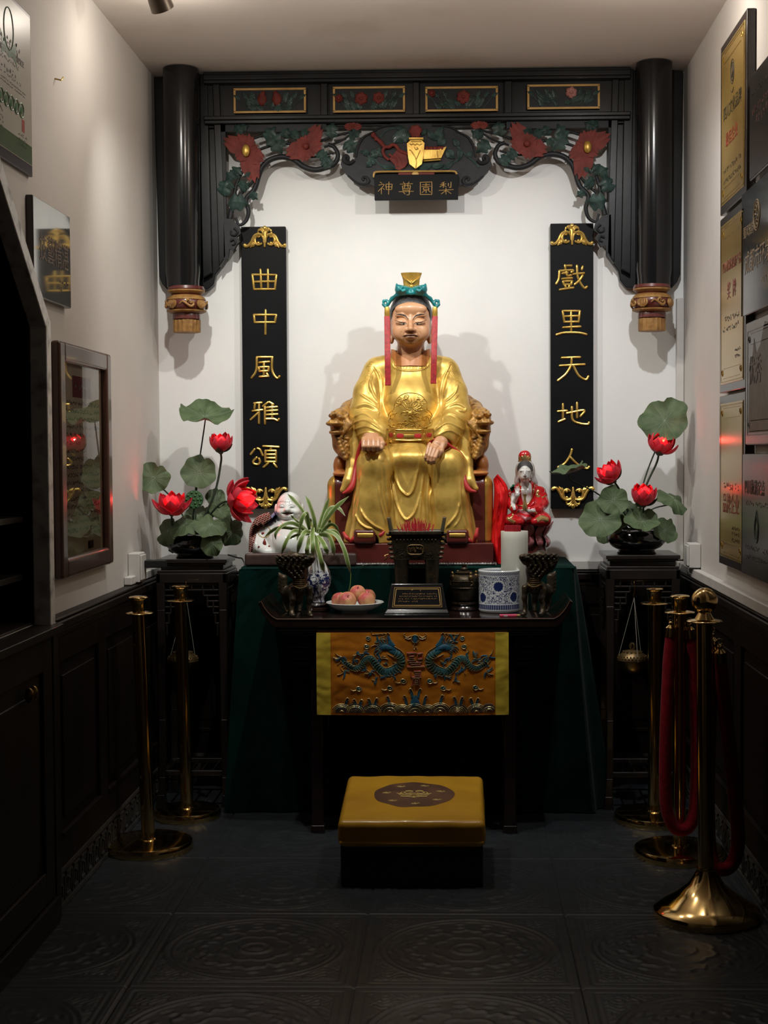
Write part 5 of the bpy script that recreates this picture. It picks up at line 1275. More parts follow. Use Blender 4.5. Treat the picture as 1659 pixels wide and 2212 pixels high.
for s_ in (-1, 1):
    mx = lambda a: a if s_ < 0 else 2 * CQ - a + (4 if s_ > 0 else 0)
    dg, gd, hd = MB(), MB(), MB()
    body = [(640, 210), (720, 260), (735, 330), (670, 385), (590, 400), (530, 350), (480, 290), (430, 300), (395, 350), (340, 370), (280, 340), (230, 290)]
    body = [(mx(a), b) for a, b in body]
    thread(dg, body, [9, 11, 12, 13, 13, 12, 11.5, 11, 10, 9, 7, 3], .004, 60)
    for o in (-7, 7):
        B = spline(body, 40); t = np.gradient(B, axis=0); t /= np.linalg.norm(t, axis=1)[:, None]; nn = np.stack([-t[:, 1], t[:, 0]], 1)
        thread(gd, [tuple(q) for q in B + nn * o * np.linspace(6.2, 2.6, 40)[:, None]], .7, .004, 60)
    for i in range(2, 38, 1):   # scales
        B = spline(body, 40); t = B[i + 1] - B[i - 1]; t /= np.linalg.norm(t); n2 = np.array((-t[1], t[0])); w = 36 - .5 * i
        thread(gd, [tuple(B[i] - n2 * w), tuple(B[i] + t * 9), tuple(B[i] + n2 * w)], .35, .0062, 8)
    # head, mane, horn, claws
    for (p, w) in (([(560, 200), (600, 190), (650, 200), (690, 215)], [7, 11, 9, 4]), ([(640, 130), (650, 160), (680, 180)], [4, 8, 4]), ([(625, 90), (632, 120), (650, 150)], [3, 5, 4])):
        thread(hd, [(mx(a), b) for a, b in p], w, .005, 20)
    for k in range(18):
        a = 2.0 + k * .22; c = (585, 200); L = rnd.uniform(60, 105)
        thread(hd if k % 2 else gd, [(mx(c[0] + 30 * math.cos(a)), c[1] + 30 * math.sin(a) * .9), (mx(c[0] + .7 * L * math.cos(a + .25)), c[1] + .7 * L * math.sin(a + .25)), (mx(c[0] + L * math.cos(a)), c[1] + L * math.sin(a))], [2.5, 1.8, .5] if k % 2 else .7, .004, 14)
    for c, r_ in (((235, 270), 75), ((250, 400), 60), ((660, 420), 60), ((480, 400), 55), ((520, 470), 45), ((700, 330), 45), ((360, 250), 40), ((620, 330), 40), ((440, 380), 60), ((330, 300), 50), ((560, 290), 60), ((690, 400), 55), ((270, 330), 60), ((420, 240), 50), ((600, 440), 50), ((540, 130), 60), ((640, 180), 50)):
        for k in range(7):
            a = rnd.uniform(0, 6.28); L = r_ * rnd.uniform(.5, 1.1); q = [(mx(c[0] + L * t_ * math.cos(a + .5 * t_)), c[1] + L * t_ * math.sin(a + .5 * t_)) for t_ in (.1, .5, .8, 1)]
            thread(hd if k % 2 else gd, q, [3.4, 2.4, .6] if k % 2 else .7, .004, 12)
    for k in range(5):
        thread(gd, [(mx(600 - 30 * k), 90 - 6 * k + rnd.uniform(-10, 10)), (mx(610 - 30 * k), 80), (mx(620 - 30 * k), 66 + 4 * k), (mx(640 - 28 * k), 80)], .7, .004, 14)
    for (cx_, cy_) in ((455, 110), (440, 180)):
        thread(gd, [(mx(cx_ + 26 * math.cos(t_) * (1 - t_ / 9)), cy_ + 26 * math.sin(t_) * (1 - t_ / 9)) for t_ in np.linspace(0, 8, 14)], .9, .004, 40)
        thread(dg, [(mx(cx_ - 18), cy_), (mx(cx_ + 18), cy_ + 4)], [4, 6, 4], .003, 8)
    dg.build('embroidered_dragon', M_EMTEAL, field); hd.build('dragon_mane', M_EMBLUE, field); gd.build('dragon_outline', M_THREAD, field)
m, g = MB(), MB()
thread(m, [(856, 85), (856, 118), (856, 150)], [5, 9, 5], .005, 10)
thread(g, [(856 + 34 * math.cos(t_), 118 + 34 * math.sin(t_)) for t_ in np.linspace(0, 6.3, 16)], .8, .005, 40)
for p in ([(820, 90), (790, 105), (760, 85), (770, 70)], [(892, 90), (920, 105), (950, 85), (940, 70)], [(850, 160), (840, 190), (850, 210), (862, 185), (875, 210)], [(830, 110), (800, 120), (770, 110)], [(882, 110), (915, 120), (945, 110)]): thread(g, p, .9, .004, 14)
m.build('pearl_motif', M_EMBLUE, field); 
for c in ((755, 475), (640, 535), (375, 540), (980, 475), (1095, 535), (1370, 530)):
    sg = -1 if c[0] < 856 else 1
    thread(g, [(c[0] + 30 * math.cos(t_) * (1 - t_ / 10), c[1] + 28 * math.sin(t_) * (1 - t_ / 10)) for t_ in np.linspace(0, 8, 16)], .9, .004, 40); thread(g, [(c[0] + sg * 25, c[1] + 15), (c[0] + sg * 50, c[1] + 20), (c[0] + sg * 68, c[1] + 10), (c[0] + sg * 60, c[1] + 22)], .8, .004, 14)
    w2 = MB(); thread(w2, [(c[0] - 20, c[1]), (c[0] + 20, c[1] + 4)], [3, 7, 3], .0035, 8); w2.build('cloud_motif', M_EMTEAL, field)
wv = MB(); bl = MB()
for k, (cx_, cy_, r_) in enumerate(((230, 745, 85), (345, 750, 90), (490, 750, 90), (640, 745, 95), (745, 752, 85), (960, 752, 85), (1070, 745, 95), (1220, 752, 88), (1380, 745, 85), (1490, 735, 70), (856, 752, 95))):
    for rr_ in np.linspace(r_, r_ * .2, 6):
        pts_ = [(cx_ + rr_ * math.cos(t_), cy_ - rr_ * .85 * math.sin(t_)) for t_ in np.linspace(.05, PI - .05, 9)]
        pts_ = [p for p in pts_ if 150 < p[0] < 1535]
        if len(pts_) > 2: thread(g if int(rr_) % 2 else wv, pts_, 1.0 if int(rr_) % 2 else 2.2, .004, 26)
    pts_ = [(cx_ + r_ * .55 * math.cos(t_), cy_ - 10 - r_ * .45 * math.sin(t_)) for t_ in np.linspace(.1, PI - .1, 7)]
    thread(wv, [p for p in pts_ if 150 < p[0] < 1535], [5, 9, 5], .0025, 20)
for (x, y, s_) in ((275, 640, 1), (340, 650, -1), (395, 655, 1), (465, 645, -1), (525, 640, 1), (625, 625, -1), (1085, 615, 1), (1195, 630, -1), (1255, 630, 1), (1335, 640, -1), (1390, 640, 1), (770, 620, -1), (945, 620, 1), (820, 560, -1), (895, 560, 1)):
    thread(bl, [(x - s_ * 12, y + 60), (x - s_ * 4, y + 20), (x, y)], [4, 3, 2], .004, 12)
    thread(g, [(x - s_ * 26, y + 55), (x - s_ * 16, y + 10), (x, y - 20), (x + s_ * 18, y - 8), (x + s_ * 10, y + 6)], .9, .005, 20)
thread(bl, [(856, 600), (856, 650), (856, 690)], [6, 13, 18], .004, 12)
wv.build('wave_band', M_EMDARK, field); bl.build('wave_crest', M_EMBLUE, field); g.build('gold_thread_work', M_THREAD, field)
cd = [[(785, 240), (865, 235)], [(800, 245), (800, 300)], [(845, 240), (845, 300)], [(800, 265), (845, 262)], [(800, 282), (845, 280)], [(790, 303), (860, 295)], [(875, 245), (920, 240), (918, 285), (876, 290), (875, 245)], [(800, 318), (915, 314)], [(856, 315), (856, 350)], [(815, 334), (900, 332)], [(785, 352), (935, 350)],
      [(820, 395), (822, 440)], [(845, 395), (905, 392), (900, 440)], [(850, 412), (895, 410)], [(850, 428), (895, 426)], [(825, 445), (905, 443)], [(835, 455), (835, 500), (825, 520)], [(835, 455), (892, 453), (892, 520)], [(850, 470), (880, 470)], [(850, 485), (880, 485)], [(850, 500), (880, 500)], [(862, 455), (862, 500)]]
r_, g2 = MB(), MB()
for L in cd:
    drape(r_, cb, [Q(*p) for p in L], 2.2, .005, None, CYf - .008, straight=True); drape(g2, cb, [Q(a + 4, b + 5) for a, b in L], .6, .0062, None, CYf - .008, straight=True)
r_.build('embroidered_character', M_EMRED, field); g2.build('character_outline', M_THREAD, field)
# brown board across the left of the rear altar
a, b = at(528, 1226, 5.55), at(770, 1195, 5.55)
S = SDF((a[0] - .01, 5.54, GZ - .004), (b[0] + .01, 5.59, b[2] + .01), .004)
S.box(((a[0] + b[0]) / 2, 5.564, (GZ + b[2]) / 2), ((b[0] - a[0]) / 2, .014, (b[2] - GZ) / 2), .009)
v, f = S.mesh()
bd = arr_obj('brown_plank', v, f, M_BENCH); tag(bd, 'brown plank standing on edge along the front left of the green velvet cloth', 'board')
BZ = float(v[:, 2].max())
# ================================================================== OFFERINGS ON THE FRONT TABLE
def T(px, Y): return at(px, 1300, Y)[0]
# bronze square censer (four legs) full of incense
dY = 5.44; dx = T(901, dY); u = sc(dY)
dz = lambda py, Y=dY: at(900, py, Y)[2]
ding = thing('incense_burner', (dx, dY, TZ), 'square four-legged dark bronze incense burner full of red incense sticks', 'incense burner')
zr, zb_ = dz(1145), dz(1208)
m = MB(); hw, hb_, hd = 59 * u, 47 * u, 42 * u
def frus(m, z0, z1, w0, w1, d0, d1, x=dx, y=dY):
    m.hexa([(x - w0, y - d0, z0), (x + w0, y - d0, z0), (x + w0, y + d0, z0), (x - w0, y + d0, z0), (x - w1, y - d1, z1), (x + w1, y - d1, z1), (x + w1, y + d1, z1), (x - w1, y + d1, z1)])
frus(m, zb_, zr - .012, hb_, hw * .93, hd * .74, hd * .90)
for (a0, a1, b0, b1) in ((-hw, hw, -hd, -hd + .012), (-hw, hw, hd - .012, hd), (-hw, -hw + .012, -hd, hd), (hw - .012, hw, -hd, hd)):
    m.box(dx + a0, dx + a1, dY + b0, dY + b1, zr - .014, zr)
m.build('basin', M_BRONZE, ding, bevel=.003)
m = MB()
for s_ in (-1, 1):          # flanges at the corners
    for k in range(6):
        z = zb_ + (zr - zb_) * (k + .3) / 6.4; w = hb_ + (hw * .95 - hb_) * (k + .5) / 6
        m.box(dx + s_ * w - .006, dx + s_ * (w + .012) , dY - hd * .8, dY - hd * .8 + .012, z, z + .012) if s_ > 0 else m.box(dx - w - .012, dx - w + .006, dY - hd * .8, dY - hd * .8 + .012, z, z + .012)
        m.ball((dx + s_ * (w + .008), dY - hd * .78, z + .006), (.010, .006, .007), 8, 6)
for k in range(12): m.ball((dx - hw * .7 + hw * 1.4 * k / 11, dY - hd * .885, dz(1164)), (.0035, .003, .0035), 8, 5)
for k in range(90):
    x = rnd.uniform(-.8, .8); z = rnd.uniform(.1, .7); m.ball((dx + x * hb_, dY - hd * (.745 + .12 * z), zb_ + z * (zr - zb_)), (.004, .002, .003), 6, 4)
m.build('relief_casting', M_BRONZE, ding)
m = MB(); c = (dx - 2 * u, dY - hd * .84, dz(1185))
m.tube([(c[0] + 17 * u * math.copysign(abs(math.cos(a)) ** .5, math.cos(a)), c[1], c[2] + 10 * u * math.copysign(abs(math.sin(a)) ** .5, math.sin(a))) for a in np.linspace(0, 2 * PI, 28, endpoint=False)], .0018, 6, closed=True)
for k in range(8): m.tube(spline([(c[0] + (k - 3.5) * 4 * u, c[1], c[2] + rnd.uniform(-7, 7) * u), (c[0] + (k - 3.2) * 4 * u, c[1] - .002, c[2] + rnd.uniform(-7, 7) * u), (c[0] + (k - 2.8) * 4 * u, c[1], c[2] + rnd.uniform(-7, 7) * u)]), .0016, 6)
m.build('cast_medallion', M_BRONZEL, ding)
for s_ in (-1, 1):
    x = dx + s_ * hw * .93; m = MB()
    m.hexa([(x - .007, dY - .030, zr - .005), (x + .007, dY - .030, zr - .005), (x + .007, dY + .030, zr - .005), (x - .007, dY + .030, zr - .005), (x + s_ * .010 - .007, dY - .030, dz(1117)), (x + s_ * .010 + .007, dY - .030, dz(1117)), (x + s_ * .010 + .007, dY + .030, dz(1117)), (x + s_ * .010 - .007, dY + .030, dz(1117))])
    m.build('ear_handle', M_BRONZEG, ding, bevel=.003)
    for sy in (-1, 1):
        xx = dx + s_ * 33 * u; yy = dY + sy * hd * .5; m = MB()
        m.lathe([(.012, TZ), (.016, TZ + .006), (.0155, TZ + .07)], (xx, yy, 0), 20).lathe([(.0155, TZ + .07), (.021, TZ + .085), (.024, TZ + .12), (.027, zb_ - .01), (.030, zb_ + .004)], (xx, yy, 0), 20)
        lg = m.build('leg', M_BRONZE, ding); MB().lathe([(.0165, TZ + .001), (.0172, TZ + .012), (.0165, TZ + .068)], (xx, yy, 0), 20).build('worn_leg_sleeve', M_BRONZEL, lg)
MB().box(dx - hw + .013, dx + hw - .013, dY - hd + .013, dY + hd - .013, zr - .03, zr - .005).build('ash_bed', M_ASH, ding)
MB().tube(spline([(dx - hw - .002, dY - hd * .8, dz(1195)), (dx - hw - .016, dY - hd * .85, dz(1198)), (dx - hw - .006, dY - hd * .9, dz(1202)), (dx - hw - .018, dY - hd * .85, dz(1207))]), .0022, 6).build('bent_wire', M_BRASSD, ding)
def sticks(n, pos, group, label):
    o0 = None
    for k in range(n):
        b, t, r = pos(k)
        L = np.linalg.norm(np.array(t) - np.array(b))
        if o0 is None:
            m = MB().tube([(0, 0, 0), (0, 0, .5), (0, 0, 1)], [r, r, r * .7], 6); o = o0 = m.build('incense_stick', M_INCENSE, origin=(0, 0, 0)); tag(o, label, 'incense stick', group)
        else: o = o0.copy(); COL.objects.link(o)
        d = Vector(t) - Vector(b); o.location = Vector(b); o.rotation_euler = d.to_track_quat('Z', 'Y').to_euler(); o.scale = (1, 1, L)
rnd = random.Random(21)
def pb(k):
    a = rnd.gauss(0, 1) * .45; x = dx - 2 * u + max(-1, min(1, a)) * 34 * u; y = dY + rnd.uniform(-.6, .6) * hd * .8
    L = (22 + rnd.uniform(-8, 6)) * u * (1 - .35 * abs(a)); return (x, y, zr - .012), (x + rnd.uniform(-.008, .008) + .012 * a, y + rnd.uniform(-.01, .01), zr + L), .0011
sticks(95, pb, 'incense sticks in the bronze burner', 'short red incense stick stuck in the ash of the bronze burner')
# black engraved stone plaque
pf = 5.225; a, b = at(830, 1335, pf), at(970.5, 1335, pf)
pq = thing('stone_plaque', ((a[0] + b[0]) / 2, 5.27, TZ), 'black polished stone plaque with engraved gold text, in front of the bronze burner', 'plaque')
m = MB(); m.box(a[0], b[0], pf, pf + .085, TZ, TZ + .012); m.box(a[0] + .003, b[0] - .003, pf + .003, pf + .082, TZ + .012, TZ + .018)
p0, p1 = at(837, 1318, pf + .012), at(965.5, 1318, pf + .012)
m.hexa([(a[0] + .003, pf + .003, TZ + .018), (b[0] - .003, pf + .003, TZ + .018), (b[0] - .003, pf + .082, TZ + .018), (a[0] + .003, pf + .082, TZ + .018), (p0[0], pf + .012, TZ + .030), (p1[0], pf + .012, TZ + .030), (p1[0], pf + .076, TZ + .030), (p0[0], pf + .076, TZ + .030)])
m.build('plinth', mat('polished_black_stone', (.010, .010, .011), .12, coat=.5, ns=30), pq, bevel=.0015)
t0, t1 = at(845, 1261, pf + .05), at(955, 1261, pf + .05); zt_ = t0[2]
m = MB(); m.hexa([(p0[0], pf + .014, TZ + .030), (p1[0], pf + .014, TZ + .030), (p1[0], pf + .050, TZ + .030), (p0[0], pf + .050, TZ + .030), (t0[0], pf + .050, zt_), (t1[0], pf + .050, zt_), (t1[0], pf + .075, zt_), (t0[0], pf + .075, zt_)])
sl = m.build('slab', mat('polished_black_stone', (.010, .010, .011), .12), pq, bevel=.003)
nrm = Vector((0, -(zt_ - TZ - .03), -.036)).normalized(); nrm = Vector((0, -math.cos(math.atan2(.036, zt_ - TZ - .03)), math.sin(math.atan2(.036, zt_ - TZ - .03)))); up = Vector((0, .036, zt_ - TZ - .03)).normalized()
cc = Vector(((p0[0] + p1[0]) / 2, pf + .032, (TZ + .03 + zt_) / 2)) + nrm * .0003
Mq = basis((1, 0, 0), up, nrm, cc)
g = MB(); rnd = random.Random(4); Wq, Hq = (t1[0] - t0[0]) / 2 - .006, (zt_ - TZ - .03) / 2
def lineq(m, x0, y0, x1, y1, w):
    d = Vector((x1 - x0, y1 - y0)); d.normalize(); n = Vector((-d.y, d.x)) * w
    vs = [(x0 + n.x, y0 + n.y), (x0 - n.x, y0 - n.y), (x1 - n.x, y1 - n.y), (x1 + n.x, y1 + n.y)]
    m.hexa([tuple(Mq @ Vector((a_, b_, 0))) for a_, b_ in vs] + [tuple(Mq @ Vector((a_, b_, .0006))) for a_, b_ in vs])
for k_, w in ((0, .0007), (.006, .0012)):
    Wt, Wb, h0, h1 = Wq - .004 - k_, Wq + .003 - k_, Hq - .011 - k_, -Hq + .005 + k_
    lineq(g, -Wt, h0, Wt, h0, w); lineq(g, -Wb, h1, Wb, h1, w); lineq(g, -Wt, h0, -Wb, h1, w); lineq(g, Wt, h0, Wb, h1, w)
for k, (x0_, x1_) in enumerate(((-.055, .075), (-.066, .076), (-.068, .076), (-.070, .005))): glyph_row(g, Mq, x0_, x1_, .014 - k * .0095 - .004, .0052, rnd)
glyph_row(g, Mq, -.022, -.012, .024, .007, rnd); glyph_row(g, Mq, .010, .020, .024, .007, rnd)
g.build('gold_engraving', M_GOLDTRIM, sl)
# dark bronze lidded jar on a wooden stand
jY = 5.49; jx = T(1003, jY); u = sc(jY); dj = lambda py: at(1003, py, jY)[2]
jar = thing('bronze_jar', (jx, jY, TZ), 'round dark bronze lidded jar on a black stand, left of the blue and white pot', 'jar')
MB().lathe([(30 * u, TZ), (32 * u, TZ + .004), (30 * u, TZ + .012), (27 * u, TZ + .018), (30 * u, TZ + .026), (28 * u, TZ + .034)], (jx, jY, 0), 40).build('wooden_stand', M_TABLE, jar)
z0 = TZ + .034; z1 = dj(1240)
MB().lathe([(20 * u, z0), (25 * u, z0 + .006), (29 * u, z0 + .03), (31 * u, z0 + (z1 - z0) * .62), (31.5 * u, z0 + (z1 - z0) * .75), (29 * u, z0 + (z1 - z0) * .88), (23 * u, z1 - .004), (19 * u, z1), (20.5 * u, z1 + .006), (17 * u, z1 + .007), (17 * u, z1 - .02)], (jx, jY, 0), 48).build('jar_body', M_BRONZE, jar)
m = MB(); m.lathe([(18 * u, z1 + .004), (19 * u, z1 + .007), (12 * u, z1 + .013), (0, z1 + .014)], (jx, jY, 0), 32); m.lathe([(6 * u, z1 + .012), (8 * u, z1 + .02), (4 * u, z1 + .028), (7 * u, z1 + .036), (0, z1 + .04)], (jx, jY, 0), 16)
m.build('lid', M_BRONZE, jar)
m = MB()
for k in range(4):
    a = -PI / 2 + .5 + k * PI / 2; c = np.array((jx + 29 * u * math.cos(a), jY + 29 * u * math.sin(a), dj(1246)))
    m.ball(c, (6 * u, 6 * u, 7 * u)); m.ball(c + (0, 0, 8 * u), (3.6 * u, 4 * u, 5 * u)); m.tube([c + (5 * u * math.cos(t), -.004, 4 * u * math.sin(t) - 12 * u) for t in np.linspace(0, 2 * PI, 14, endpoint=False)], 1.2 * u, 6, closed=True)
m.build('lion_head_handle', M_BRONZEL, jar)
m = MB()
for i in range(5):
    for k in range(44):
        a = 2 * PI * (k + .5 * (i % 2)) / 44; z = z0 + (z1 - z0) * (.56 + .035 * i); m.ball((jx + 31 * u * math.cos(a), jY + 31 * u * math.sin(a), z), (1.5 * u, 1.5 * u, 1.3 * u), 5, 3)
m.lathe([(31.2 * u, z0 + (z1 - z0) * .50), (32.4 * u, z0 + (z1 - z0) * .52), (31.4 * u, z0 + (z1 - z0) * .54)], (jx, jY, 0), 40); m.lathe([(31 * u, z0 + (z1 - z0) * .74), (32.6 * u, z0 + (z1 - z0) * .76), (31 * u, z0 + (z1 - z0) * .78)], (jx, jY, 0), 40)
m.build('knobbed_band', M_BRONZE, jar)
# blue and white porcelain: a real vine pattern from nodes
def bluewhite(name, kind, c, r, z0, z1):
    m_ = bpy.data.materials.new(name); m_.use_nodes = True; N, L, b = nodes_of(m_)
    b.inputs['Roughness'].default_value = .12; b.inputs['Coat Weight'].default_value = .6
    tc = N.new('ShaderNodeTexCoord'); sp = N.new('ShaderNodeSeparateXYZ'); L.new(tc.outputs['Object'], sp.inputs[0])
    def MA(op, a, b_=None, c_=None):
        n = N.new('ShaderNodeMath'); n.operation = op
        for i, q in enumerate((a, b_, c_)):
            if q is None: continue
            if isinstance(q, (int, float)): n.inputs[i].default_value = q
            else: L.new(q, n.inputs[i])
        return n.outputs[0]
    ang = MA('ARCTAN2', sp.outputs[1], sp.outputs[0]); uu = MA('MULTIPLY', ang, r); zz = sp.outputs[2]
    cb_ = N.new('ShaderNodeCombineXYZ'); L.new(uu, cb_.inputs[0]); L.new(zz, cb_.inputs[1])
    def noise(scale, det=2.0, dist=0.0):
        n = N.new('ShaderNodeTexNoise'); n.inputs['Scale'].default_value = scale; n.inputs['Detail'].default_value = det; n.inputs['Distortion'].default_value = dist; L.new(cb_.outputs[0], n.inputs['Vector']); return n.outputs['Fac']
    if kind == 'vine':
        n1 = noise(95, 2, 1.4); vine = MA('LESS_THAN', MA('ABSOLUTE', MA('SUBTRACT', n1, .5)), .036)
        leaf = MA('GREATER_THAN', noise(210, 1, .8), .585); fac = MA('MAXIMUM', vine, leaf)
        h = z1 - z0
        for (fu, fz) in ((-PI / 2 - .06, .63), (-PI / 2 - .95, .36), (-PI / 2 + .78, .38), (-PI / 2 + 1.6, .64), (-PI / 2 - 1.6, .65)):
            du = MA('SUBTRACT', uu, fu * r); dz_ = MA('SUBTRACT', zz, fz * h)
            d = MA('SQRT', MA('ADD', MA('MULTIPLY', du, du), MA('MULTIPLY', dz_, dz_)))
            th = MA('ARCTAN2', dz_, du); pet = MA('ADD', .0175, MA('MULTIPLY', MA('COSINE', MA('MULTIPLY', th, 12.0)), .0012))
            fac = MA('MAXIMUM', fac, MA('LESS_THAN', d, pet))
            ring = MA('LESS_THAN', MA('ABSOLUTE', MA('SUBTRACT', d, .021)), .0016); fac = MA('MULTIPLY', fac, MA('SUBTRACT', 1.0, ring))
        lo_ = MA('MULTIPLY', MA('GREATER_THAN', zz, .085 * h), MA('LESS_THAN', zz, .20 * h)); dash = MA('MULTIPLY', MA('SINE', MA('MULTIPLY', uu, 700.0)), .18)
        fac = MA('MULTIPLY', fac, MA('MULTIPLY', MA('GREATER_THAN', zz, .22 * h), MA('LESS_THAN', zz, .87 * h)))
        fac = MA('MAXIMUM', fac, MA('MULTIPLY', lo_, MA('ADD', .88, dash)))
        up_ = MA('MULTIPLY', MA('MULTIPLY', MA('GREATER_THAN', zz, .885 * h), MA('LESS_THAN', zz, .955 * h)), MA('GREATER_THAN', MA('SINE', MA('ADD', MA('MULTIPLY', uu, 900.0), MA('MULTIPLY', zz, 900.0))), -.2))
        fac = MA('MAXIMUM', fac, up_)
    else:
        h = z1 - z0
        n1 = noise(26, 4, 2.2); fac = MA('GREATER_THAN', n1, .52); fac = MA('MULTIPLY', fac, MA('LESS_THAN', zz, .60 * h))
        v2 = MA('LESS_THAN', MA('ABSOLUTE', MA('SUBTRACT', noise(46, 3, 1.6), .5)), .03); fac = MA('MAXIMUM', fac, MA('MULTIPLY', v2, MA('LESS_THAN', zz, .66 * h)))
        fac = MA('MAXIMUM', fac, MA('MULTIPLY', MA('GREATER_THAN', zz, .04 * h), MA('LESS_THAN', zz, .065 * h)))
    cr = N.new('ShaderNodeMix'); cr.data_type = 'RGBA'; cr.inputs[6].default_value = (.70, .73, .74, 1); cr.inputs[7].default_value = (.016, .028, .11, 1)
    L.new(fac, cr.inputs[0]); L.new(cr.outputs[2], b.inputs['Base Color']); return m_
bY = 5.432; bx_ = T(1078, bY); u = sc(bY); bz1 = at(1078, 1230, bY)[2]; R_ = 44.5 * u
bp = thing('blue_white_pot', (bx_, bY, TZ), 'cylindrical blue and white porcelain brush pot with scrolling flowers on the front table', 'pot')
MB().lathe([(R_ * .90, TZ), (R_ * .97, TZ + .004), (R_, TZ + .012), (R_ * .985, TZ + .02), (R_, bz1 - .012), (R_ * 1.02, bz1 - .003), (R_ * .99, bz1), (R_ * .90, bz1 - .001), (R_ * .88, bz1 - .008), (R_ * .88, TZ + .02), (0, TZ + .02)], (bx_, bY, 0), 96).build('pot_wall', bluewhite('blue_white_vine', 'vine', (bx_, bY), R_, TZ, bz1), bp)
# tall cream cylinder packed with red incense
wY = 5.505; wx = T(1111.5, wY); u = sc(wY); wz = at(1111, 1147, wY)[2]; r_ = 29.5 * u
wv_ = thing('incense_vase', (wx, wY, TZ), 'tall plain cream ceramic cylinder vase packed with red incense, right of the throne', 'vase')
MB().lathe([(r_ * .96, TZ), (r_, TZ + .003), (r_ * .985, wz - .03), (r_, wz - .002), (r_ * .98, wz), (r_ * .88, wz), (r_ * .87, wz - .01), (r_ * .87, TZ + .01), (0, TZ + .01)], (wx, wY, 0), 64).build('vase_wall', M_CREAM, wv_)
pts = []
for i in range(400):
    a = i * 2.39996; q = math.sqrt(i / 400) * r_ * .78
    pts.append((wx - 5 * u + q * math.cos(a) * .92, wY + q * math.sin(a)))
pts = [p for p in pts if math.hypot(p[0] - wx, p[1] - wY) < r_ * .84]
pts.sort(key=lambda p: p[1]); pts = pts[:90]
rnd = random.Random(2)
sticks(len(pts), lambda k: ((pts[k][0], pts[k][1], wz - .14), (pts[k][0] + rnd.uniform(-.001, .001), pts[k][1], wz + 13 * u + rnd.uniform(-.004, .002)), .0026), 'incense sticks in the cream vase', 'thin red incense stick bundled upright in the tall cream vase')
# pear-shaped blue and white vase on a stand, with a spider plant
vY = 5.465; vx = T(688, vY); u = sc(vY); dv = lambda py: at(688, py, vY)[2]
pv = thing('pear_vase', (vx, vY, TZ), 'pear-shaped blue and white porcelain vase holding a spider plant, left of the apples', 'vase')
MB().lathe([(24 * u, TZ), (26 * u, TZ + .004), (25 * u, TZ + .012), (21 * u, TZ + .017), (24 * u, TZ + .026), (21 * u, TZ + .032)], (vx, vY, 0), 36).build('wooden_stand', M_TABLE, pv)
vz = TZ + .032; zt_ = dv(1184)
MB().lathe([(13 * u, vz), (14 * u, vz + .004), (12 * u, vz + .016), (14 * u, vz + .026), (22 * u, vz + .045), (27 * u, vz + .075), (28 * u, vz + .095), (25 * u, vz + .122), (17 * u, vz + .148), (10 * u, vz + .168), (8.5 * u, zt_ - .01), (10 * u, zt_), (8 * u, zt_ - .001), (7 * u, zt_ - .03)], (vx, vY, 0), 56).build('vase_body', bluewhite('blue_white_landscape', 'land', (vx, vY), 26 * u, TZ, zt_), pv)
spm = mat('striped_leaf', (.20, .30, .07), .45, ns=20, col2=(.14, .22, .05), trans=.15); sp2 = mat('pale_leaf_edge', (.50, .56, .30), .5, ns=20, trans=.15)
sp_ = thing('spider_plant', (vx, vY, zt_ - .03), 'spider plant with long arching striped leaves growing from the blue and white pear vase', 'plant')
SL = [([(880, 560), (800, 330), (690, 190), (600, 100)], 7, .0), ([(955, 590), (940, 420), (880, 230), (830, 120)], 8, -.02), ([(975, 600), (1020, 460), (1080, 290), (1130, 150)], 8, .02), ([(1000, 600), (1090, 440), (1220, 270), (1385, 130)], 8, .01), ([(880, 560), (860, 420), (835, 345), (780, 430), (740, 650)], 8, -.05),
      ([(860, 600), (700, 480), (560, 490), (450, 600), (450, 690)], 6.5, -.03), ([(870, 600), (700, 550), (500, 530), (390, 580), (300, 660)], 6.5, -.01), ([(880, 620), (700, 570), (620, 640), (560, 760), (520, 880)], 7.5, -.06), ([(900, 590), (820, 590), (760, 720), (720, 890)], 9, -.07), ([(905, 640), (870, 720), (850, 800), (830, 880)], 8, -.06), ([(925, 520), (915, 650), (925, 780), (920, 920)], 9.5, -.075), ([(955, 640), (985, 790), (1030, 960), (1070, 1115)], 10, -.085), ([(985, 630), (1050, 720), (1090, 800), (1115, 890)], 9.5, -.07), ([(1000, 620), (1120, 640), (1175, 760), (1200, 905)], 9, -.06), ([(1060, 560), (1220, 630), (1320, 800), (1370, 980), (1410, 1125)], 8, -.05), ([(1030, 590), (1130, 500), (1200, 500), (1265, 590)], 6.5, -.02), ([(1020, 560), (1120, 310), (1240, 275), (1340, 385)], 7, .03), ([(880, 640), (860, 760), (855, 860), (860, 940)], 8, -.05), ([(990, 570), (1080, 530), (1130, 470), (1145, 430)], 6, .03), ([(870, 620), (740, 620), (660, 650), (610, 680)], 5, .02), ([(850, 560), (700, 430), (640, 370)], 4, .04), ([(940, 560), (900, 480), (890, 410)], 6, .04), ([(1000, 560), (1070, 420), (1110, 330)], 6, .05), ([(900, 600), (790, 560), (740, 600), (720, 700)], 6, .03), ([(1010, 600), (1200, 570), (1280, 700), (1300, 800)], 6, .03), ([(880, 590), (640, 480), (520, 540)], 5, .05)]
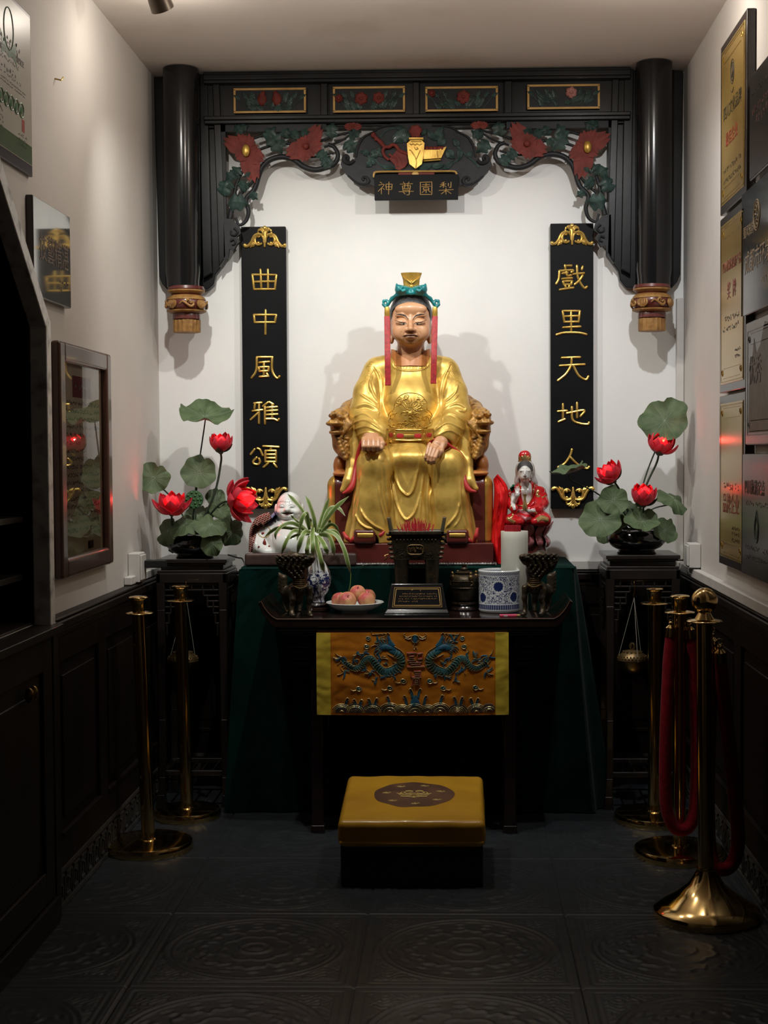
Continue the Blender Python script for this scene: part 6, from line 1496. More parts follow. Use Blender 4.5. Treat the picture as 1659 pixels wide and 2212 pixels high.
for p, w, dd in SL:
    n = 22; C = spline([(520 + a / 5.925, 1050 + b / 5.925) for a, b in p], n); G_, E_ = MB(), MB()
    Y = vY + dd * np.sin(np.linspace(0, PI * .75, n)) ** 1 * 1.2 - .0
    c3 = np.array([at(C[i, 0], C[i, 1], Y[i]) for i in range(n)]); t_, U_, V__ = frames(c3)
    view = c3 - np.array((0, 0, CAMZ)); side = np.cross(t_, view); side /= np.linalg.norm(side, axis=1)[:, None]; dep = np.cross(t_, side)
    wd = w * .5 * u * 1.15 * np.minimum(1, np.minimum(np.linspace(.7, 2.5, n), np.linspace(4.5, 0.06, n)))
    tw = .5 * np.sin(np.linspace(0, 3, n) + p[0][0])
    sd = side * np.cos(tw)[:, None] + dep * np.sin(tw)[:, None]
    fold = dep * .25
    G_.sheet(np.array([[c3[i] - sd[i] * wd[i] * .62 - fold[i] * wd[i] * .4, c3[i], c3[i] + sd[i] * wd[i] * .62 - fold[i] * wd[i] * .4] for i in range(n)]), .0008)
    lf = G_.build('leaf', spm, sp_)
    for s_ in (-1, 1): E_.sheet(np.array([[c3[i] + s_ * sd[i] * wd[i] * .6 - fold[i] * wd[i] * .4, c3[i] + s_ * sd[i] * wd[i] - fold[i] * wd[i] * .7] for i in range(n)]), .0008)
    E_.build('leaf_margin', sp2, lf)
c3 = [at(520 + a / 5.925, 1050 + b / 5.925, 5.41) for a, b in ((1410, 1120), (1402, 1250), (1385, 1330), (1362, 1385))]
MB().tube(spline(c3), [.0018, .0012], 6).build('trailing_stem', spm, sp_)
MB().tube([(vx, vY, zt_ - .03), (vx + .002, vY, zt_ + .02), at(520 + 930 / 5.925, 1050 + 610 / 5.925, vY)], [.006, .007, .005], 8).build('stem_base', spm, sp_)
# plate of apples
aY = 5.42; ax = T(766.8, aY); u = sc(aY)
plt = thing('fruit_plate', (ax, aY, TZ), 'white porcelain plate of apples in front of the pear vase', 'plate')
pr_ = 63 * u
MB().lathe([(pr_ * .45, TZ), (pr_ * .47, TZ + .006), (pr_ * .72, TZ + .014), (pr_ * .93, TZ + .030), (pr_, TZ + .038), (pr_ * .985, TZ + .0395), (pr_ * .90, TZ + .033), (pr_ * .66, TZ + .018), (0, TZ + .014)], (ax, aY, 0), 72).build('plate_dish', M_PORC, plt)
apm = mat('apple_skin', (.50, .085, .085), .5, ns=16, nd=6, col2=(.66, .42, .18), amt=(.40, .64), spec=.3, stretch=(1, 1, .8))
def apple(px, py, Y, rpx, ang, label, tilt):
    c = at(px, py, Y); r = rpx * sc(Y)
    t = thing('apple', (c[0], c[1], c[2] - r * .92), label, 'apple', 'apples on the white plate'); R = rot_to(tilt)
    q = MB(); pf_ = [(max(1e-4, math.sin(a) * (1 + .06 * math.cos(a))), -math.cos(a) * .92 + .20 * math.exp(-(math.sin(a) / .34) ** 2) * (-1 if math.cos(a) < 0 else 1) * 1.0) for a in np.linspace(0.0, PI, 26)]
    pf_ = [(a * r, b * r) for a, b in pf_]
    q.lathe(pf_, (0, 0, 0), 36, flute=lambda a, i: 1 + .02 * math.cos(5 * a + ang)); q.v = [tuple(c + R @ np.array(v)) for v in q.v]
    q.build('apple_flesh', apm, t); s_ = MB().tube(spline([c + R @ np.array((0, 0, r * .66)), c + R @ np.array((.002, 0, r * .85)), c + R @ np.array((.005, 0, r * .98))]), [.0016, .0012], 6); s_.build('apple_stalk', M_STEM, t)
apple(750, 1297, 5.365, 20, .3, 'pale yellowish pink apple in front on the plate', (.1, -.75, .6)); apple(792, 1296, 5.39, 19, 1.2, 'deep pink apple at the right of the plate', (.3, .2, 1)); apple(733, 1295, 5.42, 17.5, 2, 'pink apple at the left of the plate, half behind the pale one', (-.3, .3, 1)); apple(794, 1288, 5.47, 18, .5, 'apple mostly hidden behind the other apples on the plate', (0, .2, 1)); apple(772.5, 1281, 5.41, 18.5, .9, 'topmost apple of the pile, its stalk hollow facing front', (.0, -.55, .8))
# pink lighter
lY = 5.235; c = at(1102, 1329.5, lY); L2 = 23 * sc(lY); Rl = .0058
lt = thing('pink_lighter', (c[0], lY, TZ), 'small pink transparent lighter lying at the front edge of the altar table', 'lighter')
cz_ = TZ + Rl + .0005
pk = mat('pink_plastic', (.75, .10, .20), .15, trans=.3)
q = MB(); q.tube([(c[0] - L2, lY, cz_), (c[0], lY, cz_), (c[0] + L2 * .62, lY, cz_)], Rl, 14, (1.3, 1)); q.build('lighter_body', pk, lt, bevel=.001)
MB().tube([(c[0] + L2 * .62, lY, cz_), (c[0] + L2 * .95, lY, cz_)], Rl * .95, 14, (1.3, 1)).build('lighter_head', M_BRASSD, lt, bevel=.001)
MB().box(c[0] - L2 * .6, c[0] - L2 * .25, lY - Rl * 1.32, lY, cz_ - .002, cz_ + .003).build('white_sticker', M_WHITEP, lt)
# bronze kylins
def kylin(mirror, label):
    kx = 901.0; f_ = (lambda a: a) if not mirror else (lambda a: 2 * kx - a)
    KB = 5.34
    def k(a, b, Y): return at(f_(1050 + a / 5.672), 960 + b / 5.672 + (0 if not mirror else 3), Y)
    t = thing('bronze_kylin', (k(590, 2050, KB)[0], KB, TZ), label, 'bronze beast figure', 'bronze kylin pair on the altar table')
    lo = np.minimum(k(400, 2110, KB), k(930, 1290, KB)) - .03; hi = np.maximum(k(400, 2110, KB), k(930, 1290, KB)) + .03; lo[1], hi[1] = 5.19, 5.50; lo[2] = TZ - .005
    S = SDF(lo, hi, .0024); u = sc(KB) / 5.672
    Cn = lambda pts, kk=.008: S.chain([(k(a, b, Y), r * u) for a, b, Y, r in pts], kk)
    Cn([(585, 1740, 5.30, 85), (640, 1780, 5.36, 95), (740, 1800, 5.43, 80)], .02); Cn([(585, 1740, 5.30, 80), (590, 1600, 5.29, 75), (600, 1500, 5.30, 90)], .02)
    Cn([(480, 1760, 5.285, 45), (470, 1880, 5.28, 30), (480, 1980, 5.285, 26), (470, 2070, 5.275, 26), (450, 2085, 5.262, 26)]); Cn([(690, 1780, 5.275, 55), (680, 1880, 5.265, 36), (690, 1960, 5.27, 28), (690, 2060, 5.26, 28), (670, 2080, 5.25, 28)])
    Cn([(735, 1830, 5.43, 62), (770, 1930, 5.44, 36), (750, 2000, 5.43, 26), (735, 2080, 5.415, 28)]); Cn([(600, 1840, 5.44, 55), (590, 1930, 5.45, 34), (600, 2080, 5.43, 26)])
    Cn([(560, 1440, 5.27, 80), (470, 1400, 5.245, 44), (440, 1385, 5.235, 36)], .012); Cn([(520, 1460, 5.255, 40), (470, 1450, 5.245, 22)], .008)
    S.ell(k(440, 1368, 5.235), (28 * u, .012, 14 * u), .006); S.ell(k(520, 1385, 5.225), (20 * u, .008, 16 * u), .005); S.ell(k(455, 1422, 5.22), (60 * u, .02, 8 * u), .004, mode='sub')
    Cn([(560, 1370, 5.27, 30), (640, 1330, 5.28, 22), (700, 1300, 5.29, 10)])
    S.ell(k(690, 1460, 5.285), (170 * u, .042, 120 * u), .02); S.ell(k(620, 1540, 5.285), (120 * u, .04, 80 * u), .02); S.ell(k(780, 1390, 5.285), (110 * u, .030, 60 * u), .02)
    rnd = random.Random(7)
    for i in range(11):
        y = 1350 + i * 26; x0_ = 500 + (14 * (i - 3) if i > 3 else 0) + rnd.uniform(-10, 10); x1_ = 900 - max(0, i - 2) * 24
        n_ = max(2, int((x1_ - x0_) / 60)); st = (x1_ - x0_) / n_
        for j in range(n_):
            a = x0_ + j * st + (i % 2) * 20; dY_ = 5.236 + .030 * ((a - 640) / 250) ** 2 + .0012 * i
            S.chain([(k(a - 30, y - 8, dY_ + .004), 9 * u), (k(a, y + 7, dY_ - .006), 15 * u), (k(a + 26, y - 4, dY_ + .002), 12 * u), (k(a + 44, y - 14, dY_ + .008), 6 * u)], .0025)
    for i in range(5): Cn([(790, 1620 + i * 45, 5.42, 46), (830, 1590 + i * 48, 5.43, 26), (850, 1555 + i * 48, 5.43, 10)], .006)
    S.ell(k(580, 1770, 5.265), (30 * u, .012, 30 * u), .006)
    S.box((0, 0, TZ - .05), (9, 9, .0502), 0, 0, mode='sub')
    v, f = S.mesh(); arr_obj('cast_body', v, f, M_BRONZE, t)
    m = MB()
    for i in range(4):
        y = 1640 + i * 24; m.tube(spline([k(535 + i * -6, y, 5.262), k(585, y + 6, 5.242), k(640 + i * 6, y, 5.262)]), 7 * u, 8)
    m.build('chest_ring', M_BRONZEL, t)
    m = MB(); m.tube(spline([k(500, 1690, 5.262), k(540, 1735, 5.244), k(600, 1745, 5.238), k(660, 1720, 5.25), k(690, 1690, 5.265)]), 9 * u, 8); m.build('collar_strap', M_BRONZEL, t)
kylin(False, 'dark bronze beast with a wavy mane at the right end of the altar table')
kylin(True, 'dark bronze beast with a scaly mane at the left end of the altar table')
# ================================================================== FIGURINES
# laughing porcelain figure, left
GYb = 5.74
def Lq(a, b, Y=GYb): return at(520 + a / 5.925, 1050 + b / 5.925, Y)
u = sc(GYb) / 5.925
bud = thing('laughing_figurine', (Lq(600, 900)[0], GYb, GZ), 'white porcelain laughing bald figure with a red checked robe, behind the brown plank', 'figurine')
lo, hi = Lq(60, 1000), Lq(1080, 40); lo[1], hi[1] = 5.56, 5.93; lo[2] = GZ - .004
S = SDF(lo, hi, .0023)
S.ell(Lq(622, 260, 5.73), (158 * u, .075, 190 * u), 0); S.ell(Lq(610, 350, 5.71), (150 * u, .065, 95 * u), .02)
S.ell(Lq(540, 330, 5.675), (75 * u, .03, 60 * u), .015); S.ell(Lq(690, 330, 5.675), (75 * u, .03, 60 * u), .015)
S.ell(Lq(595, 305, 5.640), (38 * u, .018, 26 * u), .008); S.cone(Lq(595, 250, 5.66), Lq(595, 300, 5.645), 16 * u, 24 * u, .01)
for x in (532, 652): S.ell(Lq(x, 258, 5.662), (46 * u, .012, 20 * u), .008)
S.ell(Lq(600, 352, 5.645), (72 * u, .02, 13 * u), .006, mode='sub'); S.ell(Lq(600, 392, 5.66), (70 * u, .022, 24 * u), .01)
S.ell(Lq(455, 300, 5.74), (24 * u, .016, 75 * u), .006); S.ell(Lq(792, 300, 5.74), (20 * u, .016, 75 * u), .006)
S.ell(Lq(610, 700, 5.76), (430 * u, .13, 330 * u), .02); S.ell(Lq(620, 740, 5.68), (250 * u, .10, 230 * u), .015)
S.ell(Lq(620, 530, 5.69), (190 * u, .06, 110 * u), .02); S.ell(Lq(610, 900, 5.74), (490 * u, .14, 150 * u), .03)
S.chain([(Lq(250, 600, 5.72), 100 * u), (Lq(240, 780, 5.66), 90 * u), (Lq(330, 850, 5.62), 60 * u)], .015); S.chain([(Lq(960, 600, 5.72), 90 * u), (Lq(990, 790, 5.66), 90 * u), (Lq(900, 850, 5.62), 60 * u)], .015)
S.box((0, 0, GZ - .05), (9, 9, .0502), 0, 0, mode='sub')
v, f = S.mesh(); v = smooth_v(v, f, 1); QQ = lambda a, b: (520 + a / 5.925, 1050 + b / 5.925)
v = emboss(v, f, [([QQ(200, 560), QQ(150, 700), QQ(150, 840)], 2, -.003), ([QQ(215, 600), QQ(190, 720), QQ(200, 850)], 1.6, .0025), ([QQ(480, 440), QQ(560, 500), QQ(700, 500), QQ(780, 440)], 1.6, -.0025), ([QQ(400, 620), QQ(395, 720), QQ(430, 830)], 1.8, -.003)], .3)
body = arr_obj('porcelain_body', v, f, M_PORC, bud); bb_ = bvh_of(v, f)
def dq(m, pts, w, off=.0008, n=None): return drape(m, bb_, [QQ(*p) for p in pts], w, off, n, 5.66)
m = MB()
for x in (532, 652):
    dq(m, [(x - 45, 262), (x - 20, 243), (x + 15, 242), (x + 42, 258)], [.25, .5, .25]); dq(m, [(x - 30, 272), (x, 270), (x + 30, 272)], [.3, .6, .3]); dq(m, [(x - 50, 210), (x, 192), (x + 48, 206)], [.2, .3, .2])
dq(m, [(538, 345), (560, 356), (600, 360), (640, 355), (662, 342)], [.3, .8, 1.1, .8, .3]); dq(m, [(572, 322), (580, 328), (590, 324)], .4); dq(m, [(602, 324), (612, 328), (620, 321)], .4)
m.build('painted_features', M_INK, body)
m = MB(); dq(m, [(550, 352), (600, 364), (650, 350)], [.3, 1.2, .3], .0011); m.build('painted_lips', mat('porcelain_red', (.36, .04, .03), .2), body)
bk = bpy.data.materials.new('red_checked_mantle'); bk.use_nodes = True; N_, L_, b_ = nodes_of(bk); b_.inputs['Roughness'].default_value = .2; b_.inputs['Coat Weight'].default_value = .4
tx = N_.new('ShaderNodeTexBrick'); tc_ = N_.new('ShaderNodeTexCoord'); mp_ = N_.new('ShaderNodeMapping'); mp_.inputs['Rotation'].default_value = (PI / 2, 0, .5); L_.new(tc_.outputs['Object'], mp_.inputs[0]); L_.new(mp_.outputs[0], tx.inputs['Vector'])
tx.inputs['Color1'].default_value = (.20, .03, .02, 1); tx.inputs['Color2'].default_value = (.15, .022, .016, 1); tx.inputs['Mortar'].default_value = (.6, .55, .5, 1); tx.inputs['Scale'].default_value = 36; tx.inputs['Mortar Size'].default_value = .02; L_.new(tx.outputs['Color'], b_.inputs['Base Color'])
m = MB(); dq(m, [(385, 380), (260, 450), (180, 560), (145, 700), (130, 850)], [9, 13, 11, 7, 5], .004, 30); m.build('red_mantle', bk, body)
m = MB(); dq(m, [(470, 330), (420, 390), (365, 470), (345, 500)], [4, 6, 6, 4], .005, 20); m.build('blue_robe_border', mat('blue_pattern', (.10, .16, .36), .2, ns=260, col2=(.45, .42, .55), amt=(.45, .6)), body)
m = MB()
for (c, r_) in (((300, 580), 80), ):
    for k in range(22):
        a = 2 * PI * k / 22; h, n = hit(bb_, *QQ(c[0] + r_ * math.cos(a), c[1] + r_ * math.sin(a)), 5.62); m.ball(h + n * .001, 9 * u, 8, 6)
m.build('gold_bead_string', M_GOLDP, body)
m = MB(); h, n = hit(bb_, *QQ(303, 740), 5.6); m.ball(h + n * .002, (24 * u, .006, 46 * u)); h, n = hit(bb_, *QQ(303, 690), 5.6); m.ball(h + n * .002, 10 * u); h, n = hit(bb_, *QQ(285, 608), 5.6); m.ball(h, (22 * u, .004, 22 * u)); h, n = hit(bb_, *QQ(365, 775), 5.6); m.ball(h, (16 * u, .003, 16 * u)); h, n = hit(bb_, *QQ(232, 780), 5.6); m.ball(h, (14 * u, .003, 16 * u))
m.build('red_pendant', mat('porcelain_brown_red', (.20, .035, .025), .2), body)
# red and white seated figurine on a lotus, right
GYc = 5.72
def Gq(a, b, Y=GYc): return at(1050 + a / 5.672, 960 + b / 5.672, Y)
QG = lambda a, b: (1050 + a / 5.672, 960 + b / 5.672)
u = sc(GYc) / 5.672; gx = Gq(515, 900)[0]
gu = thing('seated_figurine', (gx, GYc, GZ), 'porcelain robed figure in red and white seated on a pink lotus, holding a vase', 'figurine')
M_GRED = mat('glazed_red', (.55, .012, .018), .12, ns=20, col2=(.38, .008, .012), coat=.7); M_GPINK = mat('glazed_pink', (.56, .20, .22), .2, ns=30, col2=(.40, .11, .13), coat=.4); M_GGOLD = mat('glazed_gold', (.62, .46, .20), .22, .7, ns=50, col2=(.40, .27, .10)); M_GWH = mat('glazed_white', (.66, .66, .64), .12, coat=.6)
zb_ = lambda b: Gq(515, b)[2]
m = MB(); m.lathe([(250 * u, GZ), (255 * u, GZ + .006), (235 * u, zb_(1330)), (215 * u, zb_(1230)), (225 * u, zb_(1120)), (240 * u, zb_(1050)), (230 * u, zb_(985))], (gx, GYc, 0), 48, 1, .62); m.build('lotus_base', M_THRED, gu)
def cup(mb, c, out, upv, L, w, cur=.3, tip=.9):
    """one cupped pointed petal from base c, growing along upv and leaning along out"""
    out = np.array(out, float); upv = np.array(upv, float); out /= np.linalg.norm(out); upv /= np.linalg.norm(upv); sd = np.cross(upv, out); P = []
    for i in range(11):
        t = i / 10; wd = w * math.sin(PI * min(1, .16 + .84 * t)) ** .75 if t < 1 else 0.0; row = []
        for j in range(-4, 5):
            s_ = j / 4; row.append(np.array(c) + upv * (L * t) + out * L * (cur * math.sin(PI * t * .9) - .12 * t * 0 + (t ** 3) * tip * .18) + sd * wd * s_ - out * w * .42 * s_ * s_ * math.sin(PI * min(1, .2 + .7 * t)))
        P.append(row)
    return mb.sheet(np.array(P), w * .05)
for k in range(11):
    a = -PI / 2 + (k - 5) * .571; d = (math.cos(a), math.sin(a) * .62, 0); b = (gx + 222 * u * d[0], GYc + 222 * u * d[1], zb_(1115))
    m = MB(); cup(m, b, d, (0, 0, 1), 170 * u, 70 * u, .30, 2.6); o = m.build('upper_petal', M_GPINK, gu)
    m = MB(); b = (gx + 225 * u * d[0], GYc + 225 * u * d[1], zb_(1110)); cup(m, b, d, (0, 0, -1), 150 * u, 66 * u, .35, .1); o = m.build('lower_petal', M_GPINK, gu)
lo, hi = Gq(200, 1010), Gq(830, 60); lo[1], hi[1] = 5.58, 5.84
S = SDF(lo, hi, .0019); C_ = lambda pts, kk=.008, sq=1.0: S.chain([(Gq(a, b, Y), r * u) for a, b, Y, r in pts], kk, sq)
C_([(490, 560, 5.74, 130), (510, 800, 5.73, 160)], .02, .8); S.ell(Gq(500, 570, 5.74), (180 * u, .05, 75 * u), .02)
C_([(330, 600, 5.73, 70), (300, 720, 5.69, 64), (345, 790, 5.65, 50)], .012); C_([(660, 590, 5.73, 76), (685, 720, 5.69, 78), (640, 800, 5.65, 56), (560, 810, 5.64, 40)], .012)
C_([(500, 900, 5.70, 90), (300, 930, 5.66, 62), (420, 945, 5.62, 50)], .02); C_([(520, 900, 5.70, 90), (710, 925, 5.66, 75), (600, 945, 5.62, 50)], .02)
C_([(500, 930, 5.66, 70), (500, 960, 5.70, 120)], .02); C_([(735, 615, 5.70, 14), (700, 640, 5.70, 40)], .01); C_([(250, 610, 5.70, 12), (290, 630, 5.70, 36)], .01)
v, f = S.mesh(); v = smooth_v(v, f, 1)
v = emboss(v, f, [([QG(620, 640), QG(600, 700), QG(540, 760)], 1.5, .0025), ([QG(700, 650), QG(660, 730), QG(600, 790)], 1.5, .0025), ([QG(380, 870), QG(450, 900), QG(560, 890)], 1.4, .002), ([QG(340, 650), QG(320, 740), QG(330, 850)], 1.4, .002), ([QG(640, 880), QG(700, 890), QG(760, 940)], 1.4, .002)], .3)
rob = arr_obj('red_robe', v, f, M_GRED, gu); gb = bvh_of(v, f)
def dg_(m, pts, w, off=.0012, n=None): return drape(m, gb, [QG(*p) for p in pts], w, off, n, 5.66)
m = MB(); dg_(m, [(500, 470), (495, 560), (495, 650), (480, 720)], [12, 16, 14, 6], .0025, 24); dg_(m, [(330, 600), (330, 720), (350, 800)], [5, 7, 4], .003, 20); m.build('white_undergarment', M_GWH, rob)
m = MB()
for p, w in (([(590, 470), (580, 580), (545, 690), (480, 750), (380, 745)], 1.2), ([(410, 470), (405, 560), (420, 640)], 1.2), ([(290, 620), (310, 720), (290, 800)], 1.4), ([(640, 560), (620, 620), (660, 640)], 3.2), ([(260, 900), (300, 930), (350, 960)], 5), ([(620, 930), (680, 900), (760, 930)], 7), ([(570, 800), (600, 830), (620, 850)], 3), ([(730, 620), (700, 650), (680, 645)], 1.5), ([(320, 830), (330, 870), (300, 900)], 2), ([(480, 560), (490, 640)], 1.0)): dg_(m, p, w, .0022)
m.build('gold_trim', M_GGOLD, rob)
m = MB(); dg_(m, [(340, 490), (320, 540), (300, 570)], [2, 5, 2], .002); m.build('green_shoulder', mat('glazed_green', (.02, .14, .07), .15), rob)
m = MB(); dg_(m, [(380, 800), (480, 830), (570, 850)], [3, 6, 3], .002); dg_(m, [(440, 880), (490, 910), (550, 900)], [3, 6, 3], .002); m.build('pink_sash', M_GPINK, rob)
lo, hi = Gq(350, 520), Gq(625, 200); lo[1], hi[1] = 5.61, 5.81
S = SDF(lo, hi, .0013); S.ell(Gq(475, 340, 5.70), (84 * u, .055, 110 * u), 0); S.ell(Gq(475, 400, 5.68), (60 * u, .035, 50 * u), .01); S.cone(Gq(475, 420, 5.71), Gq(475, 500, 5.72), 48 * u, 60 * u, .01)
S.chain([(Gq(475, 320, 5.648), 6 * u), (Gq(475, 362, 5.636), 11 * u)], .005); S.ell(Gq(475, 382, 5.644), (20 * u, .006, 7 * u), .004); S.ell(Gq(394, 395, 5.71), (12 * u, .012, 50 * u), .004); S.ell(Gq(556, 395, 5.71), (12 * u, .012, 50 * u), .004)
for x in (437, 513): S.ell(Gq(x, 322, 5.656), (28 * u, .005, 13 * u), .006)
v, f = S.mesh(); hd_ = arr_obj('face', smooth_v(v, f, 1), f, M_GWH, gu); hb_ = bvh_of(v, f)
m = MB()
for x, s_ in ((437, -1), (513, 1)):
    drape(m, hb_, [QG(x - 26, 326), QG(x, 331), QG(x + 26, 326)], [.15, .34, .15], .0004, 14, 5.65); drape(m, hb_, [QG(x - 30, 300), QG(x, 286), QG(x + 28, 296)], [.1, .22, .1], .0004, 14, 5.65)
drape(m, hb_, [QG(458, 380), QG(475, 383), QG(492, 380)], [.15, .35, .15], .0004, 10, 5.65); m.build('painted_features', M_INK, hd_)
S = SDF(lo - (0, 0, .01), Gq(640, 55) + (0, .1, .01), .0016); 
S.ell(Gq(478, 300, 5.74), (118 * u, .052, 120 * u), 0); S.chain([(Gq(395, 330, 5.735), 30 * u), (Gq(385, 450, 5.745), 36 * u), (Gq(350, 500, 5.75), 34 * u)], .01); S.chain([(Gq(562, 330, 5.735), 30 * u), (Gq(585, 450, 5.745), 36 * u), (Gq(615, 500, 5.75), 34 * u)], .01)
S.ell(Gq(475, 365, 5.66), (85 * u, .06, 128 * u), 0, mode='sub'); S.box(Gq(475, 160, 5.7), (1, 1, 45 * u), 0, 0, mode='sub')
v, f = S.mesh(); arr_obj('veil', v, f, M_GWH, hd_)
S = SDF(Gq(370, 300, 5.72) - (0, .1, .02), Gq(590, 180, 5.72) + (0, .1, .02), .0016); S.ell(Gq(477, 300, 5.712), (98 * u, .055, 108 * u), 0); S.ell(Gq(475, 345, 5.63), (76 * u, .06, 92 * u), 0, mode='sub'); S.box(Gq(475, 420, 5.7), (1, 1, 90 * u), 0, 0, mode='sub')
v, f = S.mesh(); arr_obj('black_hair', v, f, M_HAIR, hd_)
m = MB(); m.lathe([(72 * u, zb_(210)), (76 * u, zb_(195)), (79 * u, zb_(175)), (79 * u, zb_(150)), (76 * u, zb_(132)), (70 * u, zb_(115)), (61 * u, zb_(100)), (49 * u, zb_(87)), (34 * u, zb_(78)), (18 * u, zb_(73)), (0, zb_(71))], (Gq(476, 200)[0], 5.735, 0), 36, 1, .8); hood = m.build('red_hood', M_GRED, hd_)
m = MB(); cxh = Gq(476, 200)[0]
for k in range(-2, 3):
    a = -PI / 2 + k * .55; d = (math.cos(a), math.sin(a) * .8, 0); cup(m, (cxh + 72 * u * d[0], 5.735 + 72 * u * d[1], zb_(205)), d, (0, 0, 1), (90 if k == 0 else 70) * u, 26 * u, .12, .2)
m.lathe([(80 * u, zb_(212)), (84 * u, zb_(205)), (80 * u, zb_(197))], (cxh, 5.735, 0), 36, 1, .8); m.build('gold_crown', M_GGOLD, hd_)
S = SDF(Gq(400, 900, 5.6) - (0, .09, 0), Gq(610, 500, 5.6) + (0, .09, 0), .0013)
S.chain([(Gq(590, 815, 5.63), 22 * u), (Gq(520, 815, 5.61), 20 * u), (Gq(460, 800, 5.605), 11 * u), (Gq(430, 805, 5.605), 6 * u)], .006); S.chain([(Gq(500, 795, 5.605), 9 * u), (Gq(455, 785, 5.60), 6 * u)], .004)
v, f = S.mesh(); arr_obj('hand', v, f, M_GWH, gu)
m = MB(); m.lathe([(20 * u, zb_(800)), (30 * u, zb_(770)), (32 * u, zb_(745)), (20 * u, zb_(690)), (14 * u, zb_(650)), (18 * u, zb_(620)), (26 * u, zb_(600)), (20 * u, zb_(598))], (Gq(475, 700, 5.60)[0], 5.60, 0), 24); m.build('held_vase', M_GGOLD, gu)
S = SDF(Gq(330, 700, 5.63) - (0, .06, .01), Gq(430, 480, 5.63) + (0, .06, .01), .0013)
S.ell(Gq(382, 610, 5.630), (24 * u, .008, 34 * u), 0)
for k, (x0_, x1_, y1_) in enumerate(((366, 356, 540), (378, 374, 515), (390, 392, 512), (400, 408, 535))): S.cone(Gq(x0_, 590, 5.628), Gq(x1_, y1_, 5.632), 8 * u, 5 * u, .002)
S.cone(Gq(402, 625, 5.628), Gq(418, 590, 5.622), 8 * u, 5 * u, .003); S.cone(Gq(380, 630, 5.632), Gq(350, 700, 5.655), 20 * u, 26 * u, .006)
v, f = S.mesh(); arr_obj('hand', v, f, M_GWH, gu)
# crumpled red cloth bundled between throne and figurine
def rc(px, py, Y): return at(px, py, Y)
P = []
edgeL = [(1066, 1036), (1068, 1060), (1066, 1100), (1063, 1140), (1061, 1180), (1066, 1221)]; edgeR = [(1076, 1024), (1097, 1052), (1098, 1090), (1096, 1130), (1092, 1175), (1090, 1221)]
n = 46; El = spline(edgeL, n); Er = spline(edgeR, n)
for i in range(n):
    row = []
    for j in range(56):
        a = 2 * PI * j / 56; t = .5 - .5 * math.cos(a); px = El[i, 0] + (Er[i, 0] - El[i, 0]) * t; py = El[i, 1] + (Er[i, 1] - El[i, 1]) * t
        fold = .020 * pnoise(Vector((t * 3.2, i * .09, 2))) + .012 * abs(pnoise(Vector((t * 5 + i * .06, i * .13, 9)))) - .010 * abs(pnoise(Vector((t * 6 - i * .1, i * .08, 4))))
        Y = 5.70 - .062 * math.sin(a) * min(1, .25 + i / 14) + fold * (1 if math.sin(a) > 0 else .3)
        q = at(px, py, 5.66); row.append((q[0], Y, max(q[2], GZ + .0005 if i == n - 1 else GZ + .001)))
    P.append(row)
m = MB(); m.sheet(np.array(P)); m.add([P[0][j] for j in range(56)], [tuple(range(55, -1, -1))])
tag(m.build('red_cloth', M_REDCL), 'crumpled bright red cloth bundle standing between the throne and the seated red figurine', 'cloth')
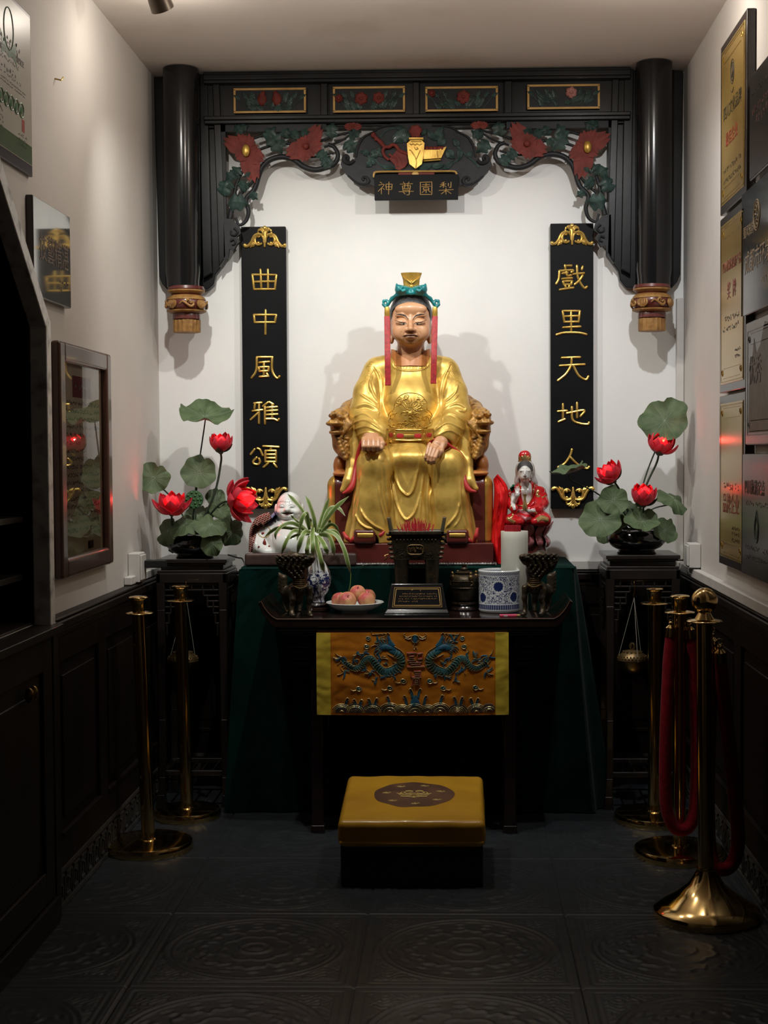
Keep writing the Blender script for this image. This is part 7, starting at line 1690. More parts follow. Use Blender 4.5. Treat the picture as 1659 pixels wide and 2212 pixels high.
# ================================================================== PLANT STANDS, LOTUS POTS, HANGING CENSERS
def plant_stand(x0, x1, y0, y1, zt_, label):
    t = thing('plant_stand', ((x0 + x1) / 2, (y0 + y1) / 2, 0), label, 'plant stand', 'carved plant stands')
    m = MB(); m.box(x0, x1, y0, y1, zt_ - .016, zt_).box(x0 + .006, x1 - .006, y0 + .006, y1 - .006, zt_ - .024, zt_ - .016); m.build('stand_top', M_STAND, t, bevel=.003)
    m = MB(); m.box(x0 + .016, x1 - .016, y0 + .016, y1 - .016, zt_ - .044, zt_ - .024); m.box(x0 + .004, x1 - .004, y0 + .004, y1 - .004, zt_ - .056, zt_ - .044); m.build('waist', M_STAND, t, bevel=.003)
    m = MB(); m.box(x0, x1, y0, y0 + .018, zt_ - .095, zt_ - .056).box(x0, x1, y1 - .018, y1, zt_ - .095, zt_ - .056).box(x0, x0 + .018, y0, y1, zt_ - .095, zt_ - .056).box(x1 - .018, x1, y0, y1, zt_ - .095, zt_ - .056); m.build('apron', M_STAND, t, bevel=.003)
    for (a, s_) in ((x0, 1), (x1, -1)):
        for (b, r_) in ((y0, 1), (y1, -1)):
            m = MB(); q = .030
            def sec(z, k, o): return [(a + s_ * (o), b + r_ * o, z), (a + s_ * (o + k), b + r_ * o, z), (a + s_ * (o + k), b + r_ * (o + k), z), (a + s_ * o, b + r_ * (o + k), z)]
            prev = sec(zt_ - .06, .034, 0)
            for z, k, o in ((zt_ - .2, .030, .002), (.35, .026, .004), (.12, .026, .002), (.05, .030, -.004), (.0, .040, -.010)):
                cur = sec(z, k, o); P_ = cur + prev if s_ * r_ > 0 else cur[::-1] + prev[::-1]; m.hexa(P_); prev = cur
            m.build('leg', M_STAND, t, bevel=.003)
    # openwork fret hanging below the apron: front and the sides
    m = MB(); W_ = x1 - x0 - .068; g = .0065
    def fret(f):
        def hb(u0, u1, v): f(m, u0, u1, v - g / 2, v + g / 2)
        def vb(u, v0, v1): f(m, u - g / 2, u + g / 2, v0, v1)
        hb(0, W_, -.005); hb(0, W_, -.028)
        for k in range(5): vb(W_ * (k + .5) / 5, -.028, -.005)
        for s_ in (0, 1):
            U = (lambda u: u) if not s_ else (lambda u: W_ - u)
            H = lambda a, b, v: hb(min(U(a), U(b)), max(U(a), U(b)), v)
            H(0, .060, -.050); vb(U(.060), -.050, -.028); H(0, .045, -.072); vb(U(.045), -.095, -.050); H(0, .045, -.095); vb(U(.022), -.120, -.072); H(0, .022, -.120); vb(U(.014), -.16, -.120); H(0, .014, -.16); vb(U(.006), -.21, -.16)
            m.ball((0, 0, -99), .001, 3, 2) if False else None
    fret(lambda m, a, b, c, d: m.box(x0 + .034 + a, x0 + .034 + b, y0 + .006, y0 + .014, zt_ - .095 + c, zt_ - .095 + d))
    for xx in (x0 + .006, x1 - .014): fret(lambda m, a, b, c, d: m.box(xx, xx + .008, y0 + .034 + a * (y1 - y0 - .068) / W_, y0 + .034 + b * (y1 - y0 - .068) / W_, zt_ - .095 + c, zt_ - .095 + d))
    m.build('openwork_fret', M_STAND, t, bevel=.0015)
    m = MB(); zs = .125
    m.box(x0 + .008, x1 - .008, y0 + .008, y0 + .030, zs, zs + .02).box(x0 + .008, x1 - .008, y1 - .030, y1 - .008, zs, zs + .02).box(x0 + .008, x0 + .03, y0 + .03, y1 - .03, zs, zs + .02).box(x1 - .03, x1 - .008, y0 + .03, y1 - .03, zs, zs + .02)
    for k in range(1, 5): m.box(x0 + .03 + (x1 - x0 - .06) * k / 5 - .004, x0 + .03 + (x1 - x0 - .06) * k / 5 + .004, y0 + .03, y1 - .03, zs + .004, zs + .014)
    m.build('foot_shelf', M_STAND, t, bevel=.003)
    return t
LS = (-1.191, -.910, 5.62, 5.89, .988); RS = (.579, .868, 5.60, 5.89, 1.0)
plant_stand(*LS, 'tall black carved wooden stand under the left lotus pot'); plant_stand(*RS, 'tall black carved wooden stand under the right lotus pot')
def censer(px, Y, hook, cup_y, r_px, label):
    u = sc(Y); c = at(px, cup_y, Y); t = thing('hanging_censer', (c[0], Y, c[2] - r_px * u * .9), label, 'hanging censer', 'hanging censers'); r = r_px * u
    MB().lathe([(r * .12, -r * .92), (r * .5, -r * .84), (r * .85, -r * .52), (r, -r * .05), (r * 1.01, 0), (r * .93, 0)], c, 40).build('bowl', M_BRASSD, t)
    m = MB().lathe([(r * 1.01, .001), (r * 1.0, r * .10), (r * .93, r * .30), (r * .80, r * .40), (r * .78, r * .44), (r * .5, r * .64), (r * .16, r * .72), (0, r * .74)], c, 40)
    for i in range(2):
        for k in range(26): a = 2 * PI * (k + .5 * i) / 26; m.ball((c[0] + r * (.97 - .05 * i) * math.cos(a), c[1] + r * (.97 - .05 * i) * math.sin(a), c[2] + r * (.16 + .12 * i)), r * .07, 6, 4)
    for k in range(14): a = 2 * PI * k / 14; m.ball((c[0] + r * .62 * math.cos(a), c[1] + r * .62 * math.sin(a), c[2] + r * .56), r * .08, 6, 4)
    m.build('pierced_lid', M_BRONZEL, t)
    m = MB()
    for k in range(3): a = k * 2.1; m.tube([c + np.array((r * .2 * math.cos(q) * math.cos(a), r * .2 * math.cos(q) * math.sin(a), r * .95 + r * .22 * math.sin(q))) for q in np.linspace(0, 2 * PI, 12, endpoint=False)], r * .035, 5, closed=True)
    m.build('lid_finial', M_BRONZEL, t)
    h = at(*hook, Y); m = MB()
    k0 = h - (0, 0, 28 * u)
    for k in range(3):
        a = -PI / 2 + .25 + k * 2 * PI / 3; m.tube([k0, (k0 + c + np.array((r * math.cos(a), r * math.sin(a), 0))) / 2, c + np.array((r * math.cos(a), r * math.sin(a), 0))], .0011, 5)
    m.build('cord', mat('pale_cord', (.30, .28, .24), .8), t)
    m = MB(); m.tube(spline([h + (0, .012, 4 * u), h + (0, .004, 6 * u), h, k0 + (.001, 0, 12 * u), k0 + (-.003, 0, 6 * u), k0]), .0016, 6); m.build('wire_hook', M_BRASSD, t)
censer(1366, 5.585, (1370, 1263), 1426, 32, 'round pierced brass censer hanging on cords from the right plant stand'); censer(395, 5.60, (402, 1263), 1428, 33, 'round pierced brass censer hanging behind the rear left brass post')
# lotus arrangements
def leafdisc(mb, vb, c, r, nrm, seed, wav=.10, cupk=.12, sx=1.0, roll=0.0, fold=0.0):
    R = rot_to(nrm); rn = random.Random(seed); ph = [rn.uniform(0, 6.28) for _ in range(4)]; P = []; na, nr = 48, 9
    def pt(a, t):
        rim = 1 + .05 * math.sin(3 * a + ph[0]) + .035 * math.sin(7 * a + ph[1]); notch = 1 - .25 * math.exp(-((((a - 1.2) + PI) % (2 * PI) - PI) / .16) ** 2) * t
        x = r * t * rim * notch * math.cos(a) * sx; y = r * t * rim * notch * math.sin(a)
        z = r * (cupk * t * t + wav * t ** 2.2 * math.sin(4 * a + ph[2]) + .5 * wav * t ** 3 * math.sin(9 * a + ph[3]) + .012 * t * math.cos(18 * a)) + fold * (abs(x) if fold else 0)
        ca, sa = math.cos(roll), math.sin(roll); return np.array(c) + R @ np.array((x * ca - y * sa, x * sa + y * ca, z))
    for i in range(na + 1): P.append([pt(2 * PI * i / na, .03 + .97 * j / (nr - 1)) for j in range(nr)])
    mb.sheet(np.array(P), .0012)
    for k in range(16):
        a = 2 * PI * k / 16 + .1; vb.tube([pt(a + .02 * math.sin(3 * t), t) + R @ np.array((0, 0, .0006)) for t in np.linspace(.03, .88, 7)], [.0013, .0004], 4, cap=False)
def lotus(parent, c, r, axis, opened, seed):
    """a lit lotus flower: three whorls of cupped petals round a small glowing core"""
    R = rot_to(axis); rn = random.Random(seed); c = np.array(c)
    glow = MB().ball(c + R @ np.array((0, 0, r * .35)), (r * .16, r * .16, r * .22), 12, 8).build('light_core', M_GLOW, parent)
    for w, (n_, L, wd, le) in enumerate(((5, 1.00, .36, .26), (6, 1.15, .40, .55 + .3 * opened), (6, 1.22, .42, .75 + .75 * opened))):
        for k in range(n_):
            a = 2 * PI * (k + .5 * (w % 2)) / n_ + rn.uniform(-.12, .12); l_ = le + rn.uniform(-.1, .1)
            out = np.array((math.cos(a), math.sin(a), 0)); up = np.array((0, 0, 1.0)); d = up * math.cos(l_) + out * math.sin(l_); o2 = out * math.cos(l_) - up * math.sin(l_)
            m = MB(); cup(m, c + R @ (out * r * .12), R @ o2, R @ d, L * r * rn.uniform(.92, 1.06), wd * r, .16, -.9); pt_ = m.build('petal', M_PETAL, parent)
    for k in range(3):
        a = 2 * PI * k / 3 + .4 + seed; l_ = 1.0 + .25 * opened; out = np.array((math.cos(a), math.sin(a), 0)); up = np.array((0, 0, 1.0))
        m = MB(); cup(m, c + R @ (out * r * .1 - up * r * .08), R @ (out * math.cos(l_) - up * math.sin(l_)), R @ (up * math.cos(l_) + out * math.sin(l_)), .85 * r, .24 * r, .15, -.6); m.build('sepal', M_SEPAL, parent)
    MB().ball(c - R @ np.array((0, 0, r * .08)), (r * .16, r * .16, r * .12)).build('receptacle', M_SEPAL, parent)
    l = bpy.data.lights.new('flower_light', 'POINT'); l.energy = .42; l.color = (1, .10, .08); l.shadow_soft_size = .008; lo_ = bpy.data.objects.new('flower_light', l); lo_.location = Vector(c + R @ np.array((0, 0, r * .75))); COL.objects.link(lo_)
def arrangement(px, Y, rpx, zt_, label, leaves, flowers, pod, stems, seed):
    u = sc(Y); cx = at(px, 1180, Y)[0]; r = rpx * u
    t = thing('lotus_arrangement', (cx, Y, zt_), label, 'flower arrangement', 'lit artificial lotus pots')
    MB().lathe([(r * .62, zt_), (r * .66, zt_ + .004), (r * .60, zt_ + .012), (r * .80, zt_ + .024), (r * .97, zt_ + .045), (r, zt_ + .062), (r * .95, zt_ + .082), (r * .80, zt_ + .094), (r * .74, zt_ + .095), (r * .70, zt_ + .085), (0, zt_ + .08)], (cx, Y, 0), 56).build('pot', M_POT, t)
    base = np.array((cx, Y, zt_ + .085))
    for k, (a, b, Yo, rp, nrm, kw) in enumerate(leaves):
        c = at(a, b, Y + Yo); m, v_ = MB(), MB(); leafdisc(m, v_, c, rp * sc(Y + Yo), nrm, seed + k, **kw); lf = m.build('leaf', M_LEAF, t); v_.build('leaf_vein', M_VEIN, lf)
        b0 = base + np.array((random.Random(k + seed).uniform(-.03, .03), random.Random(k * 3 + seed).uniform(-.03, .03), 0)); n_ = np.array(nrm, float); n_ /= np.linalg.norm(n_); c2 = c - n_ * .003
        mid = (b0 + c2) / 2 + np.array((.012 * math.sin(k * 2.1), .01, .02)); MB().tube(spline([b0, mid, c2 - n_ * .03 * min(1, np.linalg.norm(c2 - b0) * 4), c2]), [.0034, .0026], 7).build('leaf_stem', M_STEM, t)
    for k, (a, b, Yo, rp, ax_, op, mid_) in enumerate(flowers):
        c = at(a, b, Y + Yo); f_ = thing('flower', list(t['org']), None, None); f_.parent = t; f_.location = (0, 0, 0); f_.name = 'lotus_flower'
        lotus(f_, c, 1.12 * rp * sc(Y + Yo), ax_, op, seed + k); ax2 = np.array(ax_, float); ax2 /= np.linalg.norm(ax2)
        M1 = at(*mid_, Y + Yo * .5); MB().tube(spline([base, M1, c - ax2 * .05, c - ax2 * rp * sc(Y) * .1]), [.0048, .0042], 8).build('flower_stem', M_STEM, t)
    if pod:
        a, b, rp = pod; c = at(a, b, Y - .09); q = rp * u; R = rot_to((.05, -1, .15)); m = MB(); g = MB().lathe([(q * .25, -q * 1.0), (q * .7, -q * .45), (q, -q * .1), (q * .97, 0), (0, .001)], (0, 0, 0), 30)
        m.v = [tuple(c + R @ np.array(v)) for v in g.v]; m.f = g.f; pd = m.build('seed_pod', M_POD, t); m = MB()
        for (n_, rr_) in ((1, 0), (5, .42), (10, .78)):
            for k in range(n_): m.ball(c + R @ np.array((q * rr_ * math.cos(k * 2 * PI / n_), q * rr_ * math.sin(k * 2 * PI / n_), .001)), q * .12, 8, 5)
        m.build('seed', mat('pod_seed', (.05, .17, .05), .5), pd); MB().tube(spline([base, (base + c) / 2 + (0, -.02, .0), c + R @ np.array((0, 0, -q))]), .003, 7).build('pod_stem', M_STEM, t)
    return t
D_ = dict
arrangement(420.5, 5.745, 63, LS[4], 'black pot of lit red artificial lotus with a seed pod, on the left stand', [
    (443, 899, .02, 58, (.12, -.42, .9), D_(wav=.13, cupk=.20, sx=1.0)), (331, 1033, -.02, 35, (.25, -.9, .25), D_(wav=.14)), (430, 1020, .0, 38, (.1, -.95, .3), D_(wav=.07)), (466, 1075, .05, 22, (.3, -.8, .4), D_()), (362, 1147, -.10, 32, (-.45, -.75, .35), D_(wav=.16, cupk=-.2)),
    (400, 1133, -.10, 36, (-.1, -.55, .8), D_(wav=.1, cupk=-.15)), (455, 1133, -.11, 34, (.15, -.6, .75), D_(wav=.1, cupk=-.2)), (457, 1172, -.13, 31, (.1, -.97, .1), D_(wav=.12, sx=.75, cupk=-.2)), (503, 1147, -.05, 33, (.65, -.7, .1), D_(wav=.14, cupk=-.3)), (430, 1113, .04, 32, (0, -.5, .85), D_()), (478, 1152, -.02, 22, (.4, -.8, .3), D_()), (378, 1170, -.02, 24, (-.6, -.5, .5), D_(cupk=-.2)), (475, 1105, .03, 26, (.5, -.6, .5), D_())],
    [(371, 1108, -.12, 36, (.05, -.35, .95), .35, (385, 1135)), (477, 975, .0, 30, (.06, -.30, 1), -.1, (462, 1070)), (503, 1083, -.06, 42, (.92, -.35, .12), .55, (455, 1110))], (419, 1079, 20), None, 3)
arrangement(1375, 5.745, 65, RS[4], 'black pot of lit red artificial lotus without a seed pod, on the right stand', [
    (1436, 909, .02, 54, (-.35, -.80, .45), D_(wav=.10, roll=.5)), (1231, 1021, -.03, 40, (-.25, -.12, .95), D_(wav=.10, cupk=.28)), (1325, 1081, -.11, 33, (-.05, -.95, .25), D_(wav=.06)), (1297, 1122, -.12, 45, (-.2, -.88, .42), D_(wav=.10)), (1386, 1124, -.13, 38, (.05, -.62, .78), D_(wav=.08)), (1456, 1078, .0, 38, (.45, -.42, .75), D_(wav=.14, cupk=-.25)), (1436, 1146, -.08, 29, (.4, -.85, .35), D_(wav=.10)), (1328, 1131, -.06, 24, (-.3, -.8, .4), D_()), (1362, 1118, .02, 30, (0, -.6, .8), D_()), (1310, 1150, .02, 26, (-.5, -.6, .4), D_(cupk=-.2)), (1350, 1098, .0, 24, (.1, -.7, .5), D_())],
    [(1424, 978, -.02, 33, (.18, -.42, .9), .12, (1392, 1060)), (1325, 1038, -.06, 32, (-.55, -.35, .8), .1, (1350, 1090)), (1390, 1090, -.11, 34, (-.02, -.42, .9), -.05, (1382, 1120))], None, None, 31)
# black cord between the left pot and the green cloth
c0 = at(484, 1172, 5.70); pts = [c0, at(505, 1190, 5.68), at(524, 1208, 5.66), at(531, 1225, 5.66), at(520, 1262, 5.68), at(512, 1300, 5.70)]
pts = [np.array((LS[1] - .01, 5.72, LS[4] + .01)), np.array((LS[1] + .03, 5.70, LS[4] + .0)), at(524, 1208, 5.66), at(529, 1230, 5.64), at(519, 1262, 5.68), at(512, 1330, 5.72), np.array((-.88, 5.74, .2)), np.array((-.87, 5.74, .004))]
tag(MB().tube(spline(pts, 40), .003, 7).build('black_cable', M_RUBBER), 'thin black cable hanging from the left lotus pot beside the green cloth', 'cord')
# ================================================================== BRASS POSTS, ROPES, KNEELER
def post(x, Y, h, kind, label, lean=(0, 0), rb=.155, rp=.024, scale=1.0):
    t = thing('brass_post', (x, Y, 0), label, 'barrier post', 'brass barrier posts'); u = 1.0
    if kind == 'ball':
        MB().lathe([(rb, 0), (rb * 1.005, .004), (rb * 1.005, .022), (rb * .985, .028), (rb * .80, .046), (rb * .55, .072), (rb * .34, .100), (rb * .235, .128), (.031, .142), (.031, .150), (.0, .150)], (x, Y, 0), 72).build('base', M_BRASS, t)
    else:
        MB().lathe([(rb, 0), (rb * 1.01, .003), (rb * 1.015, .022), (rb * .985, .031), (rb * .93, .034), (rb * .5, .037), (.034, .040), (.031, .046), (.0, .046)], (x, Y, 0), 72).build('base', M_BRASS, t)
    zd = h - (.092 if kind == 'ball' else .058)
    z0 = .146 if kind == 'ball' else .044
    L = lambda z: np.array((x + lean[0] * z / h, Y + lean[1] * z / h, z))
    MB().tube([L(z) for z in np.linspace(z0, zd, 12)], rp, 28).build('pole', M_BRASS, t)
    c = L(zd); m = MB().lathe([(rp, -.004), (.050, .0), (.053, .003), (.050, .006), (rp * .9, .010)], c, 48); m.build('collar_disc', M_BRASS, t)
    if kind == 'ball':
        m = MB().lathe([(.030, .008), (.020, .024), (.017, .030), (.022, .034), (.018, .038)], c, 36); m.ball(c + (0, 0, .064), .040 * .98, 36, 24); m.build('ball_finial', M_BRASS, t)
    else:
        MB().lathe([(.022, .008), (.022, .012), (.029, .050), (.0335, .054), (.034, .058), (.030, .062), (.012, .064), (0, .064)], c, 40).build('flared_cap', M_BRASS, t)
    return t
S1 = at(320, 1843, 5.0); S1 = (at(322, 1843, 5.02)[0], 5.02)
post(S1[0], S1[1], .898, 'cap', 'leaning brass post at the front left, in front of the left wall', (at(298, 1290, 5.02)[0] - S1[0], 0))
x = at(405, 1755, 5.475)[0]; post(x, 5.475, .895, 'cap', 'brass post in front of the left plant stand', (at(389, 1272, 5.475)[0] - x, 0), .128)
x = at(1413, 1755, 5.43)[0]; post(x, 5.43, .885, 'cap', 'brass post in front of the right plant stand', (0, 0), .150)
x4 = at(1467, 1850, 4.95)[0]; post(x4, 4.95, .905, 'cap', 'flat-capped brass post with a red rope, second from the front on the right', (0, 0), .155, .023)
x5 = at(1526, 1985, 4.30)[0]; post(x5, 4.30, .985, 'ball', 'ball-topped brass post with a domed base at the front right', (at(1521, 1300, 4.30)[0] - x5, 0), .160, .024)
def rope(pts, label, cap0, r=.0215, cl=.05):
    Q = spline(pts, 70); t = thing('velvet_rope', Q[:, :].mean(0), label, 'barrier rope', 'red velvet ropes')
    MB().tube(Q, [r * .8] + [r] * 14 + [r * .8], 16).build('rope', M_ROPE, t)
    for e, nx in ((0, 1), (-1, -2)):
        d = Q[e] - Q[nx]; d /= np.linalg.norm(d); m = MB(); m.tube([Q[e] - d * .006, Q[e] + d * .025, Q[e] + d * .036], [r * .9, r * .86, r * .3], 16)
        m.ball(Q[e] + d * .040, .009, 12, 8); m.tube([Q[e] + d * .048 + np.array((.009 * math.cos(a), 0, .009 * math.sin(a) + .008)) for a in np.linspace(0, 2 * PI, 16, endpoint=False)], .002, 6, closed=True)
        m.build('end_hook', M_BRASS, t)
Yr = 4.93
A4 = lambda px, py, Y=Yr: at(px, py, Y)
rope([A4(1448, 1372, 4.915), A4(1444, 1450, 4.91), A4(1439, 1560, 4.90), A4(1437, 1690, 4.895), A4(1441, 1750, 4.893), A4(1456, 1786, 4.893), A4(1478, 1792, 4.90), A4(1496, 1772, 4.91), A4(1503, 1720, 4.92), A4(1505, 1600, 4.93), A4(1500, 1460, 4.935), A4(1492, 1375, 4.935)], 'red velvet rope hanging in a long loop from the flat-capped post on the right', None)
B5 = lambda px, py, Y=4.33: at(px, py, Y)
rope([B5(1557, 1425, 4.32), B5(1563, 1500, 4.34), B5(1577, 1620, 4.36), B5(1590, 1740, 4.38), B5(1594, 1820, 4.38), B5(1582, 1865, 4.37), B5(1560, 1878, 4.36), B5(1540, 1862, 4.37), B5(1530, 1800, 4.39), B5(1530, 1650, 4.38), B5(1535, 1500, 4.36), B5(1537, 1400, 4.345)], 'dark red velvet rope hanging in a loop behind the ball-topped post', None)
# kneeling stool
ky0, ky1 = 4.57, 5.02; ka, kb_ = at(729, 1790, ky0)[0], at(1049, 1790, ky0)[0]
kn = thing('kneeling_stool', ((ka + kb_) / 2, 4.8, 0), 'kneeling stool with a yellow vinyl cushion printed with a brown lotus roundel', 'kneeling stool')
m = MB(); m.box(ka + .008, kb_ - .008, ky0 + .012, ky1 - .01, 0, .150); m.build('base', M_DARKB, kn, bevel=.006)
zf, zbk = .218, .268; P = []; nu_, nv_ = 44, 40
S = SDF((ka - .03, ky0 - .03, .12), (kb_ + .03, ky1 + .04, .32), .004)
ang = math.atan2(zbk - zf, ky1 - ky0); Rk = np.array(Matrix.Rotation(ang, 3, 'X'))
S.box(((ka + kb_) / 2, (ky0 + ky1) / 2, (zf + zbk) / 2 - .045), ((kb_ - ka) / 2, (ky1 - ky0) / 2 + .004, .046), .022, 0, rot=Rk); S.box(((ka + kb_) / 2, (ky0 + ky1) / 2, .17), ((kb_ - ka) / 2 - .002, (ky1 - ky0) / 2 - .002, .020), .012, .008)
S.ell(((ka + kb_) / 2, (ky0 + ky1) / 2, (zf + zbk) / 2 - .012), ((kb_ - ka) * .44, (ky1 - ky0) * .42, .018), .02, rot=Rk)
v, f = S.mesh(); v = smooth_v(v, f, 2)
for i in range(len(v)): v[i, 2] += .0025 * pnoise(Vector((v[i, 0] * 14, v[i, 1] * 14, 0))) * (v[i, 2] > .17)
cu = arr_obj('cushion', v, f, M_CUSH, kn); kbv = bvh_of(v, f)
m = MB()
m.tube([(ka + .006, ky0 + .002, .148), ((ka + kb_) / 2, ky0 - .001, .147), (kb_ - .006, ky0 + .002, .148)], .006, 8); m.build('piping', M_CUSH, cu)
def kz(x, y): h = kbv.ray_cast(Vector((x, y, 1)), Vector((0, 0, -1))); return (h[0].z if h[0] is not None else .24)
kc = at(891, 1722, 4.83); kc = np.array(((ka + kb_) / 2 + .002, 4.80, 0)); Rr = .136
rows = []
for i in range(73):
    a = 2 * PI * i / 72; rows.append([(kc[0] + Rr * t * math.cos(a) * (1 + .012 * math.sin(7 * a + 1)), kc[1] + Rr * t * .88 * math.sin(a) * (1 + .015 * math.sin(9 * a)), kz(kc[0] + Rr * t * math.cos(a), kc[1] + Rr * .88 * t * math.sin(a)) + .0006) for t in np.linspace(0.001, 1, 12)])
me_ = MB().sheet(np.array(rows)[:, ::-1]); rd = me_.build('brown_roundel', M_CUSHM, cu)
def kt(pts, w, z=.0012):
    Q = spline(pts, max(8, len(pts) * 5)); g.tube([(kc[0] + a, kc[1] + b, kz(kc[0] + a, kc[1] + b) + z) for a, b in Q], w, 6, (1, .35))
for k in range(7):
    g = MB(); a = 2 * PI * k / 7 + .3; cx_, cy_ = .094 * math.cos(a), .088 * math.sin(a)
    for j in range(3):
        q = .6 + j; kt([(cx_ + (.004 * j + .004) * math.cos(q + t), cy_ + (.003 * j + .003) * math.sin(q + t) * .9) for t in np.linspace(0, 4.6, 9)], .0011)
    kt([(cx_ - .016, cy_ - .004), (cx_ - .006, cy_ - .008), (cx_ + .006, cy_ - .006), (cx_ + .016, cy_ - .002)], .0010); g.build('printed_cloud', M_CUSHG, cu)
g = MB()
for s_ in (-1, 1):
    for p, w in (([(0, -.034), (.018, -.030), (.044, -.026)], .0035), ([(.006, -.018), (.030, -.012), (.058, .002)], .0032), ([(.056, .004), (.040, -.020), (.012, -.024)], .0018), ([(.004, .024), (.022, .026), (.034, .014), (.026, .002), (.014, .006)], .0030), ([(.040, .016), (.046, .004), (.034, -.006)], .0026), ([(.010, .012), (.018, .000), (.010, -.010)], .0022), ([(.004, .030), (.016, .034), (.030, .028)], .0026)):
        kt([(s_ * a, b) for a, b in p], w)
kt([(-.014, 0), (0, .008), (.014, 0)], .003); kt([(-.010, -.010), (0, -.006), (.010, -.010)], .003); kt([(0, -.044), (0, -.034), (0, -.026)], .004)
g.build('printed_lotus', M_CUSHG, cu)
# ================================================================== THINGS ON THE SIDE WALLS
rnd = random.Random(14)
def lw(px, py, X): return atx(px, py, X)
# mirror-polished steel plaque, left wall
X0 = XL + .022; a, b = lw(71, 424, X0), lw(154, 667, X0); y0, y1, z1, z0 = a[1], b[1], (lw(71, 424, X0)[2] + lw(153, 466, X0)[2]) / 2, b[2]
t = thing('steel_plaque', (X0, (y0 + y1) / 2, z0), 'mirror-polished steel award plaque with four brown characters on the left wall', 'plaque')
MB().box(XL + .0005, X0 - .002, y0, y1, z0, z1).build('backing', M_BACKW, t, bevel=.002)
pl = MB().box(X0 - .002, X0, y0 + .002, y1 - .002, z0 + .002, z1 - .002).build('steel_face', M_STEEL, t, bevel=.001)
brn = mat('brown_print', (.12, .06, .02), .5)
text('技藝精湛', .088, .0004, 'lettering', brn, pl, on_left((y0 + y1) / 2 + .015, z0 + (z1 - z0) * .50, X0 + .0005), sx=.92)
m = MB(); M_ = on_left(y1 - .03, z1 - .05, X0 + .0002); glyph_row(m, M_, -.03, .02, 0, .012, rnd); M_ = on_left(y1 - .11, z0 + .075, X0 + .0002); glyph_row(m, M_, -.02, .09, 0, .016, rnd); glyph_row(m, M_, -.02, .03, -.026, .014, rnd); m.build('small_print', M_INK, pl)
# framed notice, left wall
X0 = XL + .034; a, b = lw(130, 738, X0), lw(247, 1225, X0); y0, y1 = a[1], b[1]; z1 = (a[2] + lw(243, 763, X0)[2]) / 2; z0 = (lw(150, 1248, X0)[2] + lw(248, 1217, X0)[2]) / 2
t = thing('framed_notice', (X0, (y0 + y1) / 2, z0), 'tall printed notice behind glass in a dark brown wooden frame, left wall', 'picture frame')
w = .062
def frame_piece(ya, yb_, za, zb_, nm='frame_rail'):
    return MB().box(XL + .0005, X0, ya, yb_, za, zb_).build(nm, M_FRAMEW, t, bevel=.012, seg=4)
frame_piece(y0, y0 + w, z0, z1, 'frame_stile'); frame_piece(y1 - w, y1, z0, z1, 'frame_stile'); frame_piece(y0 + w - .004, y1 - w + .004, z0, z0 + w); frame_piece(y0 + w - .004, y1 - w + .004, z1 - w, z1)
ppm = mat('tan_paper', (.58, .48, .36), .6, ns=8, col2=(.50, .41, .30)); pp = MB().box(XL + .001, XL + .010, y0 + w - .005, y1 - w + .005, z0 + w - .005, z1 - w + .005).build('printed_sheet', ppm, t)
ya, yb_, za, zb_ = y0 + w + .03, y1 - w - .03, z0 + w, z1 - w; H = zb_ - za; Xp = XL + .0102
m = MB().box(Xp, Xp + .0006, ya + .13, yb_ - .12, zb_ - .105, zb_ - .035); m.build('red_heading_block', mat('print_red', (.20, .012, .012), .6), pp)
m = MB(); rows = [(.215, 2), (.255, 0), (.295, 0), (.37, 2), (.41, 0), (.45, 0), (.49, 1), (.53, 1), (.57, 0), (.63, 2), (.67, 0), (.71, 0), (.75, 1), (.79, 1), (.83, 0), (.865, 0)]
rows = [(.20 + .042 * k, (2 if k in (0, 3, 9, 15) else 0)) for k in range(17)]
for q, ind in rows: glyph_row(m, on_left(0, zb_ - H * q, Xp), ya + ind * .03, yb_ if rnd.random() > .25 else yb_ - rnd.uniform(.05, .25), 0, .0165, rnd, gap=.12)
glyph_row(m, on_left(0, za + .06, Xp), yb_ - .14, yb_, 0, .0165, rnd, gap=.12); m.box(Xp, Xp + .0006, ya + .30, ya + .37, za + .008, za + .035); m.build('print_rows', M_INK, pp)
m = MB(); glyph_row(m, on_left(0, zb_ - .07, Xp + .0008), ya + .15, yb_ - .14, 0, .03, rnd, gap=.12); m.build('heading_print', mat('print_pale', (.42, .36, .22), .6), pp)
gl = bpy.data.materials.new('picture_glass'); gl.use_nodes = True; N_, L_, b_ = nodes_of(gl); tr_ = N_.new('ShaderNodeBsdfTransparent'); go = N_.new('ShaderNodeBsdfGlossy'); go.inputs['Roughness'].default_value = .02; mx = N_.new('ShaderNodeMixShader'); fr = N_.new('ShaderNodeFresnel'); fr.inputs[0].default_value = 1.62
L_.new(fr.outputs[0], mx.inputs[0]); L_.new(tr_.outputs[0], mx.inputs[1]); L_.new(go.outputs[0], mx.inputs[2]); L_.new(mx.outputs[0], N_['Material Output'].inputs[0])
MB().add([(XL + .017, y0 + w - .004, z0 + w - .004), (XL + .017, y1 - w + .004, z0 + w - .004), (XL + .017, y1 - w + .004, z1 - w + .004), (XL + .017, y0 + w - .004, z1 - w + .004)], [(0, 1, 2, 3)]).build('glass_pane', gl, t, smooth=False)
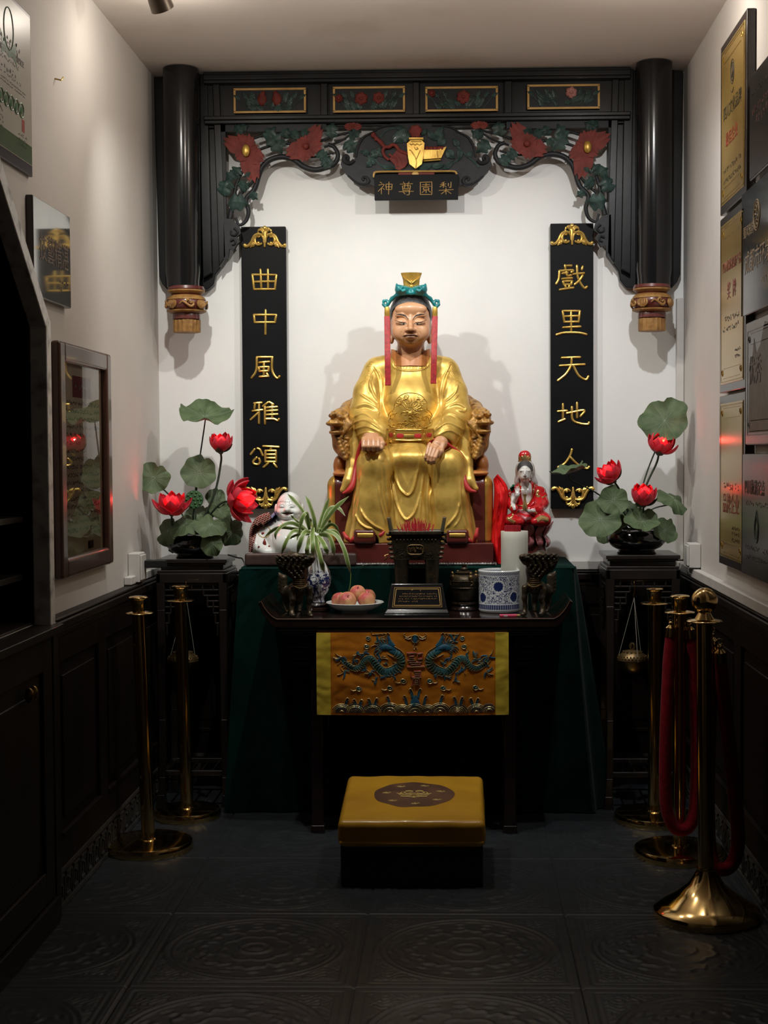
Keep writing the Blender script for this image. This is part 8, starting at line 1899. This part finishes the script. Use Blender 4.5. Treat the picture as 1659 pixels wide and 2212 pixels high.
# certificate, left wall, upper corner
X0 = XL + .014; b = lw(72, 383, X0); y1, z0 = b[1], b[2]; z1 = lw(60, 27, X0)[2]; y0 = y1 - .46
t = thing('certificate', (X0, (y0 + y1) / 2, z0), 'white and green travel certificate in a thin frame, upper left wall', 'certificate')
M_CERT = mat('certificate_paper', (.50, .48, .42), .35, ns=5, col2=(.44, .42, .36)); M_CGR = mat('certificate_green', (.05, .16, .06), .4); M_CGR2 = mat('certificate_dark_green', (.05, .10, .03), .4); M_GREY = mat('print_grey', (.14, .13, .12), .6)
MB().box(XL + .0005, X0 - .002, y0, y1, z0, z1).build('frame', mat('dark_metal_frame', (.05, .045, .055), .35, .6), t, bevel=.002)
sh = MB().box(X0 - .002, X0, y0 + .01, y1 - .01, z0 + .03, z1 - .012).build('paper_sheet', M_CERT, t)
yc = (y0 + y1) / 2; Hc = z1 - z0; Xp = X0
MB().box(Xp, Xp + .0006, y0 + .012, y1 - .012, z0 + .032, z0 + .085).build('green_footer', M_CGR2, sh)
m = MB(); c_ = (yc + .015, z1 - .10)
m.tube([(Xp + .0006, c_[0] + .042 * math.cos(a), c_[1] + .058 * math.sin(a)) for a in np.linspace(0, 2 * PI, 36, endpoint=False)], .0016, 6, closed=True)
m.prism([(c_[0] - .075, c_[1] - .02), (c_[0] - .04, c_[1] - .035), (c_[0], c_[1] - .062), (c_[0] + .04, c_[1] - .035), (c_[0] + .075, c_[1] - .02), (c_[0] + .06, c_[1] - .055), (c_[0] + .07, c_[1] - .085), (c_[0] + .03, c_[1] - .07), (c_[0], c_[1] - .08), (c_[0] - .03, c_[1] - .07), (c_[0] - .07, c_[1] - .085), (c_[0] - .06, c_[1] - .055)][::-1], Xp, Xp + .0006, 'x')
m.build('green_emblem', M_CGR, sh)
for k in range(5):
    m = MB(); q = (yc + (k - 2) * .046 + .03, z0 + Hc * .36)
    m.tube([(Xp + .0006, q[0] + .020 * math.cos(a), q[1] + .020 * math.sin(a)) for a in np.linspace(0, 2 * PI, 28, endpoint=False)], .0024, 6, closed=True); m.prism([(q[0] + .011 * math.cos(a), q[1] + .011 * math.sin(a)) for a in np.linspace(0, 2 * PI, 20, endpoint=False)], Xp, Xp + .0006, 'x'); m.build('green_rating_circle', M_CGR, sh)
text('Certificate of Excellence', .040, .0003, 'lettering', M_GREY, sh, on_left(yc + .01, z0 + Hc * .655, Xp + .0004), sx=.72)
m = MB()
for q, wd, hh in ((.715, .13, .026), (.60, .10, .014), (.545, .09, .022), (.51, .12, .010), (.475, .16, .006), (.455, .15, .006)): glyph_row(m, on_left(yc + .01, z0 + Hc * q, Xp), -wd, wd, 0, hh, rnd)
for k in range(4): glyph_row(m, on_left(yc - .10, z0 + Hc * (.24 - .03 * k), Xp), -.05, .06, 0, .010, rnd)
for k in range(3): glyph_row(m, on_left(yc + .13, z0 + Hc * (.21 - .03 * k), Xp), -.04, .05, 0, .010, rnd)
m.tube(spline([(Xp + .0004, yc - .15, z0 + Hc * .29), (Xp + .0004, yc - .13, z0 + Hc * .32), (Xp + .0004, yc - .11, z0 + Hc * .28), (Xp + .0004, yc - .08, z0 + Hc * .30), (Xp + .0004, yc - .05, z0 + Hc * .27)]), .0009, 5); m.build('print_rows', M_GREY, sh)
MB().box(Xp, Xp + .0006, yc + .125, yc + .15, z0 + Hc * .235, z0 + Hc * .31).build('red_seal', mat('seal_red', (.35, .05, .04), .6), sh)
# plaques, right wall
def rw(px, py, X): return atx(px, py, X)
XP = XR - .030
def rplaque(name, y_far, y_near, z0, z1, face, label, cat='plaque', inset=.028, back=M_BACKW, grp=None, th=.030):
    t = thing(name, (XR, (y_far + y_near) / 2, z0), label, cat, grp)
    MB().box(XR - th, XR - .0005, y_near, y_far, z0, z1).build('backing_board', back, t, bevel=.004)
    p_ = MB().box(XR - th - .002, XR - th, y_near + inset, y_far - inset, z0 + inset, z1 - inset).build('metal_face', face, t, bevel=.001); return t, p_
def fillet(p_, y_near, y_far, z0, z1, X, inset, mt, w=.004, nm='engraved_border'):
    m = MB(); a, b, c, d = y_near + inset, y_far - inset, z0 + inset, z1 - inset
    m.box(X - .0008, X, a, b, c, c + w).box(X - .0008, X, a, b, d - w, d).box(X - .0008, X, a, a + w, c, d).box(X - .0008, X, b - w, b, c, d)
    for (q, r_) in ((c + .012, c + .045), (d - .045, d - .012)): m.box(X - .0008, X, a + .05, b - .05, q, q + .002).box(X - .0008, X, a + .05, b - .05, r_, r_ + .002)
    for (ya, za) in ((a + .03, c + .03), (b - .03, c + .03), (a + .03, d - .03), (b - .03, d - .03)): m.tube([(X - .0006, ya + .015 * math.cos(q) * (1 - q / 9), za + .015 * math.sin(q) * (1 - q / 9)) for q in np.linspace(0, 7, 18)], .0013, 5)
    return m.build(nm, mt, p_)
PR = mat('plaque_red_print', (.22, .025, .015), .5); PB = mat('plaque_black_print', (.025, .02, .012), .5); M_PG2 = mat('plaque_gold_relief', (.42, .28, .07), .3, .9)
yF = rw(1556, 400, XP)[1]; yN = rw(1612, 400, XP)[1]; yM = (yF + yN) / 2
zz = [(rw(1556, 100, XP)[2] + rw(1612, 25, XP)[2]) / 2, (rw(1556, 470, XP)[2] + .004), rw(1556, 474, XP)[2] - .002, rw(1556, 850, XP)[2], rw(1556, 856, XP)[2], rw(1558, 1218, XP)[2]]
XF = XR - .032
t, p1 = rplaque('gold_plaque', yF, yN, zz[1], zz[0], M_PGOLD, 'topmost gold plaque on the right wall, with an oval emblem and black characters', grp='gold plaques on the right wall')
fillet(p1, yN, yF, zz[1], zz[0], XF, .034, M_PG2)
m = MB(); c_ = (yM, zz[1] + (zz[0] - zz[1]) * .76)
for (ra, rb_) in ((.030, .040), (.022, .030)): m.tube([(XF - .0004, c_[0] + ra * math.cos(a), c_[1] + rb_ * math.sin(a)) for a in np.linspace(0, 2 * PI, 30, endpoint=False)], .0016, 5, closed=True)
m.tube(spline([(XF - .0004, c_[0], c_[1] + .02), (XF - .0004, c_[0] - .012, c_[1]), (XF - .0004, c_[0] + .006, c_[1] - .018)]), .003, 5); m.tube([(XF - .0004, c_[0] + .02 * math.cos(a), c_[1] - .055 + .012 * math.sin(a)) for a in np.linspace(PI, 2 * PI, 12)], .0014, 5); m.build('emblem', PB, p1)
text('四川文化品牌', .052, .0004, 'lettering', PB, p1, on_right(yM, zz[1] + (zz[0] - zz[1]) * .565, XF - .0004)); text('最佳企业', .052, .0004, 'lettering', PR, p1, on_right(yM + .01, zz[1] + (zz[0] - zz[1]) * .40, XF - .0004))
m = MB(); 
for q in (.235, .175): glyph_row(m, on_right(yM, zz[1] + (zz[0] - zz[1]) * q, XF), -.15, .15, 0, .020, rnd, gap=.1)
m.build('small_print', PB, p1)
t, p2 = rplaque('gold_plaque', yF, yN, zz[3], zz[2], M_PGOLD, 'middle gold plaque on the right wall, with red characters', grp='gold plaques on the right wall')
fillet(p2, yN, yF, zz[3], zz[2], XF, .034, M_PG2); text('四川优质旅游产品', .040, .0004, 'lettering', PR, p2, on_right(yM, zz[3] + (zz[2] - zz[3]) * .70, XF - .0004)); text('奖  牌', .062, .0004, 'lettering', PR, p2, on_right(yM, zz[3] + (zz[2] - zz[3]) * .555, XF - .0004))
m = MB(); H2 = zz[2] - zz[3]
for q, a, b, h in ((.41, -.12, .14, .022), (.355, -.15, .14, .022), (.22, .06, .16, .012), (.185, .06, .15, .012)): glyph_row(m, on_right(yM, zz[3] + H2 * q, XF), a, b, 0, h, rnd, gap=.12)
m.build('small_print', PB, p2)
t, p3 = rplaque('gold_plaque', yF, yN, zz[5], zz[4], M_PGOLD, 'lowest gold plaque on the right wall, with large red characters', grp='gold plaques on the right wall')
fillet(p3, yN, yF, zz[5], zz[4], XF, .034, M_PG2); text('品牌企业', .072, .0004, 'lettering', PR, p3, on_right(yM, zz[5] + (zz[4] - zz[5]) * .36, XF - .0004)); m = MB(); H3 = zz[4] - zz[5]
glyph_row(m, on_right(yM, zz[5] + H3 * .47, XF), -.15, .15, 0, .028, rnd, gap=.1); m.build('red_print', PR, p3); m = MB()
for q in (.235, .205, .165): glyph_row(m, on_right(yM, zz[5] + H3 * q, XF), .02, .16, 0, .015, rnd, gap=.1)
m.build('small_print', PB, p3)
# second row of plaques, cut by the photo's right edge
W2 = .52
def yy2(px, py): return rw(px, py, XP)[1]
yf_ = yy2(1620, 250); za, zb_ = rw(1620, 168, XP)[2], rw(1620, 392, XP)[2]
t, p_ = rplaque('dark_grey_plaque', yf_, yf_ - W2, zb_, za, mat('dark_grey_metal', (.075, .068, .062), .3, .7), 'dark grey metal plaque with faint red print, topmost at the right edge', inset=.006)
m = MB(); glyph_row(m, on_right(yf_, zb_ + (za - zb_) * .80, XF), .04, .42, 0, .022, rnd, gap=.15); m.build('small_print', PB, p_); m = MB(); glyph_row(m, on_right(yf_, zb_ + (za - zb_) * .64, XF), .04, .45, 0, .030, rnd, gap=.15); glyph_row(m, on_right(yf_, zb_ + (za - zb_) * .53, XF), .10, .40, 0, .034, rnd, gap=.3); m.build('red_print', mat('faded_red_print', (.12, .03, .025), .5), p_)
yf_ = yy2(1603, 500); za, zb_ = rw(1603, 421, XP)[2], rw(1603, 686, XP)[2]; wd = .62
t, p_ = rplaque('black_plaque', yf_, yf_ - wd, zb_, za, mat('glossy_black_panel', (.018, .016, .018), .14, coat=.3), 'glossy black plaque with a round emblem and gold characters, right wall', inset=.002); H4 = za - zb_
GB = mat('pale_gold_print', (.42, .32, .20), .5)
text('蜀风雅韵', .040, .0004, 'lettering', GB, p_, on_right(yf_ - .115, zb_ + H4 * .66, XF - .0004)); text('成都市环境管理', .075, .0004, 'lettering', GB, p_, on_right(yf_ - .32, zb_ + H4 * .40, XF - .0004))
m = MB(); c_ = (yf_ - .235, zb_ + H4 * .74)
for r_ in (.046, .038): m.tube([(XF - .0005, c_[0] + r_ * math.cos(a), c_[1] + r_ * math.sin(a)) for a in np.linspace(0, 2 * PI, 36, endpoint=False)], .002, 5, closed=True)
for k in range(10): a = k * .63; m.tube(spline([(XF - .0005, c_[0] + .012 * math.cos(a), c_[1] + .012 * math.sin(a)), (XF - .0005, c_[0] + .022 * math.cos(a + .3), c_[1] + .022 * math.sin(a + .3)), (XF - .0005, c_[0] + .033 * math.cos(a), c_[1] + .033 * math.sin(a))]), .002, 5)
m.build('round_emblem', GB, p_); m = MB(); glyph_row(m, on_right(yf_, zb_ + H4 * .22, XF), .30, .55, 0, .028, rnd); m.build('small_print', GB, p_)
yf_ = yy2(1612, 800); za, zb_ = rw(1612, 698, XP)[2], rw(1612, 962, XP)[2]
t, p_ = rplaque('steel_relief_plaque', yf_, yf_ - W2, zb_, za, M_STEELD, 'grey steel plaque with an etched brown mountain scene and two dark red characters', inset=.004); H5 = za - zb_
X_ = XF; m = MB(); m.prism([(yf_ - .05, zb_ + H5 * .10), (yf_ - .06, zb_ + H5 * .5), (yf_ - .10, zb_ + H5 * .66), (yf_ - .13, zb_ + H5 * .85), (yf_ - .16, zb_ + H5 * .72), (yf_ - .22, zb_ + H5 * .78), (yf_ - .28, zb_ + H5 * .95), (yf_ - .40, zb_ + H5 * .90), (yf_ - .48, zb_ + H5 * .10)][::-1], X_ - .0008, X_, 'x'); m.build('etched_mountain', mat('etched_brown', (.12, .10, .075), .5, .4, ns=20, col2=(.07, .055, .04)), p_)
m = MB(); fillet(p_, yf_ - W2, yf_, zb_, za, XF, .03, mat('grey_border', (.13, .13, .14), .4, .6), nm='etched_border')
text('优秀', .095, .0005, 'lettering', mat('dark_red_print', (.06, .02, .025), .5), p_, on_right(yf_ - .15, zb_ + H5 * .58, XF - .0014))
yf_ = yy2(1603, 1100); za, zb_ = rw(1603, 980, XP)[2], rw(1603, 1238, XP)[2]
t, p_ = rplaque('grey_steel_plaque', yf_, yf_ - wd, zb_, za, M_STEELD, 'dark steel plaque with a green teardrop emblem, lowest at the right edge', inset=.002); H6 = za - zb_
text('四川旅游定点', .050, .0004, 'lettering', PB, p_, on_right(yf_ - .20, zb_ + H6 * .72, XF - .0004)); m = MB(); c_ = (yf_ - .235, zb_ + H6 * .42)
for s_ in (1, .72): m.tube([(XF - .0005, c_[0] + s_ * .030 * math.sin(a) * (1 if math.cos(a) < 0 else (1 - math.cos(a)) ** .7), c_[1] + s_ * .050 * math.cos(a)) for a in np.linspace(0, 2 * PI, 30, endpoint=False)], .0018, 5, closed=True)
m.prism([(c_[0] + .024 * math.cos(a), c_[1] - .024 + .016 * math.sin(a)) for a in np.linspace(0, 2 * PI, 20, endpoint=False)], XF - .0008, XF, 'x'); m.build('teardrop_emblem', mat('plaque_green', (.03, .06, .045), .4), p_)
m = MB()
for q in (.60, .24, .16): glyph_row(m, on_right(yf_, zb_ + H6 * q, XF), .07, .50, 0, .018, rnd, gap=.5)
m.build('small_print', PB, p_)
